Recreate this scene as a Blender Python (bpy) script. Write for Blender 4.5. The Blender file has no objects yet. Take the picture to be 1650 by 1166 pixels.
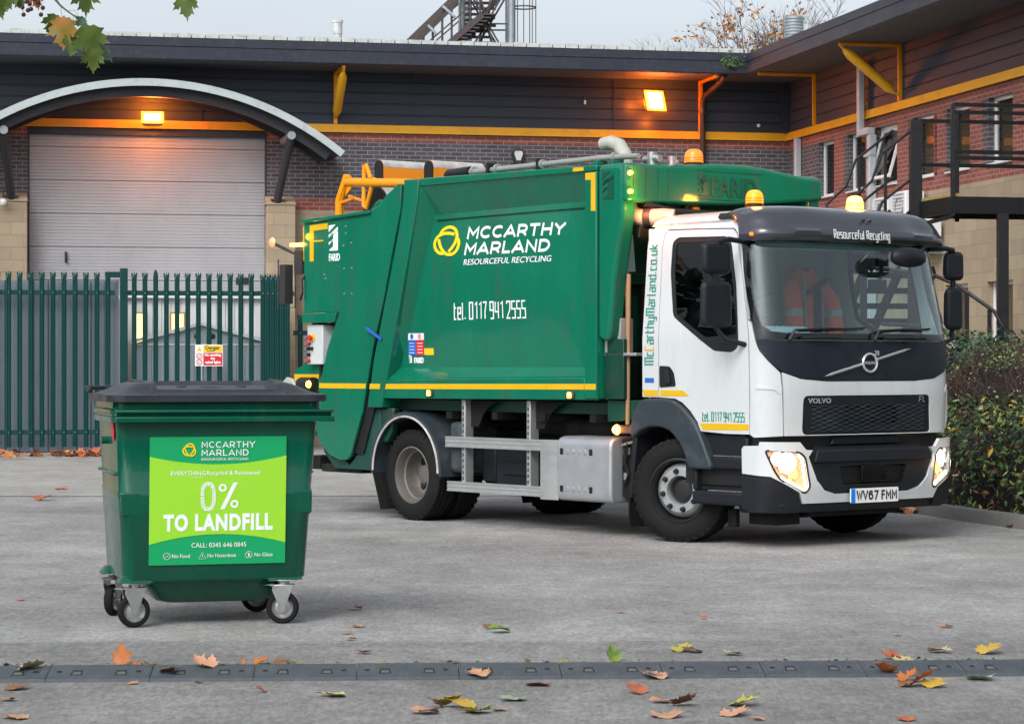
import bpy, bmesh, math, random
from math import radians as R, sin, cos, pi, hypot
from mathutils import Vector, Matrix, geometry, noise
random.seed(7)
SC = bpy.context.scene
COL = SC.collection
# ------------------------------------------------------------------ camera, sky, sun, exposure
cam = bpy.data.cameras.new('camera'); camo = bpy.data.objects.new('camera', cam); COL.objects.link(camo)
camo.location = (0, 0, 1.5); camo.rotation_euler = (R(90), 0, 0)
cam.sensor_width = 36; cam.lens = 87.27; cam.shift_y = 0.0024; cam.clip_start = .1; cam.clip_end = 2000
SC.camera = camo
SC.view_settings.view_transform = 'Standard'; SC.view_settings.look = 'None'
SC.view_settings.exposure = 0.8; SC.view_settings.gamma = 1; SC.view_settings.use_curve_mapping = False
SUN_EL, SUN_ROT = R(42), R(205)
world = bpy.data.worlds.new('World'); SC.world = world; world.use_nodes = True
wn = world.node_tree.nodes; wl = world.node_tree.links
for n in list(wn): wn.remove(n)
sky = wn.new('ShaderNodeTexSky'); sky.sky_type = 'NISHITA'; sky.sun_disc = False
sky.sun_elevation = SUN_EL; sky.sun_rotation = SUN_ROT; sky.air_density = 1.0; sky.dust_density = 4.0; sky.ozone_density = 1.0
hs = wn.new('ShaderNodeHueSaturation'); hs.inputs['Saturation'].default_value = 0.22; hs.inputs['Value'].default_value = 1.0
tc = wn.new('ShaderNodeTexCoord'); mp = wn.new('ShaderNodeMapping'); mp.inputs['Scale'].default_value = (1, 1, 2.2)
cl = wn.new('ShaderNodeTexNoise'); cl.inputs['Scale'].default_value = 2.2; cl.inputs['Detail'].default_value = 5
cr = wn.new('ShaderNodeValToRGB'); cr.color_ramp.elements[0].position = .3; cr.color_ramp.elements[0].color = (.80, .86, .93, 1)
cr.color_ramp.elements[1].position = .7; cr.color_ramp.elements[1].color = (1.06, 1.08, 1.10, 1)
mul = wn.new('ShaderNodeMix'); mul.data_type = 'RGBA'; mul.blend_type = 'MULTIPLY'; mul.inputs[0].default_value = 1
bg = wn.new('ShaderNodeBackground'); bg.inputs['Strength'].default_value = 0.12; wo = wn.new('ShaderNodeOutputWorld')
wl.new(sky.outputs[0], hs.inputs['Color']); wl.new(tc.outputs['Generated'], mp.inputs[0]); wl.new(mp.outputs[0], cl.inputs['Vector'])
wl.new(cl.outputs[0], cr.inputs[0]); wl.new(hs.outputs[0], mul.inputs[6]); wl.new(cr.outputs[0], mul.inputs[7])
wl.new(mul.outputs[2], bg.inputs[0]); wl.new(bg.outputs[0], wo.inputs[0])
sl = bpy.data.lights.new('sun', 'SUN'); slo = bpy.data.objects.new('sun', sl); COL.objects.link(slo)
sl.energy = 0.8; sl.angle = R(25); sl.color = (1, .97, .93)
# direction from the scene towards the sun (Nishita: rotation 0 = +Y, clockwise)
sd = Vector((sin(SUN_ROT) * cos(SUN_EL), cos(SUN_ROT) * cos(SUN_EL), sin(SUN_EL)))
slo.rotation_euler = sd.to_track_quat('Z', 'Y').to_euler(); slo.location = (0, -5, 30)
try:
    SC.cycles.max_bounces = 8; SC.cycles.transparent_max_bounces = 16
except Exception: pass
# ------------------------------------------------------------------ materials
M = {}
def mat(name, col, rough=.5, metal=0, coat=0, var=.0, vs=3., bump=0., bs=60., emit=None, es=0, alpha=None, spec=.5, stretch=(1,1,1), dirt=None, dscale=2.5, damt=.5, coord='Object'):
    m = bpy.data.materials.new(name); m.use_nodes = True; nt = m.node_tree; N = nt.nodes; L = nt.links
    b = N['Principled BSDF']; b.inputs['Roughness'].default_value = rough; b.inputs['Metallic'].default_value = metal
    b.inputs['Base Color'].default_value = (*col, 1); b.inputs['Specular IOR Level'].default_value = spec
    if coat: b.inputs['Coat Weight'].default_value = coat; b.inputs['Coat Roughness'].default_value = .06
    if emit: b.inputs['Emission Color'].default_value = (*emit, 1); b.inputs['Emission Strength'].default_value = es
    if var or bump or dirt:
        t = N.new('ShaderNodeTexCoord'); mpn = N.new('ShaderNodeMapping'); mpn.inputs['Scale'].default_value = stretch
        L.new(t.outputs[coord], mpn.inputs[0])
    out = None
    if var:
        n = N.new('ShaderNodeTexNoise'); n.inputs['Scale'].default_value = vs; n.inputs['Detail'].default_value = 8; n.inputs['Roughness'].default_value = .65
        L.new(mpn.outputs[0], n.inputs['Vector'])
        r = N.new('ShaderNodeMapRange'); r.inputs[1].default_value = .25; r.inputs[2].default_value = .75; r.inputs[3].default_value = 1 - var; r.inputs[4].default_value = 1 + var
        L.new(n.outputs[0], r.inputs[0])
        mx = N.new('ShaderNodeMix'); mx.data_type = 'RGBA'; mx.blend_type = 'MULTIPLY'; mx.inputs[0].default_value = 1
        mx.inputs[6].default_value = (*col, 1); L.new(r.outputs[0], mx.inputs[7]); out = mx.outputs[2]
        rr = N.new('ShaderNodeMapRange'); rr.inputs[1].default_value = .3; rr.inputs[2].default_value = .7
        rr.inputs[3].default_value = max(0, rough - .08); rr.inputs[4].default_value = min(1, rough + .10); L.new(n.outputs[0], rr.inputs[0]); L.new(rr.outputs[0], b.inputs['Roughness'])
    if dirt:
        n2 = N.new('ShaderNodeTexNoise'); n2.inputs['Scale'].default_value = dscale; n2.inputs['Detail'].default_value = 10; n2.inputs['Roughness'].default_value = .75
        L.new(mpn.outputs[0], n2.inputs['Vector'])
        r2 = N.new('ShaderNodeMapRange'); r2.inputs[1].default_value = .5; r2.inputs[2].default_value = .72; r2.inputs[3].default_value = 0; r2.inputs[4].default_value = damt
        L.new(n2.outputs[0], r2.inputs[0])
        mx2 = N.new('ShaderNodeMix'); mx2.data_type = 'RGBA'; L.new(r2.outputs[0], mx2.inputs[0])
        if out: L.new(out, mx2.inputs[6])
        else: mx2.inputs[6].default_value = (*col, 1)
        mx2.inputs[7].default_value = (*dirt, 1); out = mx2.outputs[2]
    if out: L.new(out, b.inputs['Base Color'])
    if bump:
        nb = N.new('ShaderNodeTexNoise'); nb.inputs['Scale'].default_value = bs; nb.inputs['Detail'].default_value = 4; L.new(mpn.outputs[0], nb.inputs['Vector'])
        bp = N.new('ShaderNodeBump'); bp.inputs['Strength'].default_value = bump; bp.inputs['Distance'].default_value = .01
        L.new(nb.outputs[0], bp.inputs['Height']); L.new(bp.outputs[0], b.inputs['Normal'])
        if coat: L.new(bp.outputs[0], b.inputs['Coat Normal'])
    M[name] = m; return m
def brickmat(name, c1, c2, mortar, bw=.225, bh=.075, ms=.010, offs=(0,0,0), rough=.85, var=.2, axis='xz'):
    m = bpy.data.materials.new(name); m.use_nodes = True; nt = m.node_tree; N = nt.nodes; L = nt.links; b = N['Principled BSDF']
    t = N.new('ShaderNodeTexCoord'); sp = N.new('ShaderNodeSeparateXYZ'); cb = N.new('ShaderNodeCombineXYZ')
    L.new(t.outputs['Object'], sp.inputs[0])
    ad = N.new('ShaderNodeMath'); ad.operation = 'SUBTRACT'; L.new(sp.outputs[0], ad.inputs[0]); L.new(sp.outputs[1], ad.inputs[1])
    L.new(ad.outputs[0], cb.inputs[0]); L.new(sp.outputs[2], cb.inputs[1])
    mpn = N.new('ShaderNodeMapping'); mpn.inputs['Location'].default_value = offs; L.new(cb.outputs[0], mpn.inputs[0])
    br = N.new('ShaderNodeTexBrick'); br.inputs['Scale'].default_value = 1; br.inputs['Brick Width'].default_value = bw; br.inputs['Row Height'].default_value = bh
    br.inputs['Mortar Size'].default_value = ms / 2 * 1.0; br.inputs['Mortar Smooth'].default_value = .15; br.inputs['Bias'].default_value = 0
    br.inputs['Color1'].default_value = (*c1, 1); br.inputs['Color2'].default_value = (*c2, 1); br.inputs['Mortar'].default_value = (*mortar, 1)
    L.new(mpn.outputs[0], br.inputs['Vector'])
    n = N.new('ShaderNodeTexNoise'); n.inputs['Scale'].default_value = 1.3; n.inputs['Detail'].default_value = 9; n.inputs['Roughness'].default_value = .7; L.new(t.outputs['Object'], n.inputs['Vector'])
    r = N.new('ShaderNodeMapRange'); r.inputs[1].default_value = .3; r.inputs[2].default_value = .7; r.inputs[3].default_value = 1 - var; r.inputs[4].default_value = 1 + var
    L.new(n.outputs[0], r.inputs[0])
    mx = N.new('ShaderNodeMix'); mx.data_type = 'RGBA'; mx.blend_type = 'MULTIPLY'; mx.inputs[0].default_value = 1
    L.new(br.outputs[0], mx.inputs[6]); L.new(r.outputs[0], mx.inputs[7]); L.new(mx.outputs[2], b.inputs['Base Color'])
    b.inputs['Roughness'].default_value = rough
    bp = N.new('ShaderNodeBump'); bp.inputs['Strength'].default_value = .5; bp.inputs['Distance'].default_value = .008; bp.invert = True
    L.new(br.outputs['Fac'], bp.inputs['Height']); L.new(bp.outputs[0], b.inputs['Normal'])
    M[name] = m; return m
def glassmat(name, tint, rough=.0, ior=1.45, dark=None):
    m = bpy.data.materials.new(name); m.use_nodes = True; nt = m.node_tree; N = nt.nodes; L = nt.links
    N.remove(N['Principled BSDF']); o = N['Material Output']
    tr = N.new('ShaderNodeBsdfTransparent'); tr.inputs[0].default_value = (*tint, 1)
    gl = N.new('ShaderNodeBsdfGlossy'); gl.inputs['Roughness'].default_value = rough
    lw = N.new('ShaderNodeLayerWeight'); pw = N.new('ShaderNodeMath'); pw.operation = 'POWER'; pw.inputs[1].default_value = 4; L.new(lw.outputs['Facing'], pw.inputs[0]); lw.inputs[0].default_value = .5
    f0 = ((ior - 1) / (ior + 1)) ** 2; fr = N.new('ShaderNodeMapRange'); fr.inputs[3].default_value = f0; fr.inputs[4].default_value = 1; L.new(pw.outputs[0], fr.inputs[0])
    mx = N.new('ShaderNodeMixShader'); L.new(fr.outputs[0], mx.inputs[0]); L.new(tr.outputs[0], mx.inputs[1]); L.new(gl.outputs[0], mx.inputs[2]); L.new(mx.outputs[0], o.inputs[0])
    M[name] = m; return m
def emis(name, col, s):
    m = bpy.data.materials.new(name); m.use_nodes = True; nt = m.node_tree; N = nt.nodes; L = nt.links
    b = N['Principled BSDF']; b.inputs['Base Color'].default_value = (*[c * .6 for c in col], 1); b.inputs['Emission Color'].default_value = (*col, 1); b.inputs['Emission Strength'].default_value = s
    b.inputs['Roughness'].default_value = .3; M[name] = m; return m
G1 = (.004, .150, .083)
mat('green_paint', G1, .24, spec=.15, coat=.55, var=.10, vs=1.0, bump=.55, bs=.8, dirt=(.045, .085, .068), dscale=2.2, damt=.6, stretch=(2.2, 2.2, .6))
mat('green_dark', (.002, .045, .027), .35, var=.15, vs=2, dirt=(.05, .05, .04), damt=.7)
mat('green_grime', (.008, .060, .045), .4, var=.15, vs=3, dirt=(.07, .075, .065), dscale=2, damt=.8)
mat('bin_green', (.0, .080, .044), .22, spec=.2, coat=.45, var=.14, vs=2.0, bump=.35, bs=2.5, dirt=(.04, .08, .06), dscale=5, damt=.4, stretch=(2, 2, .7))
mat('bin_green_light', (.004, .13, .065), .3, var=.1, vs=4)
mat('lid_plastic', (.016, .019, .026), .42, var=.22, vs=4, bump=.12, bs=90, dirt=(.08, .09, .11), damt=.35, dscale=6)
mat('white_paint', (.60, .625, .625), .20, coat=.4, var=.04, vs=1.5, dirt=(.36, .34, .30), dscale=2.6, damt=.22, stretch=(2, 2, .6))
mat('white_trim', (.58, .60, .61), .35, var=.06, vs=3)
mat('dark_plastic', (.011, .013, .017), .5, spec=.28, var=.12, vs=6, bump=.06, bs=160)
mat('bonnet_grey', (.013, .018, .026), .33, spec=.35, var=.08, vs=4, bump=.03, bs=100)
mat('visor_grey', (.040, .042, .052), .16, coat=.5, var=.05, vs=3)
mat('arch_grey', (.030, .042, .052), .48, spec=.35, var=.18, vs=5, bump=.05, bs=120, dirt=(.12, .12, .11), damt=.5)
mat('black', (.008, .008, .009), .5, var=.2, vs=6)
mat('black_gloss', (.006, .006, .007), .12)
mat('under_dark', (.010, .010, .010), .8, spec=.25, var=.4, vs=5, dirt=(.035, .03, .026), damt=.7)
mat('tyre', (.009, .0088, .0088), .8, spec=.25, var=.25, vs=6, bump=.15, bs=70, dirt=(.03, .027, .025), dscale=3, damt=.4)
mat('rim_dirty', (.17, .155, .14), .5, metal=.3, var=.25, vs=5, dirt=(.06, .05, .045), dscale=5, damt=.8)
mat('hub_silver', (.42, .43, .43), .42, metal=.5, var=.15, vs=6, dirt=(.16, .15, .13), damt=.6, dscale=7)
mat('aluminium', (.62, .63, .62), .38, metal=.75, var=.12, vs=4, dirt=(.30, .29, .27), damt=.6, dscale=4, stretch=(1, 1, 3))
mat('tank_silver', (.44, .46, .48), .42, metal=.55, var=.08, vs=4, dirt=(.25, .24, .22), damt=.4)
mat('steel_zinc', (.50, .50, .50), .33, metal=.85, var=.15, vs=12)
mat('chrome', (.7, .7, .7), .12, metal=1)
mat('yellow_tape', (.72, .42, .005), .35, var=.05, vs=6)
mat('yellow_frame', (.85, .30, .0), .35, var=.1, vs=5)
mat('orange_pod', (.85, .26, .002), .4, var=.08, vs=5, dirt=(.3, .12, .03), damt=.3)
mat('pod_band', (.50, .47, .44), .5, var=.25, vs=8, dirt=(.2, .19, .18), damt=.7, dscale=9)
mat('text_white', (.85, .87, .86), .4); mat('text_green', (.0, .26, .17), .4); mat('text_gold', (.75, .42, .01), .4)
mat('logo_yellow', (.85, .66, .01), .4); mat('text_black', (.02, .02, .02), .5)
mat('emblem_green', (.002, .075, .042), .3)
mat('sticker_red', (.62, .02, .03), .45); mat('plate_blue', (.0, .22, .75), .4); mat('sticker_blue', (.02, .12, .5), .45); mat('sticker_white', (.75, .76, .76), .45); mat('sticker_yellow', (.8, .55, .01), .45)
mat('poster_lime', (.32, .68, .030), .45, var=.02, vs=3); mat('poster_green', (.0, .34, .11), .45)
mat('plate_white', (.8, .8, .78), .35)
mat('box_grey', (.55, .58, .58), .4, var=.06, vs=8)
mat('hose', (.36, .36, .34), .5, metal=.4, var=.1, vs=8)
mat('exhaust', (.42, .42, .37), .55, var=.2, vs=8, dirt=(.2, .15, .1), damt=.4)
mat('seat_cloth', (.08, .10, .11), .9, bump=.1, bs=200); mat('dash', (.34, .42, .43), .55, var=.12, vs=5)
mat('hivis', (1, .13, .05), .8, var=.12, vs=9, bump=.2, bs=18); mat('reflective', (.35, .40, .40), .35)
mat('wood', (.38, .22, .11), .6, var=.25, vs=8, stretch=(1, 1, .15)); mat('shovel_grey', (.10, .14, .14), .4, metal=.4, var=.2, vs=6)
mat('cardboard', (.35, .34, .31), .7, var=.1, vs=6)
glassmat('windscreen_glass', (.86, .96, .97), ior=1.68); glassmat('side_glass', (.34, .38, .38), ior=1.5); glassmat('clear_side_glass', (.85, .9, .9), ior=1.5); glassmat('clear_glass', (.95, .95, .95))
glassmat('window_glass_tint', (.5, .5, .48), ior=1.6)
emis('headlamp_core', (1, .93, .80), 7); emis('drl', (1, .97, .9), 2.2); emis('halogen_warm', (1, .50, .14), 2.0)
emis('amber_lit', (1, .20, .004), 1.7); emis('amber_hot', (1, .38, .05), 7); emis('amber_dim', (1, .26, .02), .55); emis('marker_lit', (1, .5, .05), 6); emis('side_lit', (1, .33, .05), 8)
emis('flood_lens', (1, .15, .01), 3.0); emis('flood_core', (1, .62, .18), 14); emis('room_light', (1, .70, .28), 1.1); emis('bulb_white', (1, .8, .65), 2.2)
mat('badge', (.62, .64, .65), .25, metal=.6)
emis('lamp_reflector', (1, .52, .24), .30); mat('lamp_bowl', (.75, .72, .68), .18, metal=.9)
mat('amber_plastic', (.85, .22, .005), .15, coat=.4)
mat('housing', (.03, .03, .03), .5)
# ------------------------------------------------------------------ mesh builder
def tag(o, label=None, cat=None, group=None, kind=None):
    if label: o['label'] = label
    if cat: o['category'] = cat
    if group: o['group'] = group
    if kind: o['kind'] = kind
    return o
def empty(name, loc=(0,0,0), rz=0, label=None, cat=None, group=None):
    o = bpy.data.objects.new(name, None); COL.objects.link(o); o.location = loc; o.rotation_euler = (0, 0, rz); o.empty_display_size = .2
    return tag(o, label, cat, group)
NOSPLIT = {'lettering', 'phone_number', 'web_address', 'visor_lettering', 'emblem', 'logo', 'label_text', 'post_slot', 'tread_grip', 'honey', 'intake_mesh', 'grille_mesh', 'patterned_zero', 'percent_sign', 'poster_icon', 'twigs', 'twig', 'hole_dust', 'beam_groove', 'branches', 'pavement_joint', 'road_marking', 'roof_sheet_end', 'soffit', 'no_symbol', 'pale', 'wide_treads', 'stair_treads', 'rail_bolt', 'tailgate_side'}
class MB:
    def __init__(s): s.v = []; s.f = []
    def add(s, vs, fs):
        b = len(s.v); s.v += [tuple(v) for v in vs]; s.f += [tuple(b + i for i in f) for f in fs]; return s
    def box(s, x0, x1, y0, y1, z0, z1):
        return s.add([(x0,y0,z0),(x1,y0,z0),(x1,y1,z0),(x0,y1,z0),(x0,y0,z1),(x1,y0,z1),(x1,y1,z1),(x0,y1,z1)],
                     [(3,2,1,0),(4,5,6,7),(0,1,5,4),(1,2,6,5),(2,3,7,6),(3,0,4,7)])
    def hexa(s, b4, t4):
        return s.add(list(b4) + list(t4), [(3,2,1,0),(4,5,6,7),(0,1,5,4),(1,2,6,5),(2,3,7,6),(3,0,4,7)])
    def bar(s, a, b, w, h=None, up=(0,0,1)):
        h = h or w; a = Vector(a); b = Vector(b); d = (b - a).normalized(); u = Vector(up)
        if abs(d.dot(u)) > .98: u = Vector((0,1,0))
        r = d.cross(u).normalized() * w / 2; u2 = r.cross(d).normalized() * h / 2
        return s.hexa([a - r - u2, a + r - u2, b + r - u2, b - r - u2][0:4], [a - r + u2, a + r + u2, b + r + u2, b - r + u2])
    def tube(s, pts, r, n=8, closed=False, caps=True):
        P = [Vector(p) for p in pts]; k = len(P); rr = r if isinstance(r, (list, tuple)) else [r] * k
        T = []
        for i in range(k):
            if closed: t = P[(i+1) % k] - P[i-1]
            else: t = P[min(i+1, k-1)] - P[max(i-1, 0)]
            T.append(t.normalized())
        u = T[0].orthogonal().normalized(); rings = []; vs = []
        for i in range(k):
            u = (u - T[i] * u.dot(T[i])); u = u.normalized() if u.length > 1e-6 else T[i].orthogonal().normalized()
            w = T[i].cross(u)
            for j in range(n):
                a = 2*pi*j/n; vs.append(P[i] + (u * cos(a) + w * sin(a)) * rr[i])
        fs = []
        for i in range(k if closed else k-1):
            i2 = (i+1) % k
            for j in range(n):
                j2 = (j+1) % n; fs.append((i*n+j, i*n+j2, i2*n+j2, i2*n+j))
        if not closed and caps: fs.append(tuple(range(n))[::-1]); fs.append(tuple((k-1)*n + j for j in range(n)))
        return s.add(vs, fs)
    def lathe(s, prof, n=32, mx=None, closed=False, a0=0, a1=2*pi):
        # prof [(r, h)] ; axis +Z through mx
        mx = mx or Matrix(); full = abs(a1 - a0 - 2*pi) < 1e-6; m = n if full else n + 1; vs = []
        for (r, h) in prof:
            for j in range(m):
                a = a0 + (a1 - a0) * j / n; vs.append(mx @ Vector((r * cos(a), r * sin(a), h)))
        fs = []; k = len(prof)
        for i in range(k if closed else k - 1):
            i2 = (i+1) % k
            for j in range(n):
                j2 = (j+1) % m
                fs.append((i*m+j, i*m+j2, i2*m+j2, i2*m+j))
        return s.add(vs, fs)
    def prism(s, poly, fn, w0, w1):
        # extrude a 2D outline; fn(u, v, w) -> 3D
        n = len(poly); vs = [fn(u, v, w0) for u, v in poly] + [fn(u, v, w1) for u, v in poly]
        return s.add(vs, [tuple(range(n))[::-1], tuple(range(n, 2*n))] + [(i, (i+1) % n, n + (i+1) % n, n + i) for i in range(n)])
    def grid(s, fn, us, vs_, th=None):
        nu, nv = len(us), len(vs_); V = [fn(u, v) for u in us for v in vs_]
        return s.add(V, [(i*nv+j, (i+1)*nv+j, (i+1)*nv+j+1, i*nv+j+1) for i in range(nu-1) for j in range(nv-1)])
    def pieces(s):
        # groups of faces that do not touch each other (by box), so that separate pieces become separate objects
        n = len(s.v); up = list(range(n))
        def fd(i):
            while up[i] != i: up[i] = up[up[i]]; i = up[i]
            return i
        for f in s.f:
            for k in f[1:]: up[fd(f[0])] = fd(k)
        comp = {}
        for f in s.f: comp.setdefault(fd(f[0]), []).append(f)
        if not 1 < len(comp) <= 160: return None
        C_ = []
        for fs in comp.values():
            vs = [s.v[i] for f in fs for i in f]; C_.append([[min(v[k] for v in vs) - .004 for k in range(3)], [max(v[k] for v in vs) + .004 for k in range(3)], fs])
        ch = True
        while ch:
            ch = False
            for i in range(len(C_)):
                for j in range(i + 1, len(C_)):
                    A, B_ = C_[i], C_[j]
                    if all(A[0][k] <= B_[1][k] and B_[0][k] <= A[1][k] for k in range(3)):
                        A[0] = [min(A[0][k], B_[0][k]) for k in range(3)]; A[1] = [max(A[1][k], B_[1][k]) for k in range(3)]; A[2] = A[2] + B_[2]; del C_[j]; ch = True; break
                if ch: break
        return [c[2] for c in C_] if 1 < len(C_) <= 40 else None
    def build(s, name, m, parent=None, bev=0, smooth=35, seg=2, loc=None, rot=None, weld=False, mats=None, mi=None):
        if not mi and name not in NOSPLIT and len(s.f) < 20000:
            P = s.pieces()
            if P:
                out = []
                for fs in P:
                    idx = {}; q = MB()
                    for f in fs:
                        for i in f:
                            if i not in idx: idx[i] = len(q.v); q.v.append(s.v[i])
                        q.f.append(tuple(idx[i] for i in f))
                    out.append(q.build1(name, m, parent, bev, smooth, seg, loc, rot, weld))
                return out[0]
        return s.build1(name, m, parent, bev, smooth, seg, loc, rot, weld, mats, mi)
    def build1(s, name, m, parent=None, bev=0, smooth=35, seg=2, loc=None, rot=None, weld=False, mats=None, mi=None):
        me = bpy.data.meshes.new(name); me.from_pydata(s.v, [], s.f)
        bm = bmesh.new(); bm.from_mesh(me)
        if weld: bmesh.ops.remove_doubles(bm, verts=bm.verts, dist=1e-5)
        if not mi: bmesh.ops.recalc_face_normals(bm, faces=bm.faces)
        bm.to_mesh(me); bm.free()
        o = bpy.data.objects.new(name, me); COL.objects.link(o)
        for x in (mats or [m]): me.materials.append(M[x] if isinstance(x, str) else x)
        if mi:
            for p, k in zip(me.polygons, mi): p.material_index = k
        if parent: o.parent = parent
        if loc: o.location = loc
        if rot: o.rotation_euler = rot
        if bev:
            b = o.modifiers.new('bevel', 'BEVEL'); b.width = bev; b.segments = seg; b.limit_method = 'ANGLE'; b.angle_limit = R(32); b.harden_normals = False
        if smooth:
            me.shade_smooth()
            try: me.set_sharp_from_angle(angle=R(smooth))
            except Exception: pass
        return o
def inpoly(x, y, P):
    c = False; j = len(P) - 1
    for i in range(len(P)):
        if (P[i][1] > y) != (P[j][1] > y) and x < (P[j][0]-P[i][0]) * (y-P[i][1]) / (P[j][1]-P[i][1]) + P[i][0]: c = not c
        j = i
    return c
def dens(P, res):
    out = []
    for a, b in zip(P, P[1:] + P[:1]):
        k = max(1, int(math.ceil(hypot(b[0]-a[0], b[1]-a[1]) / res)))
        out += [(a[0] + (b[0]-a[0]) * i / k, a[1] + (b[1]-a[1]) * i / k) for i in range(k)]
    return out
def rnd(P, r=.02, k=3):
    # round the corners of an outline
    out = []; n = len(P)
    for i in range(n):
        p = Vector(P[i]); a = Vector(P[i-1]) - p; b = Vector(P[(i+1) % n]) - p
        ra = min(r, a.length * .45); rb = min(r, b.length * .45); A = p + a.normalized() * ra; B = p + b.normalized() * rb
        for j in range(k + 1):
            t = j / k; q = A * (1-t)**2 + p * 2*t*(1-t) + B * t*t; out.append((q.x, q.y))
    return out
def patch(name, outline, fn, m, parent=None, holes=(), res=.06, th=.02, off=0, smooth=35, bev=0):
    """a shaped sheet: outline (with holes) in 2D, fn(u, v, offset) -> 3D, real thickness th"""
    O = dens(outline, res); H = [dens(h, res) for h in holes]; pts = []; edges = []
    for P in [O] + H:
        b = len(pts); pts += P; edges += [(b+i, b+(i+1) % len(P)) for i in range(len(P))]
    us = [p[0] for p in O]; vs = [p[1] for p in O]; x = min(us) + res * .5
    nb = len(pts)
    while x < max(us):
        y = min(vs) + res * .5
        while y < max(vs):
            if inpoly(x, y, O) and not any(inpoly(x, y, h) for h in H):
                if min((px-x)**2 + (py-y)**2 for px, py in pts[:nb]) > (res*.4)**2: pts.append((x, y))
            y += res
        x += res
    r = geometry.delaunay_2d_cdt([Vector(p) for p in pts], edges, [], 0, 1e-6)
    V, F = r[0], r[2]; tri = []
    for f in F:
        cx = sum(V[i][0] for i in f) / 3; cy = sum(V[i][1] for i in f) / 3
        if inpoly(cx, cy, O) and not any(inpoly(cx, cy, h) for h in H): tri.append(tuple(f))
    n = len(V); mb = MB(); vv = [fn(p[0], p[1], off) for p in V] + [fn(p[0], p[1], off - th) for p in V]
    cnt = {}
    for t in tri:
        for a, b in ((t[0],t[1]),(t[1],t[2]),(t[2],t[0])): cnt.setdefault((min(a,b), max(a,b)), []).append((a, b))
    fs = list(tri) + [(c+n, b+n, a+n) for a, b, c in tri]
    for e, l in cnt.items():
        if len(l) == 1: a, b = l[0]; fs.append((b, a, a+n, b+n))
    mb.add(vv, fs)
    return mb.build(name, m, parent, smooth=smooth, bev=bev)
def text(s, size, m, parent, mx, name='lettering', bold=0, sx=1, shear=0, ext=.002, align='LEFT', sp=1.0):
    c = bpy.data.curves.new(name, 'FONT'); c.body = s; c.size = size; c.offset = bold; c.shear = shear; c.extrude = ext; c.align_x = align; c.space_character = sp; c.resolution_u = 3
    o = bpy.data.objects.new(name, c); COL.objects.link(o); bpy.context.view_layer.update()
    dg = bpy.context.evaluated_depsgraph_get(); me = bpy.data.meshes.new_from_object(o.evaluated_get(dg))
    COL.objects.unlink(o); bpy.data.objects.remove(o)
    me.transform(mx @ Matrix.Diagonal((sx, 1, 1, 1))); me.materials.clear(); me.materials.append(M[m]); me.name = name; me.shade_flat()
    o = bpy.data.objects.new(name, me); COL.objects.link(o); o.parent = parent; return o
def ribbon(mb, pts, w, fn, h=.002, z0=0, closed=False):
    """flat mitred stroke in 2D -> fn(u,v,off)"""
    P = [Vector(p) for p in pts]; P = [p_ for i_, p_ in enumerate(P) if i_ == 0 or (p_ - P[i_-1]).length > 1e-5]
    if closed and (P[0] - P[-1]).length < 1e-5: P.pop()
    n = len(P); Lf = []; Rt = []
    for i in range(n):
        if closed: a, b = P[i-1], P[(i+1) % n]
        else: a, b = (P[i-1] if i else None), (P[i+1] if i < n-1 else None)
        d1 = (P[i]-a).normalized() if a is not None else (b-P[i]).normalized(); d2 = (b-P[i]).normalized() if b is not None else d1
        t = (d1 + d2); t = t.normalized() if t.length > 1e-6 else d1
        nn = Vector((-t.y, t.x)); k = w / 2 / max(.62, nn.dot(Vector((-d1.y, d1.x))))
        Lf.append(P[i] + nn * k); Rt.append(P[i] - nn * k)
    vs = []
    for l, r_ in zip(Lf, Rt): vs += [fn(l.x, l.y, z0 + h), fn(r_.x, r_.y, z0 + h), fn(l.x, l.y, z0), fn(r_.x, r_.y, z0)]
    fs = []
    for i in range(n if closed else n-1):
        a = 4*i; b = 4*((i+1) % n); fs += [(a, a+1, b+1, b), (a+2, a, b, b+2), (a+1, a+3, b+3, b+1)]
    if not closed: fs += [(0, 2, 3, 1), (4*n-4, 4*n-3, 4*n-1, 4*n-2)]
    mb.add(vs, fs)
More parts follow.
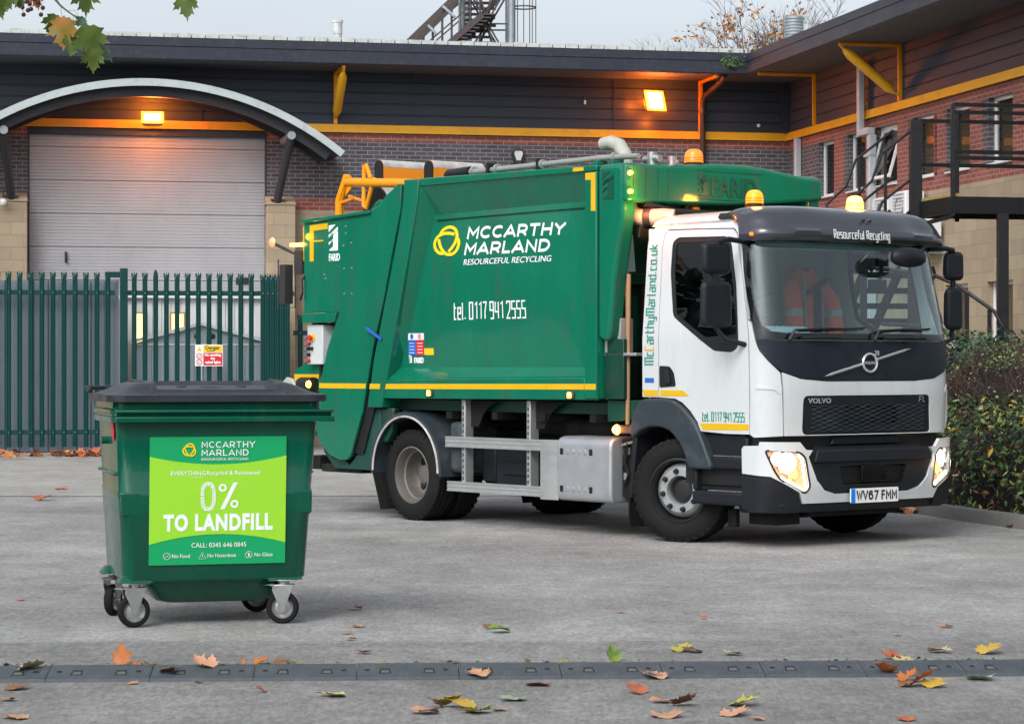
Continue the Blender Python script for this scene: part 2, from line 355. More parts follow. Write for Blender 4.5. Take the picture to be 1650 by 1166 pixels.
# squared stroke lettering (x 0..1, y 0..1 cap height, descender below 0)
GL = {
 '0': ([[(.0,.0),(1,0),(1,1),(0,1),(0,0)]], 1), '1': ([[(.2,.85),(.75,1),(.75,0)]], .8), '2': ([[(0,.85),(0,1),(1,1),(1,.55),(0,.0),(1,0)]], 1),
 '4': ([[(.1,1),(0,.4),(1,.4)],[(1,1),(1,0)]], 1), '5': ([[(1,1),(0,1),(0,.55),(1,.55),(1,0),(0,0)]], 1), '7': ([[(0,1),(1,1),(.6,.4),(.6,0)]], .95),
 '9': ([[(1,.5),(0,.5),(0,1),(1,1),(1,0),(.1,0)]], 1), '.': ([[(.0,0),(.0,.1)]], .15),
 't': ([[(0,1),(0,0),(.6,0)],[(0,.7),(.6,.7)]], .6), 'e': ([[(.9,0),(0,0),(0,.7),(.9,.7),(.9,.35),(.08,.35)]], .9), 'l': ([[(0,1),(0,0),(.25,0)]], .3),
 'm': ([[(0,0),(0,.7),(1.5,.7),(1.5,0)],[(.75,.62),(.75,0)]], 1.5), 'M': ([[(0,0),(0,1),(1.5,1),(1.5,0)],[(.75,.92),(.75,0)]], 1.5), 'c': ([[(.8,0),(0,0),(0,.7),(.8,.7)]], .8), 'C': ([[(.9,0),(0,0),(0,1),(.9,1)]], .9),
 'a': ([[(.1,.7),(.9,.7),(.9,0),(0,0),(0,.38),(.82,.38)]], .9), 'r': ([[(0,0),(0,.7),(.6,.7)]], .6), 'h': ([[(0,1),(0,0)],[(.08,.7),(.9,.7),(.9,0)]], .9),
 'y': ([[(0,.7),(0,0),(.82,0)],[(.9,.7),(.9,-.3),(.1,-.3)]], .9), 'n': ([[(0,0),(0,.7),(.9,.7),(.9,0)]], .9), 'd': ([[(.9,1),(.9,0),(0,0),(0,.7),(.82,.7)]], .9),
 'o': ([[(0,0),(.9,0),(.9,.7),(0,.7),(0,0)]], .9), 'u': ([[(0,.7),(0,0),(.9,0),(.9,.7)]], .9), 'k': ([[(0,1),(0,0)],[(.85,.7),(.1,.35),(.85,0)]], .85),
 'R': ([[(0,0),(0,1),(.9,1),(.9,.5),(.08,.5)],[(.45,.42),(.95,0)]], .95), 's': ([[(.85,.7),(0,.7),(0,.38),(.85,.38),(.85,0),(0,0)]], .85), 'f': ([[(.15,0),(.15,1),(.65,1)],[(-.05,.7),(.55,.7)]], .6),
 'i': ([[(0,0),(0,.7)],[(0,.85),(0,.98)]], .12), 'g': ([[(.82,0),(0,0),(0,.7),(.9,.7),(.9,-.3),(.1,-.3)]], .9)}
def strokes(s, h, fn, m, parent, w=.13, asp=.42, gap=.55, name='lettering', length=None, only=None):
    """squared lettering; fn(u,v,off) with u along the line"""
    adv = sum((GL[c][1] + gap) if c != ' ' else .7 for c in s) - gap
    cw = (length / adv) if length else h * asp
    mb = MB(); x = 0
    for i, c in enumerate(s):
        if c == ' ': x += .7; continue
        for k, pl in enumerate(GL[c][0]):
            if only is None or i in only:
                cl_ = pl[0] == pl[-1]; q = pl[:-1] if cl_ else pl
                ribbon(mb, [((x + a) * cw, b * h) for a, b in q], w * h, fn, .0012, .0004 * k, cl_)
        x += GL[c][1] + gap
    return mb.build(name, m, parent, smooth=0)
def arc_(cx, cy, rx, ry, a0, a1, n=12): return [(cx + rx*cos(R(a0 + (a1-a0)*i/n)), cy + ry*sin(R(a0 + (a1-a0)*i/n))) for i in range(n+1)]
# plain geometric sans, cap height 1: strokes and advance width
GS = {'M': ([[(.06,0),(.06,1),(.48,.32),(.90,1),(.90,0)]], .96), 'C': ([arc_(.50,.5,.45,.5,48,312,18)], .88), 'A': ([[(.02,0),(.46,1),(.90,0)], [(.17,.27),(.75,.27)]], .92), 'R': ([[(.07,0),(.07,1),(.42,1)]+arc_(.45,.69,.30,.31,90,-90,8)+[(.14,.38)], [(.46,.36),(.77,0)]], .82),
 'T': ([[(0,1),(.84,1)], [(.42,.93),(.42,0)]], .84), 'H': ([[(.07,0),(.07,1)], [(.80,0),(.80,1)], [(.14,.5),(.73,.5)]], .87), 'Y': ([[(.0,1),(.42,.46),(.84,1)], [(.42,.42),(.42,0)]], .84), 'L': ([[(.07,1),(.07,0),(.66,0)]], .68),
 'N': ([[(.07,0),(.07,1),(.80,0),(.80,1)]], .87), 'D': ([[(.07,0),(.07,1),(.38,1)]+arc_(.38,.5,.45,.5,90,-90,12)+[(.38,0),(.07,0)]], .85), 'O': ([arc_(.46,.5,.44,.5,90,450,20)], .92), 'F': ([[(.07,0),(.07,1),(.68,1)], [(.14,.52),(.60,.52)]], .66), 'I': ([[(.07,0),(.07,1)]], .14),
 'W': ([[(.0,1),(.24,0),(.50,.86),(.76,0),(1.0,1)]], 1.0), 'V': ([[(.0,1),(.42,0),(.84,1)]], .84), '6': ([[(.66,.90)]+arc_(.42,.62,.36,.38,60,180,8)+[(.06,.34)]+arc_(.42,.32,.36,.32,180,450,16)+[(.2,.58)]], .84), '7': ([[(.02,1),(.76,1),(.30,0)]], .76)}
def sans(s, h, fn, m, parent, w=.17, width=None, sp=.22, shear=0, sx=1, name='lettering', cap=None):
    adv = sum(GS[c][1] + sp if c != ' ' else .5 for c in s) - sp; k = (width / adv) if width else h * sx; mb = MB(); x = 0
    for c in s:
        if c == ' ': x += .5; continue
        for j, pl in enumerate(GS[c][0]):
            cl_ = hypot(pl[0][0]-pl[-1][0], pl[0][1]-pl[-1][1]) < 1e-4; q = pl[:-1] if cl_ else pl
            ww = w * h; q = [((x + a_) * k, ww/2 + b_ * (h - ww)) for a_, b_ in q]; q = [(a_ + shear*b_, b_) for a_, b_ in q]
            if not cl_:   # butt the ends of stems on the cap and base lines
                for e, f_ in ((0, 1), (-1, -2)):
                    d = Vector(q[e]) - Vector(q[f_]); 
                    if abs(d.y) > abs(d.x) * .9 and d.length > 1e-6: q[e] = tuple(Vector(q[e]) + d.normalized() * ww/2)
            ribbon(mb, q, ww, fn, .0008, .0004*j, cl_)
        x += GS[c][1] + sp
    return mb.build(name, m, parent, smooth=0)
def knot(r, w, fn, m, parent, name='logo'):
    mb = MB()
    C_ = [(-.56,.46),(-.34,.78),(.06,.92),(.45,.80),(.66,.42),(.60,.0),(.40,-.36),(.14,-.64)]
    for k in range(3):
        # three interlocking hooks, each tucking under the next
        P = []; a = 2*pi*k/3; Q = [(x*cos(a) - y*sin(a), x*sin(a) + y*cos(a)) for x, y in C_]
        for i in range(len(Q) - 1):
            p0, p1, p2, p3 = Q[max(0, i-1)], Q[i], Q[i+1], Q[min(len(Q)-1, i+2)]
            for j in range(5):
                t = j / 5; P.append(tuple(r * .5 * ((2*p1[c]) + (p2[c]-p0[c])*t + (2*p0[c]-5*p1[c]+4*p2[c]-p3[c])*t*t + (3*p1[c]-p0[c]-3*p2[c]+p3[c])*t**3) for c in (0, 1)))
        P.append((Q[-1][0]*r, Q[-1][1]*r))
        ribbon(mb, P, w, fn, .0015, .0012 * k)
    return mb.build(name, m, parent, smooth=0)
def slashes(fn, m, parent, s, name='emblem', h=.002):
    # three rising slashes over a block, the body builder's mark; fn(u,v,off), unit square scaled by s
    mb = MB()
    for poly in ([(0,.98),(0,.72),(.75,1.0)], [(0,.62),(0,.50),(.62,.80),(1,.92),(1,.78),(.62,.66)], [(0,.34),(0,.22),(.5,.46),(.5,.6),(1,.75),(1,0),(.35,0),(.0,.02),(.48,.16),(.48,.40)]):
        mb.prism([(a*s*.8, b*s*1.3) for a, b in poly], fn, 0, h)
    return mb.build(name, m, parent, smooth=0)
def point(name, loc, e, col, parent=None, r=.05, kind='POINT', rot=None, size=None, spot=None):
    l = bpy.data.lights.new(name, kind); l.energy = e; l.color = col
    if kind == 'AREA': l.size = size or .3
    else: l.shadow_soft_size = r
    if spot: l.spot_size = spot; l.spot_blend = .6
    o = bpy.data.objects.new(name, l); COL.objects.link(o); o.location = loc
    if rot: o.rotation_euler = rot
    if parent: o.parent = parent
    return o
def copy_tree(o, parent=None):
    c = o.copy(); COL.objects.link(c)
    if parent: c.parent = parent
    for ch in [x for x in bpy.data.objects if x.parent == o]: copy_tree(ch, c)
    return c
# ------------------------------------------------------------------ ground
def groundmat(name, ca, cb, sp, crack=0, scale=1.):
    m = bpy.data.materials.new(name); m.use_nodes = True; nt = m.node_tree; N = nt.nodes; L = nt.links; b = N['Principled BSDF']
    t = N.new('ShaderNodeTexCoord'); g = N.new('ShaderNodeNewGeometry')
    def nz(sc, det, rough, st=(1,1,1)):
        mp_ = N.new('ShaderNodeMapping'); mp_.inputs['Scale'].default_value = st; L.new(g.outputs['Position'], mp_.inputs[0])
        n = N.new('ShaderNodeTexNoise'); n.inputs['Scale'].default_value = sc; n.inputs['Detail'].default_value = det; n.inputs['Roughness'].default_value = rough; L.new(mp_.outputs[0], n.inputs['Vector']); return n.outputs[0]
    def rng(src, a, b_, c, d):
        r = N.new('ShaderNodeMapRange'); r.inputs[1].default_value = a; r.inputs[2].default_value = b_; r.inputs[3].default_value = c; r.inputs[4].default_value = d; L.new(src, r.inputs[0]); return r.outputs[0]
    def mix(f, a, b_, bt='MIX'):
        x = N.new('ShaderNodeMix'); x.data_type = 'RGBA'; x.blend_type = bt
        for i, v in ((0, f), (6, a), (7, b_)):
            if hasattr(v, 'links'): L.new(v, x.inputs[i])
            else: x.inputs[i].default_value = v if i == 0 else (*v, 1)
        return x.outputs[2]
    big = rng(nz(.35*scale, 9, .75, (1, .8, 1)), .35, .68, 0, 1)
    mid = rng(nz(1.6*scale, 9, .8, (1, .6, 1)), .3, .72, .76, 1.20)
    fine = rng(nz(55, 5, .9), .32, .68, 1 - sp, 1 + sp)
    fine2 = rng(nz(190, 2, .9), .3, .7, 1 - sp*.8, 1 + sp*.8)
    c = mix(big, ca, cb); c = mix(1., c, mid, 'MULTIPLY'); c = mix(1., c, fine, 'MULTIPLY'); c = mix(1., c, fine2, 'MULTIPLY')
    mott = rng(nz(30, 6, .9, (1, .30, 1)), .36, .64, 1 - sp*1.7, 1 + sp*1.7); c = mix(1., c, mott, 'MULTIPLY')
    mot2 = rng(nz(5, 8, .85, (1, .5, 1)), .35, .65, 1 - sp*.7, 1 + sp*.7); c = mix(1., c, mot2, 'MULTIPLY')
    stk = rng(nz(.8, 9, .8, (1, .5, 1)), .54, .74, 0, .42); c = mix(stk, c, tuple(x * .5 for x in ca))
    lt = rng(nz(1.1, 9, .85, (1, .5, 1)), .57, .72, 0, .38); c = mix(lt, c, tuple(min(1, x * 1.5) for x in cb))
    sp_ = rng(nz(9, 3, .5), .73, .76, 0, .55); c = mix(sp_, c, (.05, .045, .04))
    if crack:
        v = N.new('ShaderNodeTexVoronoi'); v.feature = 'DISTANCE_TO_EDGE'; v.inputs['Scale'].default_value = .35
        dn = N.new('ShaderNodeTexNoise'); dn.inputs['Scale'].default_value = 1.7; dn.inputs['Detail'].default_value = 8; L.new(g.outputs['Position'], dn.inputs['Vector'])
        va = N.new('ShaderNodeVectorMath'); va.operation = 'MULTIPLY_ADD'; va.inputs[1].default_value = (.9, .9, 0); L.new(dn.outputs['Color'], va.inputs[0]); L.new(g.outputs['Position'], va.inputs[2]); L.new(va.outputs[0], v.inputs['Vector'])
        k = rng(v.outputs['Distance'], 0, .006, .55, 0); c = mix(k, c, (.03, .028, .026))
    L.new(c, b.inputs['Base Color']); b.inputs['Roughness'].default_value = .88; b.inputs['Specular IOR Level'].default_value = .3
    bp = N.new('ShaderNodeBump'); bp.inputs['Strength'].default_value = .6; bp.inputs['Distance'].default_value = .006
    L.new(nz(75, 5, .85), bp.inputs['Height']); L.new(bp.outputs[0], b.inputs['Normal']); M[name] = m
groundmat('asphalt', (.205, .20, .192), (.37, .362, .35), .20, 0)
groundmat('asphalt_front', (.18, .175, .168), (.27, .264, .255), .20, 0, 1.3)
groundmat('concrete', (.29, .28, .26), (.38, .37, .34), .12, 0)
mb = MB(); mb.grid(lambda u, v: (u, v, 0), [-900, -60, -20, 20, 60, 900], [-900, -40, 0, 40, 80, 900]); tag(mb.build('ground', 'asphalt', smooth=0), kind='structure')
mb = MB(); mb.grid(lambda u, v: (u, v + u * .012, .004), [-30, -10, 0, 10, 30], [-8, 4, 9, 13.38]); tag(mb.build('front_pavement', 'asphalt_front', smooth=0), kind='structure')
mb = MB(); mb.grid(lambda u, v: (u, v + u * .02, .004), [-40, -10, 0, 3.2], [28.3, 34, 39.5]); tag(mb.build('yard_concrete', 'concrete', smooth=0), kind='structure')
mat('joint_dark', (.05, .047, .043), .9, var=.3, vs=20)
mb = MB(); rj = random.Random(4)
for y0, sl, x0, x1 in ((13.385, .012, -7, 7), (28.3, .02, -12, 3.2)):
    x = x0
    while x < x1:
        L_ = rj.uniform(.25, .8); wv = rj.uniform(.006, .016) * (y0 / 13); dy = rj.uniform(-.008, .008)
        mb.add([(x, y0 + x*sl - wv/2 + dy, .008), (x+L_*.5, y0 + (x+L_*.5)*sl - wv/2 - dy, .008), (x+L_, y0 + (x+L_)*sl - wv/2 + dy, .008), (x+L_, y0+(x+L_)*sl + wv/2 + dy, .008), (x+L_*.4, y0+(x+L_*.4)*sl + wv/2, .008), (x, y0+x*sl + wv/2 + dy, .008)], [(0,1,2,3,4,5)])
        x += L_ + rj.uniform(0, .12)
tag(mb.build('pavement_joint', 'joint_dark', smooth=0), kind='structure')
mat('paint_yellow_worn', (.55, .38, .12), .8, var=.3, vs=9, dirt=(.3, .28, .25), dscale=12, damt=.9)
mb = MB()
for y0, y1, w in ((40.6, 41.3, .10), (38.0, 39.9, .14)):
    mb.add([(-13, y0 - .4, .012), (-5.5, y1, .012), (-5.5, y1 + w, .012), (-13, y0 - .4 + w, .012)], [(0,1,2,3)])
tag(mb.build('road_marking', 'paint_yellow_worn', smooth=0), kind='structure')
# kerb and planting bed on the right
mat('kerb_concrete', (.20, .195, .185), .85, var=.25, vs=5, bump=.3, bs=60, dirt=(.08, .08, .06), damt=.6)
mat('soil', (.05, .035, .022), .95, var=.4, vs=8, bump=.5, bs=20)
KP = [(2.8, 32), (3.45, 28.6), (3.80, 26.6), (4.02, 25.2), (4.28, 23.9), (4.60, 22.7), (5.0, 21.2), (5.6, 19.0), (7.0, 14.5), (9, 8)]
mb = MB(); vs = []; n = len(KP)
for i, (x, y) in enumerate(KP):
    a = Vector(KP[max(0, i-1)]); b = Vector(KP[min(n-1, i+1)]); d = (b-a).normalized(); nn = Vector((-d.y, d.x))
    for off, z in ((0, 0), (0.012, .10), (.02, .12), (.13, .125), (.13, 0)): vs.append((x + nn.x*off, y + nn.y*off, z))
mb.add(vs, [(i*5+j, (i+1)*5+j, (i+1)*5+j+1, i*5+j+1) for i in range(n-1) for j in range(4)])
kb = tag(mb.build('kerb', 'kerb_concrete', smooth=40), kind='structure')
mb = MB(); vs = [(x + .12, y, .09) for x, y in KP] + [(16, y + 1, .12) for x, y in KP]
mb.add(vs, [(i, i+1, n+i+1, n+i) for i in range(n-1)]); tag(mb.build('planting_bed', 'soil', smooth=0), kind='structure')
# ------------------------------------------------------------------ building
CB = (5.34, 47.93, 0); RZ = R(12.134)
brickmat('brick_grey', (.050, .052, .064), (.085, .083, .098), (.22, .19, .185), ms=.018, var=.18)
brickmat('brick_red', (.23, .052, .036), (.29, .078, .052), (.27, .20, .18), ms=.018)
brickmat('stone_block', (.30, .235, .16), (.37, .295, .20), (.25, .20, .15), bw=.45, bh=.225, ms=.012, var=.12)
mat('clad', (.034, .042, .058), .5, spec=.3, metal=.0, var=.16, vs=.8, dirt=(.05, .05, .055), damt=.3, stretch=(.4, .4, 3))
mat('fascia', (.028, .032, .046), .45, spec=.3, metal=.0, var=.14, vs=1.2, dirt=(.10, .10, .10), damt=.35, dscale=9)
mat('soffit', (.07, .068, .07), .7, var=.15, vs=2)
mat('roof_edge', (.50, .52, .50), .7, var=.2, vs=7, dirt=(.2, .2, .16), damt=.8, dscale=6)
mat('band_yellow', (.72, .35, .008), .45, var=.1, vs=2, dirt=(.30, .16, .03), damt=.5, dscale=4)
mat('door_panel', (.33, .335, .35), .45, metal=.1, var=.07, vs=1.2, dirt=(.22, .20, .19), damt=.3, stretch=(1, 1, .4))
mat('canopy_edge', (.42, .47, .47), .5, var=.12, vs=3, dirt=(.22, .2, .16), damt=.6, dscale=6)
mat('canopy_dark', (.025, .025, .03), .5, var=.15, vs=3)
mat('upvc', (.72, .72, .72), .35, var=.04, vs=4)
mat('pipe_brown', (.05, .028, .022), .4, var=.1); mat('pipe_white', (.45, .46, .48), .45, var=.1, vs=4)
mat('blind_tan', (.26, .20, .11), .8, var=.15, vs=3, stretch=(8, 8, 1)); mat('room_dark', (.025, .022, .018), .9)
mat('black_steel', (.008, .008, .010), .45, spec=.3, metal=.0, var=.3, vs=8, dirt=(.025, .022, .02), damt=.4)
mat('galv', (.30, .33, .35), .5, metal=.5, var=.2, vs=4); mat('rust_steel', (.07, .055, .052), .7, metal=.2, var=.3, vs=5)
B = empty('warehouse_building', CB, RZ, 'grey clad warehouse with curved door canopy and red and grey brick walls round the yard', 'building')
def bp(name, m, fn, bev=0, smooth=35, parent=None): mb = MB(); fn(mb); return mb.build(name, m, parent or B, bev=bev, smooth=smooth)
XL = -27
# masonry: back wall, split round the shutter opening
DX0, DX1, DZ = -14.42, -10.09, 5.71
def backstrip(mb, z0, z1, th=.3):
    if z0 < DZ:
        mb.box(XL, DX0, 0, th, z0, z1); mb.box(DX1, 0, 0, th, z0, z1)
    else: mb.box(XL, 0, 0, th, z0, z1)
YW = -20
LW = [(-8.89, -7.95), (-10.63, -9.65), (-6.95, -6.05), (-12.7, -11.8)]
UW = [(-2.61, -1.75), (-4.26, -3.34), (-5.80, -4.75), (-7.46, -6.50), (-8.97, -8.02), (-10.63, -9.70), (-12.4, -11.5), (-14.2, -13.3)]
def wingstrip(mb, z0, z1, wins, th=.3):
    ys = sorted(wins, key=lambda w: -w[0]); y = 0
    for a, b in ys: mb.box(0, th, b, y, z0, z1); y = a
    mb.box(0, th, YW, y, z0, z1)
bp('block_wall', 'stone_block', lambda mb: (backstrip(mb, 0, 4.35), wingstrip(mb, 0, .95, []), wingstrip(mb, .95, 2.78, LW), wingstrip(mb, 2.78, 4.35, [])))
bp('red_brick_course', 'brick_red', lambda mb: (backstrip(mb, 4.35, 4.575), backstrip(mb, 5.65, 5.81), wingstrip(mb, 4.35, 4.575, []), wingstrip(mb, 5.62, 5.81, [])))
bp('grey_brick_wall', 'brick_grey', lambda mb: (backstrip(mb, 4.575, 5.65), wingstrip(mb, 4.575, 5.62, UW)))
def quoin(mb):
    for a, b in UW: mb.box(-.004, .0, a - .52, a - .002, 4.576, 5.619)
    mb.box(-.004, 0, -7.6+.0, -7.5, 4.576, 5.6)
bp('red_brick_pier', 'brick_red', quoin, smooth=0)
bp('wall_band', 'band_yellow', lambda mb: (mb.box(XL, -.0, -.06, 0, 5.815, 5.95), mb.box(-.06, 0, YW, -.06, 5.815, 5.95), mb.box(XL, -.08, -.09, -.06, 5.80, 5.825), mb.box(-.09, -.06, YW, -.06, 5.80, 5.825)))
bp('wall_top', 'room_dark', lambda mb: (mb.box(XL, 0.3, 0.02, .3, 5.811, 7.2), mb.box(.02, .3, YW, .02, 5.811, 7.2)))
# horizontal profiled cladding (real ribs)
def cladprof(z0, z1):
    P = []; z = z0; k = .205
    while z < z1 - .01:
        P += [(0, z), (0, min(z + k - .035, z1)), (.022, min(z + k - .025, z1)), (.022, min(z + k - .008, z1))]; z += k
    return P
def cladding(mb):
    P = cladprof(5.95, 6.96); n = len(P)
    A = [(XL, -.02 + d, z) for d, z in P]; C_ = [(-.02 + .0 + d, -.02 + d, z) for d, z in P]; D = [(-.02 + d, YW, z) for d, z in P]
    mb.add(A + C_ + D, [(i, i+1, n+i+1, n+i) for i in range(n-1)] + [(n+i, n+i+1, 2*n+i+1, 2*n+i) for i in range(n-1)])
o = bp('wall_cladding', 'clad', cladding, smooth=0)
def joints(mb):
    for x in (-3.5, -7.4, -11.3, -15.2): mb.box(x, x + .03, -.032, -.02, 5.955, 6.92)
    for y in (-5.9, -11.8): mb.box(-.032, -.02, y, y + .03, 5.955, 6.92)
    mb.box(-.16, -.02, -.16, -.0, 5.952, 6.92)
bp('cladding_joint', 'fascia', joints)
ov = 1.22
# fascia with a folded profile, soffit and roof
FP = [(0, 6.92), (-.03, 6.94), (-.03, 7.05), (0, 7.07), (0, 7.16), (-.015, 7.17), (-.015, 7.31), (.04, 7.33), (.12, 7.33)]
def fascia(mb):
    n = len(FP); A = [(XL, -ov + d, z) for d, z in FP]; C_ = [(-ov + d, -ov + d, z) for d, z in FP]; D = [(-ov + d, YW, z) for d, z in FP]
    mb.add(A + C_ + D, [(i, i+1, n+i+1, n+i) for i in range(n-1)] + [(n+i, n+i+1, 2*n+i+1, 2*n+i) for i in range(n-1)])
bp('fascia', 'fascia', fascia, smooth=20)
def soffit(mb):
    for i in range(8):
        a = -ov + .01 + i * (ov - .03) / 8; b = a + (ov - .03) / 8 - .012
        mb.box(XL, a, a, b, 6.925, 6.95); mb.box(a, b, YW, b - .0, 6.925, 6.95)
    mb.box(XL, 0, -ov + .02, 0, 6.952, 6.96); mb.box(-ov + .02, 0, YW, -ov, 6.952, 6.96)
bp('soffit', 'soffit', soffit, smooth=0)
def roof(mb):
    mb.add([(XL, -ov+.05, 7.33), (-ov+.05, -ov+.05, 7.33), (6, 14, 8.0), (XL, 14, 8.0)], [(0,1,2,3)])
    mb.add([(-ov+.05, -ov+.05, 7.33), (-ov+.05, YW, 7.33), (14, YW, 8.0), (14, 14, 8.0), (6, 14, 8.0)], [(0,1,2,3,4)])
bp('roof', 'roof_edge', roof, smooth=0)
def sheets(mb):
    x = XL
    while x < -ov - .1:
        mb.box(x, x + .225, -ov + .0, -ov + .5, 7.325, 7.40 + random.uniform(-.008, .008)); x += .245
bp('roof_sheet_end', 'roof_edge', sheets, smooth=0)
def shut(mb):
    P = []; z = 0.02
    while z < DZ - .02:
        for k in range(10):
            a = z + k * .0595; P += [(.10, a), (.10, a + .045), (.106, a + .05)]
        P += [(.10, z + .592), (.125, z + .596), (.125, z + .602)]; z += .605
    P = [p for p in P if p[1] < DZ - .005] + [(.10, DZ)]
    n = len(P); mb.add([(DX0, d, z) for d, z in P] + [(DX1, d, z) for d, z in P], [(i, i+1, n+i+1, n+i) for i in range(n-1)])
sd_ = bp('shutter_door', 'door_panel', shut, smooth=0)
bp('door_frame', 'fascia', lambda mb: (mb.box(DX0, DX1, -.01, .28, DZ - .04, DZ + .09), mb.box(DX0, DX0 + .03, .0, .1, 0, DZ - .04), mb.box(DX1 - .03, DX1, 0, .1, 0, DZ - .04)), bev=.004)
bp('door_handle', 'black', lambda mb: mb.box(-13.76, -13.72, .04, .1, 3.35, 3.55), bev=.01, parent=sd_)
bp('door_vent', 'black', lambda mb: mb.box(-10.65, -10.42, .07, .1, 2.98, 3.10), bev=.005, parent=sd_)
# stone pillars beside the door with sloping caps
for x0, x1 in ((-10.12, -9.60), (-15.02, -14.44)):
    bp('pillar', 'stone_block', lambda mb: mb.box(x0, x1, -.32, -.002, 0, 4.42), bev=.01)
    bp('pillar_cap', 'stone_block', lambda mb: mb.hexa([(x0-.02,-.34,4.425),(x1+.02,-.34,4.425),(x1+.02,-.003,4.425),(x0-.02,-.003,4.425)], [(x0-.0,-.30,4.50),(x1,-.30,4.50),(x1,-.003,4.60),(x0,-.003,4.60)]), bev=.008)
# curved canopy
CX, CZ, CRd = -12.33, .97, 5.60; HA = math.asin(3.50 / CRd)
def arc(r0, r1, y0, y1, n=48, a=HA):
    def f(mb):
        P = [(CX + r * sin(t), CZ + r * cos(t)) for r, rng_ in ((r1, range(n+1)), (r0, range(n, -1, -1))) for t in [-a + 2*a*i/n for i in rng_]]
        m = len(P) // 2
        vs = [(x, y0, z) for x, z in P] + [(x, y1, z) for x, z in P]; k = len(P); fs = [(i, (i+1) % k, k + (i+1) % k, k + i) for i in range(k)]
        for i in range(n): fs += [(i, i+1, k-2-i, k-1-i), (k+i, k+i+1, 2*k-2-i, 2*k-1-i)]
        mb.add(vs, fs)
    return f
bp('canopy_edge', 'canopy_edge', arc(5.47, 5.60, -1.34, -1.30), smooth=30)
bp('canopy_roof', 'canopy_edge', arc(5.56, 5.598, -1.30, -.03), smooth=30)
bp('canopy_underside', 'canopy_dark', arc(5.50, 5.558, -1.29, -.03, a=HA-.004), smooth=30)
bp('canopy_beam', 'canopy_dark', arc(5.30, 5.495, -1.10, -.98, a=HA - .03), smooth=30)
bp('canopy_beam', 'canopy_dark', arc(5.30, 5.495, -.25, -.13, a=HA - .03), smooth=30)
for x in (-9.78, -14.86): 
    bp('canopy_tube', 'galv', lambda mb: mb.tube([(x, -1.22, 5.62), (x, -.03, 5.62)], .075, 20))
    px_ = -9.93 if x > -12 else -14.72
    bp('canopy_strut', 'canopy_dark', lambda mb: (mb.tube([(px_, -.28, 4.50), (x, -1.08, 5.58)], .075, 16), mb.box(px_-.12, px_+.12, -.36, -.16, 4.50, 4.53)))
# yellow eave brackets
def bracket(mb, f, diag=True):
    mb.box(*f(-.035, .035, .02, .09, 5.95, 6.92)); mb.box(*f(-.03, .03, .09, 1.12, 6.85, 6.915))
    return
def bbk(name, x, side):
    def P(a, d, z): return (x + a, -d, z) if side == 'b' else (-d, x + a, z)
    mb = MB(); mb.bar(P(0, .05, 5.955), P(0, .05, 6.92), .07, .05); mb.bar(P(0, .05, 6.89), P(0, 1.14, 6.89), .06, .05)
    fr = mb.build('bracket_frame', 'yellow_frame', B, bev=.004)
    return P
for x, s, dg in ((-8.82, 'b', 1), (-1.78, 'b', 0), (-1.65, 'w', 0), (-6.05, 'w', 1), (-20, 'b', 1)):
    P = bbk('b', x, s)
    if dg:
        mb = MB(); a, b = Vector(P(.0, .16, 6.10)), Vector(P(.0, 1.05, 6.80)); mb.tube([a, a.lerp(b, .05), a.lerp(b, .12), a.lerp(b, .88), a.lerp(b, .95), b], [.035, .06, .085, .085, .06, .035], 14)
        mb.bar(P(0, .05, 6.04), a, .05, .03); mb.bar(b, P(0, 1.12, 6.87), .05, .03)
        mb.build('bracket_strut', 'band_yellow', B)
# pipes
bp('downpipe', 'pipe_brown', lambda mb: (mb.tube([(-1.62, -1.12, 6.90), (-1.62, -.98, 6.84), (-1.68, -.6, 6.72), (-1.74, -.2, 6.62), (-1.76, -.12, 6.5), (-1.76, -.12, 0)], .055, 12), [mb.tube([(-1.76, -.12, z), (-1.76, -.12, z + .08)], .068, 12) for z in (6.3, 4.7, 2.9)]))
bp('downpipe', 'pipe_white', lambda mb: mb.box(-.13, -.012, -.80, -.68, 0, 5.80), bev=.012)
bp('downpipe', 'pipe_white', lambda mb: (mb.box(-.20, -.10, -4.47, -4.33, 5.60, 6.82), mb.box(-.20, -.05, -4.86, -4.33, 5.50, 5.62), mb.box(-.16, -.02, -4.86, -4.73, 0, 5.50), mb.box(-.22, -.02, -4.86, -4.72, 5.10, 5.16)), bev=.012)
# windows of the wing
def window(y0, y1, z0, z1, blind, tilt=0, sill=True):
    # the frame sits 12 cm inside the opening
    w = MB(); f = .055
    for a in ((y0, y0+f, z0, z1), (y1-f, y1, z0, z1), (y0+f, y1-f, z0, z0+f), (y0+f, y1-f, z1-f, z1)): w.box(.10, .16, *a)
    if sill: w.box(-.05, .11, y0 - .0, y1 + .0, z0 - .03, z0)
    wo_ = w.build('window', 'upvc', B, bev=.006)
    hz = z1 - f; sx_ = Matrix.Translation((.13, 0, hz)) @ Matrix.Rotation(R(tilt), 4, 'Y') @ Matrix.Translation((-.13, 0, -hz))
    g = MB()
    g.add([sx_ @ Vector(p) for p in ((.13, y0+f, z0+f), (.13, y1-f, z0+f), (.13, y1-f, z1-f), (.13, y0+f, z1-f))], [(0,1,2,3)])
    go = g.build('pane', 'window_glass_tint', wo_, smooth=0)
    if tilt:
        s = MB()
        for a in ((y0+f, y0+2*f-.01, z0+f, z1-f), (y1-2*f+.01, y1-f, z0+f, z1-f), (y0+2*f, y1-2*f, z0+f, z0+2*f), (y0+2*f, y1-2*f, z1-2*f, z1-f)): s.box(.105, .15, *a)
        s.v = [tuple(sx_ @ Vector(v)) for v in s.v]; s.build('sash', 'upvc', wo_, bev=.004)
    b = MB(); b.box(.22, .24, y0, y1, z0, z1); b.build('blind' if blind else 'room', 'blind_tan' if blind else 'room_dark', wo_, smooth=0)
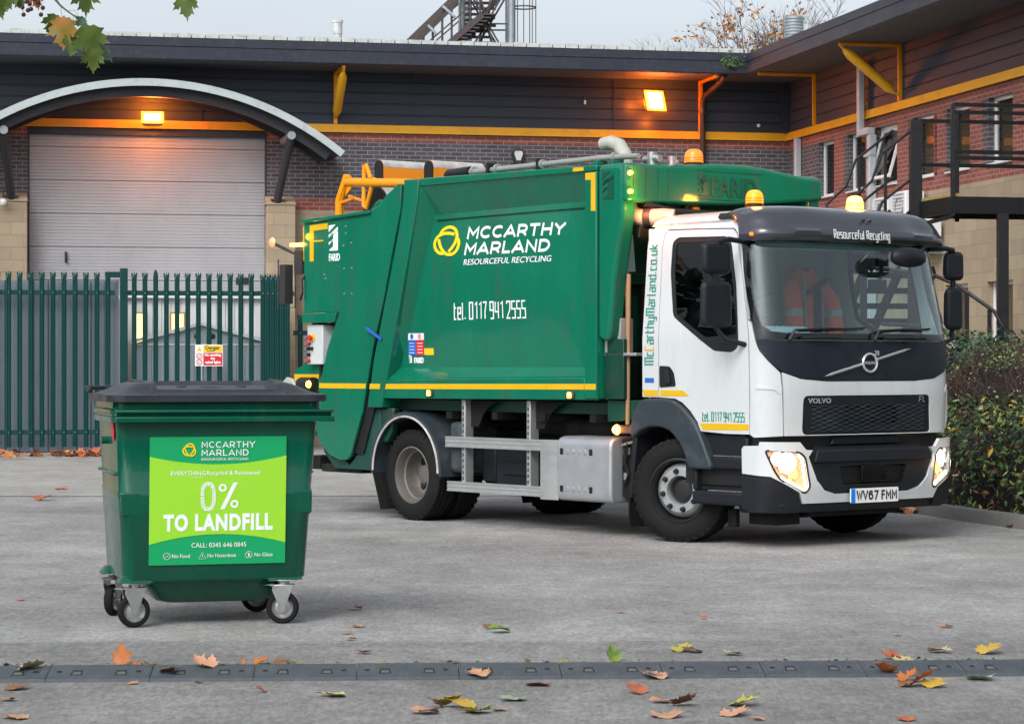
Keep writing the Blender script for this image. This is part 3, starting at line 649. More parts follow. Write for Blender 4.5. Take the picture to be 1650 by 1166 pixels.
for i, (a, b) in enumerate(UW): window(a, b, 4.60, 5.62, i > 2, tilt=16 if i == 2 else 0)
for a, b in LW: window(a, b, .97, 2.78, True, sill=False)
# roof vents
def fixed(name, label, cat, group=None): e = empty(name, CB, RZ, label, cat, group); return e
v1 = fixed('roof_vent', 'slim pale flue pipe standing on the warehouse roof edge', 'vent')
mb = MB(); mb.lathe([(.09, 7.6), (.09, 8.02), (.10, 8.03), (.10, 8.24), (.115, 8.25), (.115, 8.30), (0, 8.30)], 20, Matrix.Translation((-8.35, 3.0, 0))); mb.build('flue_pipe', 'roof_edge', v1)
mb = MB(); mb.lathe([(.12, 7.4), (.12, 7.72), (.1, 7.74), (.0, 7.75)], 16, Matrix.Translation((-8.35, 3.0, 0))); mb.build('flue_collar', 'rust_steel', v1)
v2 = fixed('roof_vent', 'wide ribbed metal cowl on the roof of the right hand wing', 'vent')
mb = MB(); P = [(.15, 7.3), (.15, 7.90)]
for k in range(6): P += [(.19, 7.91 + k*.06), (.19, 7.95 + k*.06), (.17, 7.96 + k*.06)]
P += [(.19, 8.28), (.19, 8.32), (0, 8.34)]; mb.lathe(P, 22, Matrix.Translation((.38, .8, 0))); mb.build('vent_cowl', 'galv', v2)
# floodlights
def flood(x, y, z, w, h, label, e, yaw=0, pitch=35, spot=150):
    f = fixed('floodlight', label, 'floodlight', 'orange floodlights on the warehouse'); a = empty('lamp_head', (x, y, z)); a.parent = f; a.rotation_euler = (R(pitch), 0, R(yaw))
    mb = MB(); mb.hexa([(-w/2,-.05,-h/2),(w/2,-.05,-h/2),(w/2*.7,.12,-h/2*.6),(-w/2*.7,.12,-h/2*.6)], [(-w/2,-.05,h/2),(w/2,-.05,h/2),(w/2*.7,.12,h/2*.6),(-w/2*.7,.12,h/2*.6)]); o = mb.build('housing', 'housing', f, bev=.006); o.location = a.location; o.rotation_euler = a.rotation_euler
    mb = MB(); mb.box(-w/2+.015, w/2-.015, -.058, -.052, -h/2+.015, h/2-.015); o = mb.build('lens', 'flood_lens', f); o.location = a.location; o.rotation_euler = a.rotation_euler; lo_ = o
    mb = MB(); mb.box(-w/2+.07, w/2-.07, -.064, -.0585, -h/2+.055, h/2-.055); o = mb.build('lamp_core', 'flood_core', f, bev=.003); o.location = a.location; o.rotation_euler = a.rotation_euler; o.parent = f
    mb = MB(); mb.bar((x, y + .08, z), (x, -.01, z + .02), .05); mb.build('mount_arm', 'housing', f)
    bpy.data.objects.remove(a)
    mx = Matrix.Translation((x, y, z)) @ Matrix.Rotation(R(yaw), 4, 'Z') @ Matrix.Rotation(R(pitch), 4, 'X')
    l = point('flood_bulb', mx @ Vector((0, -.12, 0)), e, (1, .22, .02), f, kind='AREA', size=w * .9)
    l.rotation_euler = (mx @ Matrix.Rotation(R(90), 4, 'X')).to_euler()
    return f
flood(-12.22, -.52, 5.93, .42, .26, 'orange floodlight glowing under the curved canopy', 55, 0, -28)
flood(-2.83, -.50, 6.45, .44, .44, 'orange floodlight glowing below the eaves at right of the yard', 42, 14, -20)
for x, y, z, e in ((-12.22, -.24, 6.02, 7), (-2.83, -.22, 6.52, 16), (-2.55, -.20, 6.42, 8), (-3.12, -.20, 6.42, 8), (-2.83, -.2, 6.12, 9)):
    point('flood_spill', (x, y, z), e, (1, .16, .008), B, r=.08)  # extra point lamps added round the floodlights for an orange halo on the wall
# small wall things
t = fixed('bulkhead_lamp', 'small grey unlit bulkhead lamp on the grey brick wall above the truck', 'wall lamp')
mb = MB(); P = [(-.06,-.15),(.06,-.15),(.08,-.06),(.12,.06),(.09,.15),(-.09,.15),(-.12,.06),(-.08,-.06)]
mb.prism([(a*1.0, b) for a, b in P], lambda u, v, w: (-5.36 + u, -w, 5.40 + v), .002, .12); mb.build('lamp_body', 'housing', t, bev=.015)
mb = MB(); mb.prism([(a*.7, b*.6 + .02) for a, b in P], lambda u, v, w: (-5.36 + u, -w, 5.40 + v), .12, .135); mb.build('diffuser', 'box_grey', t, bev=.005)
for (x, z, lb) in ((-14.86, 4.40, 'small white camera at the top of the left stone pillar'),):
    t = fixed('security_camera', lb, 'camera')
    mb = MB(); mb.tube([(x, -.34, z + .22), (x, -.42, z + .2), (x, -.42, z + .05)], .015, 8); mb.build('camera_arm', 'housing', t)
    mb = MB(); mb.lathe([(0, -.07), (.05, -.05), (.068, 0), (.05, .05), (0, .07)], 16, Matrix.Translation((x, -.44, z))); mb.build('camera_dome', 'upvc', t)
t = fixed('wall_sensor', 'tiny dark sensor on the grey cladding left of the bright floodlight', 'sensor')
mb = MB(); mb.box(-4.08, -4.04, -.07, -.022, 6.42, 6.50); mb.build('sensor_body', 'upvc', t, bev=.008); mb = MB(); mb.box(-4.08, -4.04, -.06, -.022, 6.51, 6.56); mb.build('sensor_bracket', 'housing', t)
t = fixed('wall_sensor', 'tiny white sensor on the cladding near the inside corner', 'sensor')
mb = MB(); mb.lathe([(0, 0), (.03, .0), (.035, .03), (0, .05)], 12, Matrix.Translation((-.62, -.022, 6.09)) @ Matrix.Rotation(R(90), 4, 'X')); mb.build('sensor_body', 'upvc', t)
# air conditioning units on the wing
def acunit(y0, y1, z0, z1, lb, dx=.34):
    t = fixed('air_conditioner', lb, 'air conditioner', 'air conditioning units on the wing wall')
    mb = MB(); mb.box(-dx - .06, -.06, y0, y1, z0, z1); mb.build('casing', 'upvc', t, bev=.02)
    mb = MB()
    mb.tube([(-dx - .07, (y0+y1)/2 - .08 + .17*cos(a*pi/10), (z0+z1)/2 + .17*sin(a*pi/10)) for a in range(20)], .008, 6, closed=True)
    for k in range(9): mb.bar((-dx-.07, y0 + .06, z0 + .05 + k*(z1-z0-.1)/8), (-dx-.07, y1 - .16, z0 + .05 + k*(z1-z0-.1)/8), .008)
    mb.build('grille', 'galv', t)
    mb = MB(); mb.box(-dx-.04, -.0, y0+.06, y0+.1, z0-.06, z0-.002); mb.box(-dx-.04, -.0, y1-.1, y1-.06, z0-.06, z0-.002); mb.build('wall_bracket', 'galv', t)
acunit(-6.35, -5.65, 3.78, 4.32, 'white air conditioner farthest along the wing wall')
acunit(-7.20, -6.50, 3.80, 4.36, 'white air conditioner with a round fan just left of the black stair post')
acunit(-7.95, -7.30, 3.35, 3.85, 'white air conditioner under the black stair platform')
# gutter weed
t = tag(MB().build('gutter_weed', 'black'), 'small green weed growing from the gutter at the inside corner', 'plant')
bpy.data.objects.remove(t)
# ------------------------------------------------------------------ fences, shed, cabin
mat('fence_green', (.001, .043, .038), .42, spec=.3, var=.18, vs=3, coat=.1)
mat('sheet_blue', (.17, .21, .25), .5, metal=.15, var=.12, vs=1, dirt=(.2, .2, .2), damt=.4, stretch=(2, 2, .4)); mat('cabin_wall', (.58, .57, .57), .5, var=.07, vs=2, dirt=(.35, .32, .3), damt=.3)
mat('shed_grey', (.36, .41, .45), .45, metal=.2, var=.1, vs=2); mat('shed_trim', (.66, .70, .72), .4, var=.05)
def pale_mesh(z0, z1, rounded=False):
    mb = MB(); w = .042; P = [(-w, .0), (-w*.55, -.012), (-w*.35, 0), (w*.35, 0), (w*.55, -.012), (w, .0)]
    zt = z1 - .14
    vs = [(x, y, z) for z in (z0, zt) for x, y in P]; n = 6
    fs = [(i, i+1, n+i+1, n+i) for i in range(n-1)]
    vs += [(-w*1.25, .012, z1 - .07), (-w*.9, -.002, z1-.02), (-w*.25, 0, z1 - .08), (0, -.004, z1), (w*.25, 0, z1 - .08), (w*.9, -.002, z1-.02), (w*1.25, .012, z1-.07)]
    if rounded: vs[12:] = [(-w, 0, z1-.1), (-w*.7, 0, z1-.04), (-w*.4, 0, z1-.015), (0, 0, z1), (w*.4, 0, z1-.015), (w*.7, 0, z1-.04), (w, 0, z1-.1)]
    fs += [(6, 7, 13, 12) if 0 else (6, 7, 8, 14, 13, 12), (8, 9, 16, 15, 14), (9, 10, 11, 18, 17, 16)]
    vs2 = [(x, y + .006, z) for x, y, z in vs]; k = len(vs)
    mb.add(vs, fs); mb.add(vs2, [f[::-1] for f in fs])
    mb.add([(-.008, -.012, 2.72 * z1 / 3.1), (.008, -.012, 2.72 * z1 / 3.1), (.008, -.012, 2.74 * z1 / 3.1), (-.008, -.012, 2.74 * z1 / 3.1)], [(0,1,2,3)])
    return mb
def fence(label, xs, y, z0, z1, rails, cat='fence', post=(), dz=0, slope=0, odd=None):
    f = fixed('palisade_fence', label, cat); first = None
    mb = MB()
    for z in rails: mb.box(xs[0] - .12, xs[-1] + .12, y + .008, y + .05, z - .04, z + .04)
    mb.build('fence_rail', 'fence_green', f, bev=.003)
    for i, x in enumerate(xs):
        if first is None: o = pale_mesh(z0, z1).build('pale', 'fence_green', f, smooth=0); first = o
        elif odd is not None and i == odd: o = pale_mesh(z0, z1 + .02, True).build('pale', 'fence_green', f, smooth=0)
        else: o = first.copy(); COL.objects.link(o)
        o.parent = f; o.location = (x, y, 0); o.rotation_euler = (0, 0, R(random.uniform(-1.5, 1.5)))
    mb = MB()
    for x in xs:
        for z in rails: mb.box(x - .008, x + .008, y - .022, y - .014, z - .008, z + .008)
    mb.build('rail_bolt', 'galv', f, smooth=0)
    for (x, w, h) in post:
        mb = MB(); mb.box(x - w/2, x + w/2, y - .0 + .052, y + .15, 0, h); mb.build('fence_post', 'fence_green', f, bev=.004)
    return f
FY = -2.9
fence('green palisade fence backed by blue grey sheeting at far left', [-14.98 + .1845 * i for i in range(-8, 11)], FY, .10, 3.10, (2.72, .35), post=((-16.5, .1, 3.0),))
g1 = fixed('fence_post', 'thick green square gate post between the two palisade runs', 'post'); mb = MB(); mb.box(-12.93, -12.80, FY - .03, FY + .10, 0, 3.14); mb.build('post_shaft', 'fence_green', g1, bev=.006)
mb = MB(); mb.box(-13.18, -12.93, FY - .01, FY + .04, 2.98, 3.08); mb.build('latch_plate', 'fence_green', g1, bev=.003)
fence('green palisade gate in front of the small metal shed', [-12.69 + .182 * i for i in range(0, 12)], FY, .10, 3.10, (2.72, .35), cat='gate', odd=2)
fence('folded green palisade gate of tightly overlapping pales beside the truck', [-10.50 + .085 * i for i in range(0, 6)], FY - .10, .10, 3.08, (2.72, .35), cat='gate', post=((-10.12, .10, 2.95),))
fence('low green palisade fence running behind the back of the truck', [-10.05 + .42 * i + .25 for i in range(0, 9)], FY + .3, .1, 2.40, (2.05, .3), post=((-6.4, .08, 2.3),))
t = fixed('sheet_screen', 'blue grey steel sheeting standing behind the left palisade fence', 'screen')
mb = MB(); P = []; x = -17
while x < -12.98: P += [(x, 0), (x + .14, 0), (x + .16, -.03), (x + .22, -.03)]; x += .24
n = len(P); mb.add([(a, FY + .24 + b, 0.02) for a, b in P] + [(a, FY + .24 + b, 2.93) for a, b in P], [(i, i+1, n+i+1, n+i) for i in range(n-1)]); mb.build('steel_sheet', 'sheet_blue', t, smooth=0)
mb = MB(); mb.box(-17, -12.98, FY + .26, FY + .32, .02, 2.9); mb.build('sheet_backing', 'sheet_blue', t)
# white site cabin
t = fixed('site_cabin', 'white ribbed site cabin with two lit yellow windows behind the gate', 'cabin')
cx0, cx1, cy = -12.74, -10.16, -1.75
mb = MB(); P = []; x = cx0
while x < cx1: P += [(x, 0), (x + .11, 0), (x + .12, .02), (x + .15, .02)]; x += .16
P = [p for p in P if p[0] <= cx1] ; n = len(P)
mb.add([(a, cy + b, .15) for a, b in P] + [(a, cy + b, 2.66) for a, b in P], [(i, i+1, n+i+1, n+i) for i in range(n-1)]); mb.box(cx0, cx1, cy + .03, -.06, .15, 2.66); mb.build('cabin_wall', 'cabin_wall', t, smooth=0)
mb = MB(); mb.box(cx0 - .08, cx1 + .06, cy - .10, -.05, 2.662, 2.74); mb.build('cabin_roof', 'shed_trim', t, bev=.008)
for xa, xb in ((-12.66, -12.40), (-12.00, -11.73)):
    mb = MB()
    for a in ((xa, xa+.03, 1.3, 2.42), (xb-.03, xb, 1.3, 2.42), (xa+.03, xb-.03, 1.3, 1.33), (xa+.03, xb-.03, 2.39, 2.42)): mb.box(a[0], a[1], cy - .03, cy - .002, a[2], a[3])
    w_ = mb.build('window_frame', 'wood', t, bev=.003)
    mb = MB(); mb.box(xa + .03, xb - .03, cy - .016, cy - .006, 1.33, 2.39); mb.build('lit_pane', 'room_light', w_, smooth=0)
# small metal shed
t = fixed('garden_shed', 'small grey metal shed with a low gabled roof behind the green gate', 'shed')
sx0, sx1, sy = -12.62, -10.42, -2.45; mid = (sx0 + sx1) / 2 
mb = MB(); P = []; x = sx0
while x < sx1 - .02: P += [(x, 0), (x + .10, 0), (x + .112, .016), (x + .135, .016)]; x += .147
n = len(P); mb.add([(a, sy + b, .05) for a, b in P] + [(a, sy + b, 1.87) for a, b in P], [(i, i+1, n+i+1, n+i) for i in range(n-1)])
mb.box(sx0, sx1 - .02, sy + .02, sy + .6, .05, 1.87); mb.build('shed_wall', 'shed_grey', t, smooth=0)
mb = MB(); mb.prism([(sx0, 1.872), (sx1, 1.872), (mid, 2.17)], lambda u, v, w: (u, sy + w, v), -.02, .58); mb.build('gable', 'shed_grey', t, smooth=0)
mb = MB()
for s in (-1, 1):
    a = (mid, 2.20); b = (mid + s * (sx1 - sx0 + .16) / 2, 1.89)
    mb.hexa([(a[0], sy-.09, a[1]-.025), (b[0], sy-.09, b[1]-.025), (b[0], sy+.65, b[1]-.025), (a[0], sy+.65, a[1]-.025)], [(a[0], sy-.09, a[1]+.03), (b[0], sy-.09, b[1]+.03), (b[0], sy+.65, b[1]+.03), (a[0], sy+.65, a[1]+.03)])
mb.build('shed_roof', 'shed_trim', t, smooth=0)
for x in (mid - .07, mid + .20):
    mb = MB(); mb.lathe([(0, 0), (.04, 0), (.05, .01), (.035, .02), (0, .02)], 16, Matrix.Translation((x, sy - .02, 1.99)) @ Matrix.Rotation(R(90), 4, 'X')); mb.build('round_vent', 'housing', t)
mb = MB(); mb.box(sx0, sx1 - .02, sy - .012, sy - .001, 1.83, 1.87); mb.box(mid - .03, mid + .03, sy - .014, sy - .001, .05, 1.83); mb.build('door_track', 'shed_trim', t)
# danger sign
t = fixed('warning_sign', 'red, yellow and white danger no smoking sign on the green gate', 'sign')
sxa, sza = -11.66, 1.47
def sgn(u, v, w): return (sxa + u, FY - .03 - w, sza + v)
mb = MB(); mb.prism(rnd([(0,0),(.48,0),(.48,.37),(0,.37)], .015), sgn, -.006, 0); mb.build('sign_board', 'sticker_white', t, smooth=0)
mb = MB(); mb.prism([(.145,.24),(.47,.24),(.47,.355),(.145,.355)], sgn, .0005, .002); mb.build('yellow_panel', 'sticker_yellow', t, smooth=0)
mb = MB(); mb.prism([(.145,.015),(.47,.015),(.47,.23),(.145,.23)], sgn, .0005, .002); mb.build('red_panel', 'sticker_red', t, smooth=0)
def SM(x, z, y=FY - .033): return Matrix.Translation((x, y, z)) @ Matrix.Rotation(R(90), 4, 'X')
text('Danger', .085, 'text_black', t, SM(sxa + .175, sza + .29), bold=.002, ext=.001)
text('Flammable', .03, 'text_black', t, SM(sxa + .20, sza + .252), bold=.001, ext=.001)
for i, s_ in enumerate(('No smoking', 'No', 'naked lights')): text(s_, .056, 'text_white', t, SM(sxa + .308, sza + .175 - i * .062), bold=.0025, ext=.001, align='CENTER')
mb = MB()
for zc in (.175, .07):
    mb.tube([sgn(.075 + .045*cos(a*pi/12), zc + .045*sin(a*pi/12), .003) for a in range(24)], .005, 6, closed=True); mb.bar(sgn(.045, zc - .03, .003), sgn(.105, zc + .03, .003), .008, .003)
mb.build('no_symbol', 'sticker_red', t, smooth=0)
mb = MB(); mb.prism([(.035,.26),(.115,.26),(.075,.34)], sgn, .0005, .002); mb.build('hazard_triangle', 'sticker_yellow', t, smooth=0)
# ------------------------------------------------------------------ black fire escape
fe = empty('fire_escape', (0, 0, 0), 0, 'black steel fire escape stair with a platform against the right hand wing', 'staircase')
# axes of the wing: along it towards the camera (A), away from the wall (W)
Av = Vector((.2102, -.9777, 0)); Wv = Vector((-.9777, -.2102, 0))
def FE(a, w, z): p = Vector((5.34, 47.93, 0)) + Av * a + Wv * w; return (p.x, p.y, z)
def fpt(name, fn, bev=.004): mb = MB(); fn(mb); return mb.build(name, 'black_steel', fe, bev=bev)
ZP = 3.70
A0, A1, W1_ = 13.8, 15.0, 2.75
fpt('platform_beam', lambda mb: (mb.bar(FE(A1, -.0, ZP - .10), FE(A1, W1_, ZP - .10), .06, .22), mb.bar(FE(A0, 0, ZP - .10), FE(A0, W1_, ZP - .10), .06, .22), mb.bar(FE(A0 - .03, W1_, ZP - .10), FE(A1 + .03, W1_, ZP - .10), .06, .22)))
fpt('platform_deck', lambda mb: mb.hexa([FE(A0+.03, 0, ZP-.03), FE(A1-.03, 0, ZP-.03), FE(A1-.03, W1_-.03, ZP-.03), FE(A0+.03, W1_-.03, ZP-.03)], [FE(A0+.03, 0, ZP-.005), FE(A1-.03, 0, ZP-.005), FE(A1-.03, W1_-.03, ZP-.005), FE(A0+.03, W1_-.03, ZP-.005)]))
mat('old_timber', (.34, .24, .07), .8, var=.3, vs=9)
mb = MB(); mb.bar(FE(A0, W1_ - .06, ZP + .03), FE(A1 - .04, W1_ - .06, ZP + .03), .12, .05); mb.build('timber_edge', 'old_timber', fe, bev=.004)
fpt('column', lambda mb: (mb.bar(FE(A1, 2.05, 0), FE(A1, 2.05, ZP - .21), .14, .14), mb.bar(FE(A0, W1_ + .05, 0), FE(A0, W1_ + .05, ZP + 1.12), .16, .16)))
def rail(mb, a, b, hs=(1.12, .52)):
    for h in hs: mb.bar((a[0], a[1], a[2] + h), (b[0], b[1], b[2] + h), .045, .05)
n1 = FE(A1, W1_, ZP); n2 = FE(A1, 0.05, ZP); f1 = FE(A0, W1_, ZP); f2 = FE(A0, .05, ZP)
def posts(mb, P, h=1.12):
    for p in P: mb.bar((p[0], p[1], p[2] - .25), (p[0], p[1], p[2] + h), .055, .055)
fpt('handrail', lambda mb: (rail(mb, n1, n2), rail(mb, f1, f2), rail(mb, n1, n2, (1.22, .60)), posts(mb, [n1, FE(A1, 1.65, ZP), FE(A1, .6, ZP), FE(A0, 2.2, ZP), FE(A0, 1.1, ZP)], 1.22), mb.bar((n1[0], n1[1], n1[2]-.25), (FE(A1-.9, W1_+.05, ZP-.30)), .05, .05)))
# upper flight goes down to the left, away from the wall
ZL = 2.88; W2_ = W1_ + .75
def flight(mb): 
    for e in (A0 - .02, A0 - .95): mb.bar(FE(e, W1_, ZP - .10), FE(e, W2_, ZL - .06), .04, .2)
    for i in range(5):
        t = (i + .5) / 5; w = W1_ + (W2_ - W1_) * t; z = ZP - .1 - (ZP - ZL) * t
        mb.hexa([FE(A0-.93, w-.12, z), FE(A0-.05, w-.12, z), FE(A0-.05, w+.12, z), FE(A0-.93, w+.12, z)], [FE(A0-.93, w-.12, z+.03), FE(A0-.05, w-.12, z+.03), FE(A0-.05, w+.12, z+.03), FE(A0-.93, w+.12, z+.03)])
fpt('upper_flight', flight)
def upr(mb):
    for e, dz in ((A0 + .04, 0), (A0 - .98, .0)):
        for h in (1.08, .42):
            P = [FE(e, W1_, ZP + h), FE(e, W1_ + .55, ZP + h - .42), FE(e, W2_ - .05, ZL + h + .02), FE(e, W2_ + .22, ZL + h - .22), FE(e, W2_ + .30, ZL + h - .55)]
            mb.tube(P if h > 1 else P[:3], .02, 8)
        mb.bar(FE(e, W1_ + .5, ZL + .3), FE(e, W1_ + .5, ZP + 1.08 - .40), .04, .04)
        mb.bar(FE(e, W2_ + .3, 0 if dz else ZL - .1), FE(e, W2_ + .3, ZL + .55), .05, .05)
fpt('stair_handrail', upr)
fpt('landing', lambda mb: mb.hexa([FE(A0-1.0, W2_, ZL-.14), FE(A0+.05, W2_, ZL-.14), FE(A0+.05, W2_+1., ZL-.14), FE(A0-1.0, W2_+1., ZL-.14)], [FE(A0-1., W2_, ZL), FE(A0+.05, W2_, ZL), FE(A0+.05, W2_+1., ZL), FE(A0-1., W2_+1., ZL)]))
fpt('landing_column', lambda mb: [mb.bar(FE(a, w, 0), FE(a, w, ZL - .15), .09, .09) for a in (A0 - .95, A0) for w in (W2_ + .05, W2_ + .95)])
# lower flight: wide open treads
def lower(mb):
    for i in range(13):
        a = A0 - 3.4 + i * .26; z = .22 + i * .205
        mb.hexa([FE(a, W2_ - .95, z), FE(a+.27, W2_ - .95, z), FE(a+.27, W2_ + .0, z), FE(a, W2_ + .0, z)], [FE(a, W2_ - .95, z+.075), FE(a+.27, W2_-.95, z+.075), FE(a+.27, W2_ + .0, z+.075), FE(a, W2_ + .0, z+.075)])
    for w in (W2_ - .97, W2_ - .48, W2_ + .02): mb.bar(FE(A0 - 3.4, w, .15), FE(A0 - .02, w, ZL - .10), .05, .16)
fpt('lower_flight', lower)
# low handrail by the ground floor windows
hr = empty('handrail', (0, 0, 0), 0, 'low black curved handrail in front of the ground floor windows beyond the hedge', 'handrail')
mb = MB(); P = [atp2 for atp2 in ((4.92, 33.6, 2.80), (5.63, 33.2, 2.70), (5.92, 33.0, 2.55), (6.35, 32.7, 2.20), (6.50, 32.6, 1.9), (6.42, 32.6, 1.5))]
mb.tube(P, .025, 8); mb.tube([(5.0, 33.6, 2.05), (5.7, 33.2, 2.0), (6.3, 32.7, 1.55)], .03, 8)
for x, y, z in ((6.03, 32.9, 2.45), (6.30, 32.75, 2.22), (5.35, 33.4, 2.72)): mb.bar((x, y, 0), (x, y, z), .05, .05)
mb.build('rail_tube', 'black_steel', hr)
# ------------------------------------------------------------------ the refuse truck (x forward, y to its left, z up)
TRUCK_POS = (2.23, 21.68, 0); TRUCK_RZ = R(-51.5)
T = empty('refuse_truck', TRUCK_POS, TRUCK_RZ, 'green and white refuse collection truck with lit headlights parked in the yard', 'refuse truck')
def tp(name, m, fn, bev=0, smooth=35, parent=None, **k): mb = MB(); fn(mb); return mb.build(name, m, parent or T, bev=bev, smooth=smooth, **k)
# ---- cab skin: s = distance round the cab from the front centre (negative = its right side), z = height
KN = [(.86,1.20,1.125,.85),(1.3,1.23,1.13,.85),(1.72,1.215,1.13,.84),(2.5,1.07,1.07,.70),(2.62,1.02,1.045,.66),(2.72,.91,.99,.58),(2.78,.73,.90,.47)]
NP = 4.0; XR = -.37
def prof(z):
    if z <= KN[0][0]: return KN[0][1:]
    for a, b in zip(KN, KN[1:]):
        if z <= b[0]:
            t = (z - a[0]) / (b[0] - a[0]); return tuple(a[i] + (b[i] - a[i]) * t for i in (1, 2, 3))
    return KN[-1][1:]
def plan(p, X, S, xs):
    a = p * pi / 2; return xs + (X - xs) * abs(sin(a)) ** (2/NP), -S * abs(cos(a)) ** (2/NP)
def unit(t): return abs(sin(t)) ** (2/NP), abs(cos(t)) ** (2/NP)      # superellipse quarter: 0 = side, pi/2 = front centre
_U = sorted({(round(u[0], 9), round(u[1], 9)) for u in [unit(pi/2*i/400) for i in range(401)] + [((1 - (i/300)**NP) ** (1/NP), i/300) for i in range(300)]}, key=lambda q: (q[0] - q[1]))
TB = []; _d = 0
for i, (xn, yn) in enumerate(_U):
    if i: _d += hypot((xn - _U[i-1][0]) * .38, (yn - _U[i-1][1]) * 1.13)
    TB.append((_d, xn, yn))
QL = TB[-1][0]; SLn = .85 - XR; TOT = QL + SLn
def s2u(d):
    lo, hi = 0, len(TB) - 1
    while hi - lo > 1:
        m = (lo + hi) // 2
        if TB[m][0] <= d: lo = m
        else: hi = m
    t = (d - TB[lo][0]) / max(1e-9, TB[hi][0] - TB[lo][0]); return TB[lo][1] + t * (TB[hi][1] - TB[lo][1]), TB[lo][2] + t * (TB[hi][2] - TB[lo][2])
def planu(u, X, S, xs): return xs + (X - xs) * u[0], -S * u[1]
def cab0(s, z):
    X, S, xs = prof(z); a = abs(s)
    if a >= QL: x, y = xs - (a - QL) / SLn * (xs - XR), -S
    else: x, y = planu(s2u(QL - a), X, S, xs)
    return Vector((x, y if s < 0 else -y, z))
def cabn(s, z):
    e = .012; d1 = cab0(s + e, z) - cab0(s - e, z); d2 = cab0(s, z + e) - cab0(s, z - e); n = d1.cross(d2)
    return n.normalized()
def CAB(s, z, o=0): return cab0(s, z) + (cabn(s, z) * o if o else Vector())
def MIR(P): return [(-a, b) for a, b in P][::-1]
def both(f):
    for sg in (1, -1): f(sg)
def sm(P, sg): return P if sg > 0 else MIR(P)
# windscreen outline, half (right side of the truck), then mirrored
WH = [(-1.17, 2.545), (-1.225, 2.44), (-1.235, 2.25), (-1.225, 2.08), (-1.20, 1.93), (-1.16, 1.80), (-1.09, 1.742), (-.95, 1.728)]
WS = WH + MIR(WH)
WF = [(-1.215, 2.60), (-1.262, 2.50), (-1.268, 2.25), (-1.25, 2.05), (-1.215, 1.85), (-1.19, 1.70)]
WFR = WF + MIR(WF)
BN = [(-1.188, 1.695), (-1.15, 1.61), (-1.075, 1.52), (-.985, 1.445), (-.80, 1.388), (-.53, 1.368)]
BON = BN + MIR(BN)
patch('windscreen_frame', WFR, CAB, 'black_gloss', T, holes=[[(a * .965, 2.14 + (b - 2.14) * .93) for a, b in WS]], res=.05, th=.02)
patch('windscreen', [(a * .975, 2.14 + (b - 2.14) * .945) for a, b in WS], CAB, 'windscreen_glass', T, res=.05, th=.006, off=.004)
bon = patch('bonnet_panel', rnd(BON, .03), CAB, 'bonnet_grey', T, res=.05, th=.03, off=.014)
# white front below the bonnet panel with the grille opening
GR = rnd([(-.775, 1.245), (.735, 1.245), (.775, .925), (-.775, .925)], .05)
FW = [(-.945, .918), (-.962, 1.2), (-.975, 1.43)] + [(a, b - .008) for a, b in BN[3:]] + [(a, b - .008) for a, b in MIR(BN[3:])] + [(.975, 1.43), (.962, 1.2), (.945, .918)]
patch('front_panel', FW, CAB, 'white_paint', T, holes=[GR], res=.05, th=.03, off=.008)
def corner(sg):
    P = [(-1.252, .93), (-1.255, 1.86), (-1.222, 1.835), (-1.195, 1.69), (-1.158, 1.61), (-1.083, 1.52), (-.990, 1.43), (-.972, 1.2), (-.955, .918), (-1.21, .905)]
    patch('corner_panel', sm(P, sg), CAB, 'white_paint', T, res=.045, th=.03, off=.004)
    patch('corner_vent', sm(rnd([(-1.20, 1.30), (-1.19, 1.335), (-1.05, 1.325), (-1.0, 1.27), (-1.0, 1.255), (-1.05, 1.295)], .008), sg), CAB, 'white_trim', T, res=.04, th=.006, off=.010)
both(corner)
mb = MB(); mb.tube([(.93, 1.14, 1.32), (.95, 1.20, 1.34), (.95, 1.23, 1.28), (.95, 1.23, 1.02), (.95, 1.21, .95), (.93, 1.14, .93)], .022, 8); mb.bar((.94, 1.14, 1.22), (.95, 1.23, 1.22), .03); mb.bar((.94, 1.14, 1.04), (.95, 1.23, 1.04), .03); mb.box(.86, .90, 1.13, 1.20, .93, 1.32); mb.build('air_deflector', 'white_trim', T, bev=.004)
# doors
DO = [(-2.335, 2.60), (-2.31, 2.635), (-1.86, 2.63), (-1.35, 2.615), (-1.312, 2.575), (-1.285, 2.2), (-1.268, 1.865), (-1.262, .93), (-1.55, .93), (-1.85, .945), (-1.885, 1.02), (-1.97, 1.11), (-2.07, 1.18), (-2.16, 1.212), (-2.36, 1.222), (-2.362, 2.0), (-2.352, 2.5)]
DW = rnd([(-2.215, 2.535), (-2.14, 2.575), (-1.445, 2.56), (-1.385, 2.50), (-1.362, 2.15), (-1.385, 1.64), (-1.46, 1.598), (-1.68, 1.612), (-1.835, 1.695), (-2.19, 1.905), (-2.235, 2.28)], .035)
GW = rnd([(-2.16, 2.53), (-1.45, 2.525), (-1.425, 2.45), (-1.405, 1.95), (-1.405, 1.745), (-1.79, 1.725), (-2.15, 1.925), (-2.18, 2.28)], .03)
HD = rnd([(-2.352, 1.489), (-2.225, 1.484), (-2.175, 1.43), (-2.148, 1.317), (-2.352, 1.305)], .02)
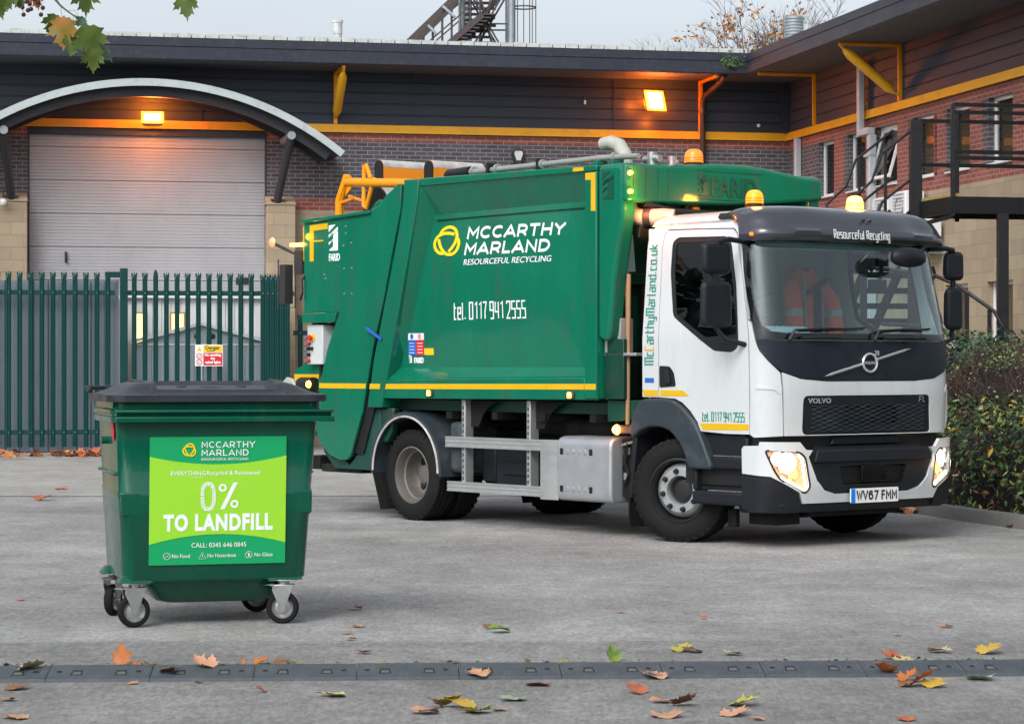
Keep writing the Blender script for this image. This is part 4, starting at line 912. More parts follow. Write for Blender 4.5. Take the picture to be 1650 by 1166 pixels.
def door(sg):
    d = patch('door', sm(DO, sg), CAB, 'white_paint', T, holes=[sm(DW, sg)], res=.07, th=.035, off=.003)
    patch('window_frame', sm(DW, sg), CAB, 'black', d, holes=[sm(GW, sg)], res=.05, th=.02, off=-.002)
    patch('window_glass', sm(GW, sg), CAB, 'side_glass' if sg > 0 else 'clear_side_glass', d, res=.09, th=.004, off=-.008)  # near door's glass is tinted darker to stand for the dim cab inside
    patch('handle_recess', sm(HD, sg), CAB, 'dark_plastic', d, res=.04, th=.01, off=.009)
    mb = MB(); mb.prism(rnd([(-2.27, 1.46), (-2.225, 1.455), (-2.20, 1.34), (-2.265, 1.335)], .012), lambda u, v, w: CAB(u if sg > 0 else -u, v, w), .009, .028); mb.build('handle', 'black', d, bev=.006)
both(door)
# the rear cab corner, roof and shell behind the doors
ROOF = [(2.645, 0)]
def rearside(sg):
    P = [(-2.372, 1.222), (-2.374, 2.0), (-2.364, 2.5), (-2.345, 2.61), (-2.315, 2.65), (-1.86, 2.643), (-1.34, 2.628), (-1.300, 2.585), (-1.274, 2.2), (-1.258, 1.87), (-1.268, 2.3), (-1.262, 2.51), (-1.24, 2.60), (-1.26, 2.70), (-2.50, 2.70), (-2.578, 2.62), (-2.578, 1.222)]
    patch('rear_cab_corner' if 0 else 'door_surround', sm(P, sg), CAB, 'white_paint', T, res=.05, th=.03, off=0)
both(rearside)
def roofm(mb):
    zs = [2.68, 2.72, 2.755, 2.78, 2.79]; ss = [-TOT + 2*TOT*i/60 for i in range(61)]; vs = []
    for k, z in enumerate(zs):
        for s in ss:
            p = cab0(s, min(z, 2.78)); f = (1, .995, .97, .91, .80)[k]
            vs.append((XR + (p.x - XR) * f + (0, .01, .03, .08, .16)[k], p.y * (1, 1, .985, .95, .88)[k], z + .0))
    n = len(ss); fs = [(i*n+j, i*n+j+1, (i+1)*n+j+1, (i+1)*n+j) for i in range(4) for j in range(n-1)]
    fs.append(tuple(4*n + j for j in range(n))); fs += [(i*n, (i+1)*n, (i+1)*n + n-1, i*n + n-1) for i in range(4)]
    mb.add(vs, fs)
tp('cab_roof', 'white_paint', roofm, smooth=50)
tp('rear_cab_wall', 'white_paint', lambda mb: (mb.box(XR - .0, XR + .03, -1.06, 1.06, 1.2, 2.66), mb.box(XR + .03, XR + .06, -1.04, 1.04, .95, 1.2)), bev=.01)
tp('roof_marker', 'black', lambda mb: mb.prism(rnd([(-1.53, 2.705), (-1.50, 2.735), (-1.36, 2.735), (-1.33, 2.705)], .01), lambda u, v, w: CAB(u, v, w), 0, .03), bev=.008)
# ---- cab interior
tp('cab_floor', 'dash', lambda mb: (mb.box(-.33, .95, -1.05, 1.05, 1.02, 1.08), mb.box(-.33, -.30, -1.02, 1.02, 1.1, 2.6)))
tp('dashboard', 'dash', lambda mb: mb.hexa([(.55,-1.02,1.35),(1.02,-1.0,1.35),(1.02,1.0,1.35),(.55,1.02,1.35)], [(.58,-1.0,1.70),(1.06,-.98,1.74),(1.06,.98,1.74),(.58,1.0,1.70)]), bev=.04)
tp('instrument_hood', 'dash', lambda mb: mb.box(.5, .8, -.95, -.25, 1.68, 1.82), bev=.05)
tp('steering_wheel', 'black', lambda mb: (mb.tube([Vector((.52 + .10 * sin(a*pi/14), -.58 + .22*cos(a*pi/14), 1.90 + .19*sin(a*pi/14))) for a in range(28)], .016, 8, closed=True), mb.bar((.52, -.78, 1.90), (.52, -.38, 1.90), .04, .03), mb.bar((.52, -.58, 1.90), (.8, -.58, 1.65), .05)))
def seat(y):
    s = empty('seat'); s.parent = T; s.location = (0, y, 0)
    for nm, b in (('seat_cushion', (-.12, .42, -.25, .25, 1.32, 1.46)), ('seat_back', (-.22, -.06, -.24, .24, 1.46, 2.16)), ('headrest', (-.20, -.09, -.13, .13, 2.18, 2.36)), ('seat_base', (-.08, .36, -.18, .18, 1.082, 1.31))):
        mb = MB(); mb.box(*b); mb.build(nm, 'seat_cloth', s, bev=.05, seg=3)
seat(-.58); seat(.58)
tp('roof_lining', 'black', lambda mb: mb.box(-.3, .88, -.92, .92, 2.60, 2.655), bev=.02)
tp('header_shelf', 'dash', lambda mb: mb.box(.45, .86, -.95, .95, 2.48, 2.60), bev=.02)
tp('toll_unit', 'black', lambda mb: (mb.box(1.02, 1.06, .18, .38, 2.12, 2.22), mb.bar((1.05, .3, 2.22), (1.06, .33, 2.42), .03), mb.box(1.02, 1.08, .27, .38, 2.33, 2.46)), bev=.006)
tp('paper', 'sticker_white', lambda mb: mb.add([(.80,.62,1.755),(.98,.55,1.77),(1.02,.80,1.775),(.86,.86,1.76)], [(0,1,2,3)]), smooth=0)
patch('tax_disc', rnd([(1.075, 2.03), (1.165, 2.03), (1.165, 1.86), (1.11, 1.82), (1.075, 1.86)], .03), CAB, 'sticker_white', T, res=.05, th=.002, off=-.004)
patch('tax_disc', rnd([(1.085, 1.94), (1.16, 1.94), (1.155, 1.86), (1.10, 1.84), (1.085, 1.87)], .02), CAB, 'sticker_blue', T, res=.05, th=.002, off=.012)
# ---- lettering and stripes on the cab
def CL(u, v, o): return CAB(u, v, .006 + o)
strokes('McCarthyMarland.co.uk',   .108, lambda u, v, o: CAB(-2.435 - v, 1.50 + u, .0035 + o), 'text_green', T, w=.10, length=1.02, name='web_address', only=set(range(21)) - {2})
strokes('McCarthyMarland.co.uk',   .108, lambda u, v, o: CAB(-2.435 - v, 1.50 + u, .0035 + o), 'text_gold', T, w=.10, length=1.02, name='web_address', only={2})
strokes('tel. 0117 941 2555', .072, lambda u, v, o: CAB(-1.82 + u, 1.032 + v, .0065 + o), 'text_green', T, w=.10, length=.50, name='phone_number')
patch('yellow_stripe', [(-2.345, 1.282), (-2.06, 1.282), (-1.99, 1.235), (-2.345, 1.232)], CAB, 'yellow_tape', T, res=.08, th=.002, off=.0055)
patch('yellow_stripe', [(-2.57, 1.282), (-2.378, 1.282), (-2.378, 1.231), (-2.565, 1.231)], CAB, 'yellow_tape', T, res=.08, th=.002, off=.003)
patch('yellow_stripe', [(-1.855, 1.010), (-1.272, 1.014), (-1.272, .962), (-1.82, .957)], CAB, 'yellow_tape', T, res=.08, th=.002, off=.0055)
patch('blue_sticker', [(-2.545, 1.385), (-2.43, 1.385), (-2.43, 1.345), (-2.545, 1.345)], CAB, 'sticker_blue', T, res=.08, th=.002, off=.0035)
# emblem on the bonnet panel: ring, arrow, bar
def FR(u, v, o=0): return CAB(u, v, .016 + o)
mb = MB(); cz_, cy_ = 1.512, -.03
mb.tube([FR(cy_ + .082 * cos(a*pi/20), cz_ + .075 * sin(a*pi/20), .010) for a in range(40)], .011, 8, closed=True)
mb.bar(FR(cy_ + .055, cz_ + .06, .012), FR(cy_ + .095, cz_ + .095, .012), .012); mb.bar(FR(cy_ + .062, cz_ + .097, .012), FR(cy_ + .10, cz_ + .097, .012), .012); mb.bar(FR(cy_ + .10, cz_ + .06, .012), FR(cy_ + .10, cz_ + .10, .012), .012)
em = mb.build('emblem', 'badge', T)
def band(mb):
    A, Bq = (-.555, 1.402), (.475, 1.632)
    for t0, t1 in ((0, .425), (.59, 1)):
        k = 12; V_ = []
        for i in range(k + 1):
            t = t0 + (t1 - t0) * i / k; c = (A[0] + (Bq[0]-A[0])*t, A[1] + (Bq[1]-A[1])*t); w = .013 * (min(1, (t if t0 == 0 else 1 - t) * 12 + .15))
            V_ += [FR(c[0], c[1] - w, 0), FR(c[0], c[1], .016), FR(c[0], c[1] + w, 0)]
        mb.add(V_, [(3*i+j, 3*i+3+j, 3*i+4+j, 3*i+1+j) for i in range(k) for j in (0, 1)])
tp('emblem_bar', 'badge', band, smooth=0)
mb = MB(); mb.prism([(-.075, -.018), (.075, -.018), (.075, .018), (-.075, .018)], lambda u, v, w: FR(cy_ + u, cz_ + v, w), .001, .008); mb.build('emblem_plate', 'bonnet_grey', em)
def ftext(s_, size, m, parent, fn, name='lettering', bold=0, sx=1, sp=1.0, align='LEFT', ext=.002, shear=0):
    # lettering laid on a curved skin: every vertex goes through fn(u, v, offset)
    o = text(s_, size, m, parent, Matrix(), name, bold, sx, shear, ext, align, sp)
    for v in o.data.vertices: v.co = fn(v.co.x, v.co.y, v.co.z + ext)
    return o
def FM(y, z, x): return Matrix.Translation((x, y, z)) @ Matrix.Rotation(R(90), 4, 'Z') @ Matrix.Rotation(R(90), 4, 'X')
ftext('VOLVO', .034, 'badge', em, lambda u, v, w: FR(cy_ + u, cz_ - .012 + v, .009 + w), bold=.001, sx=1.15, align='CENTER')
# grille
tp('grille_backing', 'black', lambda mb: mb.grid(lambda u, v: CAB(u, v, -.05), [-.8 + .1*i for i in range(17)], [.88, .95, 1.05, 1.15, 1.27]))
patch('grille', [(-.765, 1.237), (.728, 1.237), (.765, .933), (-.765, .933)], CAB, 'dark_plastic', T, holes=[rnd([(-.34, 1.165), (.34, 1.165), (.34, 1.0), (-.34, 1.0)], .01)], res=.06, th=.02, off=.003)
def honey(mb):
    for k in range(12):
        z = .955 + k * .0185; n = 44; r = .0042
        a0 = -.66 if k % 2 else -.66
        P = []
        for i in range(n):
            y = -.68 + i * 1.36 / (n - 1); P.append(FRG(y, z + (.0045 if (i // 2 + k) % 2 else -.0045)))
        mb.tube(P, r, 5)
def FRG(y, z): return CAB(y, z, .006)
tp('grille_mesh', 'arch_grey', honey)
tp('grille_bar', 'dark_plastic', lambda mb: mb.prism([(-.74, 1.175), (-.735, 1.232), (.72, 1.232), (.735, 1.175)], lambda u, v, w: CAB(u, v, w), .004, .008))
ftext('VOLVO', .058, 'badge', T, lambda u, v, w: CAB(-.725 + u, 1.184 + v, .009 + w), bold=.0015, sx=1.3)
strokes('l', .045, lambda u, v, o: CAB(.66 + u, 1.185 + v, .009 + o), 'chrome', T, w=.12, name='lettering')
mbF = MB()
for pl in ([(0,0),(0,1),(.7,1)], [(.05,.5),(.55,.5)], [(.95,1),(.95,.0),(1.5,0)]): ribbon(mbF, [(.60 + a*.05, 1.186 + b*.045) for a, b in pl], .006, lambda u, v, o: CAB(u, v, .009 + o))
bpy.data.objects.remove([o for o in bpy.data.objects if o.name.startswith('lettering') and o.parent == T][-1]); mbF.build('lettering', 'badge', T, smooth=0)
# ---- bumper: its own skin, a little proud
def BU(s, z, o=0):
    X, S, xs = 1.27, 1.145, .88; a = abs(s)
    if z < .52: k = (.52 - z); X -= k * .25
    if a >= QL: x, y = xs - (a - QL) * .98, -S
    else: x, y = planu(s2u(QL - a), X, S, xs)
    p = Vector((x, y if s < 0 else -y, z))
    if o:
        q = BU(s + .01, z); r = BU(s - .01, z); n = Vector(((q - r).y, -(q - r).x, 0)); p += n.normalized() * o
    return p
BH = [(-.70, .80), (-.745, .745), (-.655, .55), (-.565, .47), (-.44, .437)]
WB = [(-1.365, .61), (-1.37, .81), (-1.345, .835), (-1.19, .84), (-1.18, .872), (-.83, .868), (-.77, .805)] + BH + MIR(BH) + [(.77, .805), (.83, .868), (1.18, .872), (1.19, .84), (1.345, .835), (1.37, .81), (1.365, .61)] + [(1.09, .59), (.82, .455), (.775, .365)] + [(-.775, .365), (-.82, .455), (-1.09, .59)]
HL = rnd([(-1.135, .803), (-.83, .785), (-.775, .74), (-.725, .49), (-.765, .448), (-1.01, .565), (-1.06, .64)], .03)
# white bumper shell with both lamp openings
patch('bumper', WB, BU, 'white_paint', T, holes=[HL, MIR(HL)], res=.05, th=.03)
CD = [(-.69, .79), (-.735, .745), (-.645, .555), (-.56, .478), (-.44, .445)]
patch('bumper_insert', CD + MIR(CD), BU, 'dark_plastic', T, holes=[rnd([(-.40, .665), (.40, .665), (.36, .51), (-.36, .51)], .03)], res=.06, th=.03, off=-.012)
tp('bumper_step', 'dark_plastic', lambda mb: mb.hexa([BU(-.70,.70,.025), BU(.70,.70,.025), BU(.66,.70,-.12), BU(-.66,.70,-.12)], [BU(-.66,.80,.012), BU(.66,.80,.012), BU(.6,.83,-.12), BU(-.6,.83,-.12)]), bev=.012)
tp('lower_grille', 'black', lambda mb: (mb.grid(lambda u, v: BU(u, v, -.05), [-.5 + .1*i for i in range(11)], [.48, .6, .69]), [mb.tube([BU(-.39 + j*.05, .53 + i*.022 + (.004 if (j+i) % 2 else -.004), -.016) for j in range(17)], .003, 5) for i in range(6)]))
tp('radar_cover', 'black_gloss', lambda mb: mb.prism(rnd([(-.14,.53),(.14,.53),(.14,.66),(-.14,.66)], .015), lambda u, v, w: BU(u, v, w), -.03, -.004), bev=.005)
tp('upper_intake', 'black', lambda mb: (mb.box(.95, 1.13, -.70, .70, .80, .93), mb.hexa([(1.0,-.45,.84),(1.18,-.42,.84),(1.18,.42,.84),(1.0,.45,.84)], [(1.0,-.42,.905),(1.17,-.38,.905),(1.17,.38,.905),(1.0,.42,.905)])), bev=.006)
tp('intake_mesh', 'dark_plastic', lambda mb: [mb.tube([Vector((1.186, -.38 + j*.04, .853 + i*.016 + (.003 if (j+i) % 2 else -.003))) for j in range(20)], .0025, 5) for i in range(4)])
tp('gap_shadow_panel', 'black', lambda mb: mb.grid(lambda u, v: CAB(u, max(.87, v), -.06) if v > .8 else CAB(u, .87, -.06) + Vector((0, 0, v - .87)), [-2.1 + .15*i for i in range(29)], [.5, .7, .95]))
def bcorner(sg):
    P = [(-1.365, .60), (-1.095, .582), (-1.02, .545), (-.83, .445), (-.79, .355), (-.80, .30), (-1.25, .30), (-1.365, .33)]
    patch('bumper_corner', sm(P, sg), BU, 'dark_plastic', T, res=.05, th=.03, off=.004)
    P = rnd([(-1.135, .803), (-.83, .785), (-.775, .74), (-.725, .49), (-.765, .448), (-1.01, .565), (-1.06, .64)], .03)
    h = patch('headlight', sm([(a*1.0, b) for a, b in P], sg), BU, 'lamp_reflector', T, res=.05, th=.01, off=-.085)
    mb = MB(); ribbon(mb, sm(P, sg), .016, lambda u, v, o: BU(u, v, o), .006, -.004, True); mb.build('lamp_gasket', 'black', h)
    mb = MB(); Q = sm(P, sg); n = len(Q)
    mb.add([BU(a, b, .004) for a, b in Q] + [BU(a, b, -.085) for a, b in Q], [(i, (i+1) % n, n + (i+1) % n, n + i) for i in range(n)]); mb.build('lamp_bowl', 'lamp_bowl', h)
    c_ = [(-.93, .70, .075, 'headlamp_core'), (-.87, .61, .045, 'halogen_warm'), (-.90, .545, .030, 'halogen_warm'), (-1.02, .735, .05, 'headlamp_core')]
    for a, b, r, m in c_:
        ctr = BU(a * sg, b, -.05); nn = (BU(a * sg, b, .01) - BU(a * sg, b)).normalized()
        mx = Matrix.Translation(ctr) @ nn.to_track_quat('Z', 'Y').to_matrix().to_4x4()
        mb = MB(); mb.lathe([(0, .012), (r*.6, .010), (r*.9, 0), (r*.95, -.02)], 20, mx); mb.build('bulb', m, h)
        mb = MB(); mb.lathe([(r, -.02), (r*1.15, .01), (r*1.25, .012), (r*1.25, -.03)], 24, mx); mb.build('lamp_ring', 'chrome', h)
    mb = MB(); ribbon(mb, [(a*sg, b) for a, b in ((-.835, .765), (-.795, .73), (-.752, .50), (-.775, .475), (-1.0, .585))], .022, lambda u, v, o: BU(u, v, -.03 + o), .01); mb.build('running_light', 'drl', h)
    patch('lamp_lens', sm([(-.935 + (a + .935) * .985, .64 + (b - .64) * .985) for a, b in P], sg), BU, 'clear_glass', h, res=.05, th=.003, off=.003)
    # light thrown forward
    p = BU(-.92 * sg, .66, .03); point('headlight_beam', p, 6, (1, .88, .70), T, r=.07, kind='SPOT', rot=(R(78), 0, R(-90)), spot=R(95))
    point('headlight_glow', BU(-.95 * sg, .66, .22), .55, (1, .60, .28), T, r=.05)
both(bcorner)
tp('front_spoiler', 'dark_plastic', lambda mb: mb.hexa([(.75,-1.05,.28),(1.14,-.98,.285),(1.14,.98,.285),(.75,1.05,.28)], [(.75,-1.08,.36),(1.19,-1.0,.362),(1.19,1.0,.362),(.75,1.08,.36)]), bev=.015)
tp('tow_bracket', 'under_dark', lambda mb: (mb.box(.7, 1.0, -.9, -.6, .18, .28), mb.box(.5, .6, -.95, -.9, .15, .3), mb.box(.3, 1.05, -.55, .55, .24, .30)), bev=.01)
# number plate
tp('number_plate', 'plate_white', lambda mb: mb.prism(rnd([(-.285, .355), (.285, .355), (.285, .475), (-.285, .475)], .01), lambda u, v, w: Vector((1.272 + w, u - .01, v)), 0, .012))
tp('plate_band', 'plate_blue', lambda mb: mb.prism([(-.283, .357), (-.235, .357), (-.235, .473), (-.283, .473)], lambda u, v, w: Vector((1.284 + w, u - .01, v)), .0005, .002), smooth=0)
sans('WV67 FMM', .080, lambda u, v, o: Vector((1.2852 + o, -.222 + u, .376 + v)), 'text_black', T, w=.21, width=.475, sp=.30)
# wipers
for y0, y1 in ((-.92, -.10), (.02, .72)):
    tp('wiper', 'black', lambda mb: (mb.tube([CAB(y0, 1.70, .035), CAB(y0 + .05, 1.77, .05), CAB((y0+y1)/2, 1.785, .05), CAB(y1, 1.785, .035)], [.016, .011, .009, .006], 6), mb.tube([CAB(y0 + .10, 1.765, .028), CAB(y1 + .04, 1.80, .025)], .007, 6), mb.tube([CAB(y0 + .12, 1.715, .03), CAB(y0 + .42, 1.72, .04), CAB(y0 + .55, 1.715, .03)], [.018, .026, .012], 8)))
# sun visor: shaped shell over the windscreen
def visor(mb):
    NU, rows = 56, []
    for i in range(NU + 1):
        t = -1 + 2 * i / NU; a = abs(t); s = t * 1.31
        b = CAB(s, 2.50, 0); tz = 1 - a**6
        crown = .055 * math.exp(-((a - .0) / .55)**2) * 0 ; hump = .03 * (math.exp(-((t + .55) / .16)**2) + math.exp(-((t - .55) / .16)**2))
        zt = 2.825 - .035 * a**3 - .07 * a**10; n = Vector((1, 0, 0)) if a < .6 else Vector((cos((a-.6)*1.6), (1 if t > 0 else -1) * sin((a-.6)*1.6), 0))
        lowz = 2.515 + .012 * (1 - a*a)
        P = []
        for f, (o, z) in enumerate(((.055, lowz), (.135, lowz + .006), (.15, lowz + .03), (.145, lowz + .075), (.115 - hump, lowz + .10), (.085 - hump * 1.2, lowz + .15), (.03 - hump, lowz + .215), (-.05, zt - .035), (-.20, zt - .005), (-.42, zt + .003), (-.62, zt - .02))):
            if o > -.01: p = Vector((b.x, b.y, 0)) + n * o * (1 - .25 * a**8)
            else:
                p = Vector((b.x, b.y, 0)) + Vector((o * (1 - .55 * a**4), -b.y * .10 * (-o / .6), 0))
            p.z = z; P.append(p)
        rows.append(P)
    k = len(rows[0]); vs = [p for r in rows for p in r]
    vs2 = [p - Vector((.012, 0, .012)) for p in vs]; n = len(vs)
    fs = [(i*k+j, (i+1)*k+j, (i+1)*k+j+1, i*k+j+1) for i in range(NU) for j in range(k-1)]
    mb.add(vs + vs2, fs + [tuple(n + q for q in f[::-1]) for f in fs] + [(i*k, i*k+n, (i+1)*k+n, (i+1)*k) for i in range(NU)] + [(j, j+1, j+1+n, j+n) for j in range(k-1)] + [(NU*k+j, NU*k+j+n, NU*k+j+1+n, NU*k+j+1) for j in range(k-1)])
tp('sun_visor', 'visor_grey', visor, smooth=55)
def VS(u, v, o=0):
    b = CAB(u, 2.50, 0); n = Vector((1, 0, 0)) if abs(u) < .78 else Vector((cos((abs(u)/1.31-.6)*1.6), (1 if u > 0 else -1) * sin((abs(u)/1.31-.6)*1.6), 0)); p = Vector((b.x, b.y, 0)) + n * (.151 + o - max(0, v - .03) * .12); p.z = 2.515 + .012 * (1 - (u/1.31)**2) + v; return p
strokes('Resourceful Recycling', .068, lambda u, v, o: VS(-.45 + u, .016 + v, .003 + o), 'text_white', T, w=.11, length=.70, name='visor_lettering')
tp('visor_bolt', 'black', lambda mb: [mb.lathe([(0,0),(.012,0),(.012,-.02)], 10, Matrix.Translation((1.17, y, 2.70)) @ Matrix.Rotation(R(90), 4, 'Y')) for y in (-.02, .06)])
for y in (-1.13, 1.14):
    tp('visor_lamp', 'amber_dim', lambda mb: mb.lathe([(0, .03), (.015, .02), (.018, 0)], 12, Matrix.Translation((.98, y * 1.0, 2.56)) @ Matrix.Rotation(R(90 if y > 0 else -90), 4, 'X') @ Matrix.Rotation(R(180), 4, 'X')))
# beacons on the cab roof and on the beam
def beacon(loc, lit, r=.075, h=.15):
    b = empty('beacon'); b.parent = T; b.location = loc
    mb = MB(); mb.lathe([(0, 0), (r*1.1, 0), (r*1.1, .03), (r*.9, .04), (0, .04)], 24); mb.build('beacon_base', 'black', b)
    mb = MB(); mb.lathe([(r, .04), (r, .06), (r*.97, h*.62), (r*.88, h*.80), (r*.70, h*.92), (r*.4, h*.985), (0, h)], 24); [mb.tube([(r*1.005, 0, z), (0, r*1.005, z), (-r*1.005, 0, z), (0, -r*1.005, z)], .001, 4) for z in ()]; mb.build('beacon_dome', lit, b)
    mb = MB(); [mb.lathe([(r*1.003, z), (r*1.02, z + .004), (r*1.003, z + .008)], 24) for z in (.055, .075) if z < h*.8]; mb.build('beacon_ring', 'amber_plastic', b)
    return b
beacon((.50, -.64, 2.815), 'amber_lit'); beacon((.52, .55, 2.815), 'amber_hot'); beacon((-.62, -.30, 3.245), 'amber_dim', .085, .16)
point('beacon_light', (.50, -.64, 3.05), 2.5, (1, .45, .05), T, r=.06); point('beacon_light', (.60, .55, 3.03), 7, (1, .45, .05), T, r=.06)
point('beacon_light', (-.446, -1.165, 3.145), 6, (1, .08, .0), T, r=.006); point('beacon_light', (-.446, -1.165, 2.985), 6, (1, .08, .0), T, r=.006)
point('beacon_light', (-.42, -1.1, 2.84), 2, (1, .40, .03), T, r=.03)
for z in (3.145, 2.985): tp('corner_lamp', 'marker_lit', lambda mb: mb.lathe([(0, .03), (.018, .022), (.022, 0)], 14, Matrix.Translation((-.485, -1.17, z)) @ Matrix.Rotation(R(90), 4, 'Y')))
# ---- mirrors
def mirror(sg):
    y = -1.40 * sg
    m = empty('mirror_assembly'); m.parent = T
    mb = MB(); 
    if sg > 0: P = [(.84, -1.04, 2.50), (.84, -1.26, 2.52), (.82, -1.36, 2.50), (.80, -1.37, 2.40), (.80, -1.37, 1.80), (.84, -1.30, 1.70), (.90, -1.12, 1.66)]
    else: P = [(.95, 1.02, 2.50), (.98, 1.20, 2.51), (.96, 1.32, 2.50), (.93, 1.37, 2.42), (.92, 1.36, 2.0), (.92, 1.36, 1.72), (.92, 1.2, 1.68), (.92, 1.13, 1.68)]
    mb.tube(P, .022, 10); mb.build('mirror_arm', 'dark_plastic', m)
    xc = .80 if sg > 0 else .93; yc = -1.37 if sg > 0 else 1.36
    for nm, z0, z1, w in (('upper_mirror', 2.235, 2.49, .155 if sg > 0 else .115), ('lower_mirror', 1.80, 2.175, .165 if sg > 0 else .10)):
        mb = MB(); mb.prism(rnd([(-w, z0), (w, z0), (w*.96, z1), (-w*.96, z1)], .06, 4), lambda u, v, d: (xc + .04 - d, yc + u, v), 0, .07); o = mb.build(nm, 'dark_plastic', m, bev=.035, seg=4)
        mb = MB(); mb.prism(rnd([(-w*.85, z0+.03), (w*.85, z0+.03), (w*.8, z1-.03), (-w*.8, z1-.03)], .04, 4), lambda u, v, d: (xc - .031 - d, yc + u, v), 0, .004); mb.build('mirror_glass', 'chrome', o)
both(mirror)
fm = empty('front_mirror_assembly'); fm.parent = T
mb = MB(); mb.tube([(1.0, .78, 2.50), (1.16, .72, 2.49), (1.27, .55, 2.45)], .018, 8); mb.build('mirror_arm', 'dark_plastic', fm)
mb = MB(); mb.v = []; 
for i in range(13):
    a = -pi/2 + pi*i/12
    for j in range(20):
        b = 2*pi*j/20; mb.v.append((1.30 + .09*cos(a)*sin(b), .38 + .20*sin(a), 2.40 + .085*cos(a)**.7*cos(b) + (.0)))
for i in range(12):
    for j in range(20): mb.f.append((i*20+j, i*20+(j+1) % 20, (i+1)*20+(j+1) % 20, (i+1)*20+j))
mb.build('front_mirror', 'dark_plastic', fm, smooth=60)
# ---- wheel arches and steps
AO = [(-.51,.93),(-.45,1.10),(-.35,1.205),(-.09,1.215),(.05,1.20),(.17,1.14),(.32,1.02),(.42,.86),(.50,.70),(.53,.63),(.24,.63),(.20,.74),(.13,.845),(.02,.935),(-.10,.97),(-.25,.97),(-.38,.93),(-.47,.86)]
def archb(sg):
    mb = MB(); mb.prism(rnd(AO, .03, 2), lambda u, v, w: (u, sg * (-1.165 + w), v), 0, .12); mb.build('wheel_arch', 'arch_grey', T, bev=.025, seg=3)
    mb = MB(); pts = [(-.47, .86), (-.38,.93),(-.25,.97),(-.10,.97),(.02,.935),(.13,.845),(.20,.74),(.24,.63), (.26, .45)]
    mb.grid(lambda i, w: (pts[int(i)][0], sg * w, pts[int(i)][1]), list(range(len(pts))), [-1.10, -.62]); mb.build('arch_liner', 'under_dark', T)
    mb = MB(); mb.hexa([(-.54, sg*-1.13, .35), (-.50, sg*-1.13, .35), (-.50, sg*-.75, .35), (-.54, sg*-.75, .35)], [(-.50, sg*-1.13, .90), (-.44, sg*-1.13, .92), (-.44, sg*-.75, .92), (-.50, sg*-.75, .90)]); mb.build('arch_rear_panel', 'dark_plastic', T, bev=.01)
    mb = MB(); mb.box(-.56, -.545, min(sg*-1.12, sg*-.8), max(sg*-1.12, sg*-.8), .10, .40); mb.build('mudflap', 'under_dark', T)
    # steps
    st = empty('cab_step'); st.parent = T
    def yb(a, b): return (min(sg*a, sg*b), max(sg*a, sg*b))
    for nm, m, b, bv in (('step_panel', 'dark_plastic', (.40, .86, *yb(-1.09, -1.02), .74, .925), .01), ('step_tread', 'dark_plastic', (.36, .88, *yb(-1.13, -.9), .635, .74), .018), ('step_recess', 'under_dark', (.27, .88, *yb(-1.05, -.86), .45, .634), .008),
                         ('step_tread', 'dark_plastic', (.27, .90, *yb(-1.145, -.9), .34, .45), .02), ('step_side', 'dark_plastic', (.86, .91, *yb(-1.12, -.92), .45, .90), .015), ('step_side', 'dark_plastic', (.255, .30, *yb(-1.12, -.92), .45, .635), .012)):
        mb = MB(); mb.box(*b); mb.build(nm, m, st, bev=bv)
    for z in (.741, .451):
        mb = MB()
        for i in range(12): mb.box(.42 + i*.035, .44 + i*.035, *yb(-1.10, -1.04), z, z + .006)
        mb.build('tread_grip', 'aluminium', st)
both(archb)
# ---- wheels
def lug(mb, mx, r, k, rad, d0, d1):
    for i in range(k):
        a = 2*pi*i/k + .2; mb.lathe([(0, d1), (rad*.7, d1), (rad, d0 + .3*(d1-d0)), (rad*1.1, d0)], 8, mx @ Matrix.Translation((r*cos(a), r*sin(a), 0)))
def tyre(mb, ro, ri, w, mx, ribs=True):
    h = w / 2
    P = [(ri, h*.80), (ri+.02, h*.93), (ri + (ro-ri)*.35, h*1.0), (ri + (ro-ri)*.65, h*1.0), (ro-.04, h*.93), (ro-.014, h*.84)]
    T_ = [];
    for g in (.62, .22, -.22, -.62): T_ += [(ro, h*(g+.12)), (ro, h*(g+.045)), (ro-.014, h*(g+.035)), (ro-.014, h*(g-.035)), (ro, h*(g-.045)), (ro, h*(g-.12))]
    P = P + T_ + [(r, -z) for r, z in P[::-1]]
    n = 72; vs = []; 
    mb.lathe(P, n, mx)
    for i in range(n):   # shoulder blocks
        if i % 2: continue
        a = 2*pi*i/n; b = 2*pi*(i+1)/n
        for s in (1, -1):
            q = lambda r, t, z: mx @ Vector((r*cos(t), r*sin(t), z * s))
            mb.add([q(ro-.035, a, h*.95), q(ro-.035, b, h*.95), q(ro+.001, b, h*.86), q(ro+.001, a, h*.86), q(ro+.001, b, h*.76), q(ro+.001, a, h*.76)], [(0,1,2,3), (3,2,4,5)])
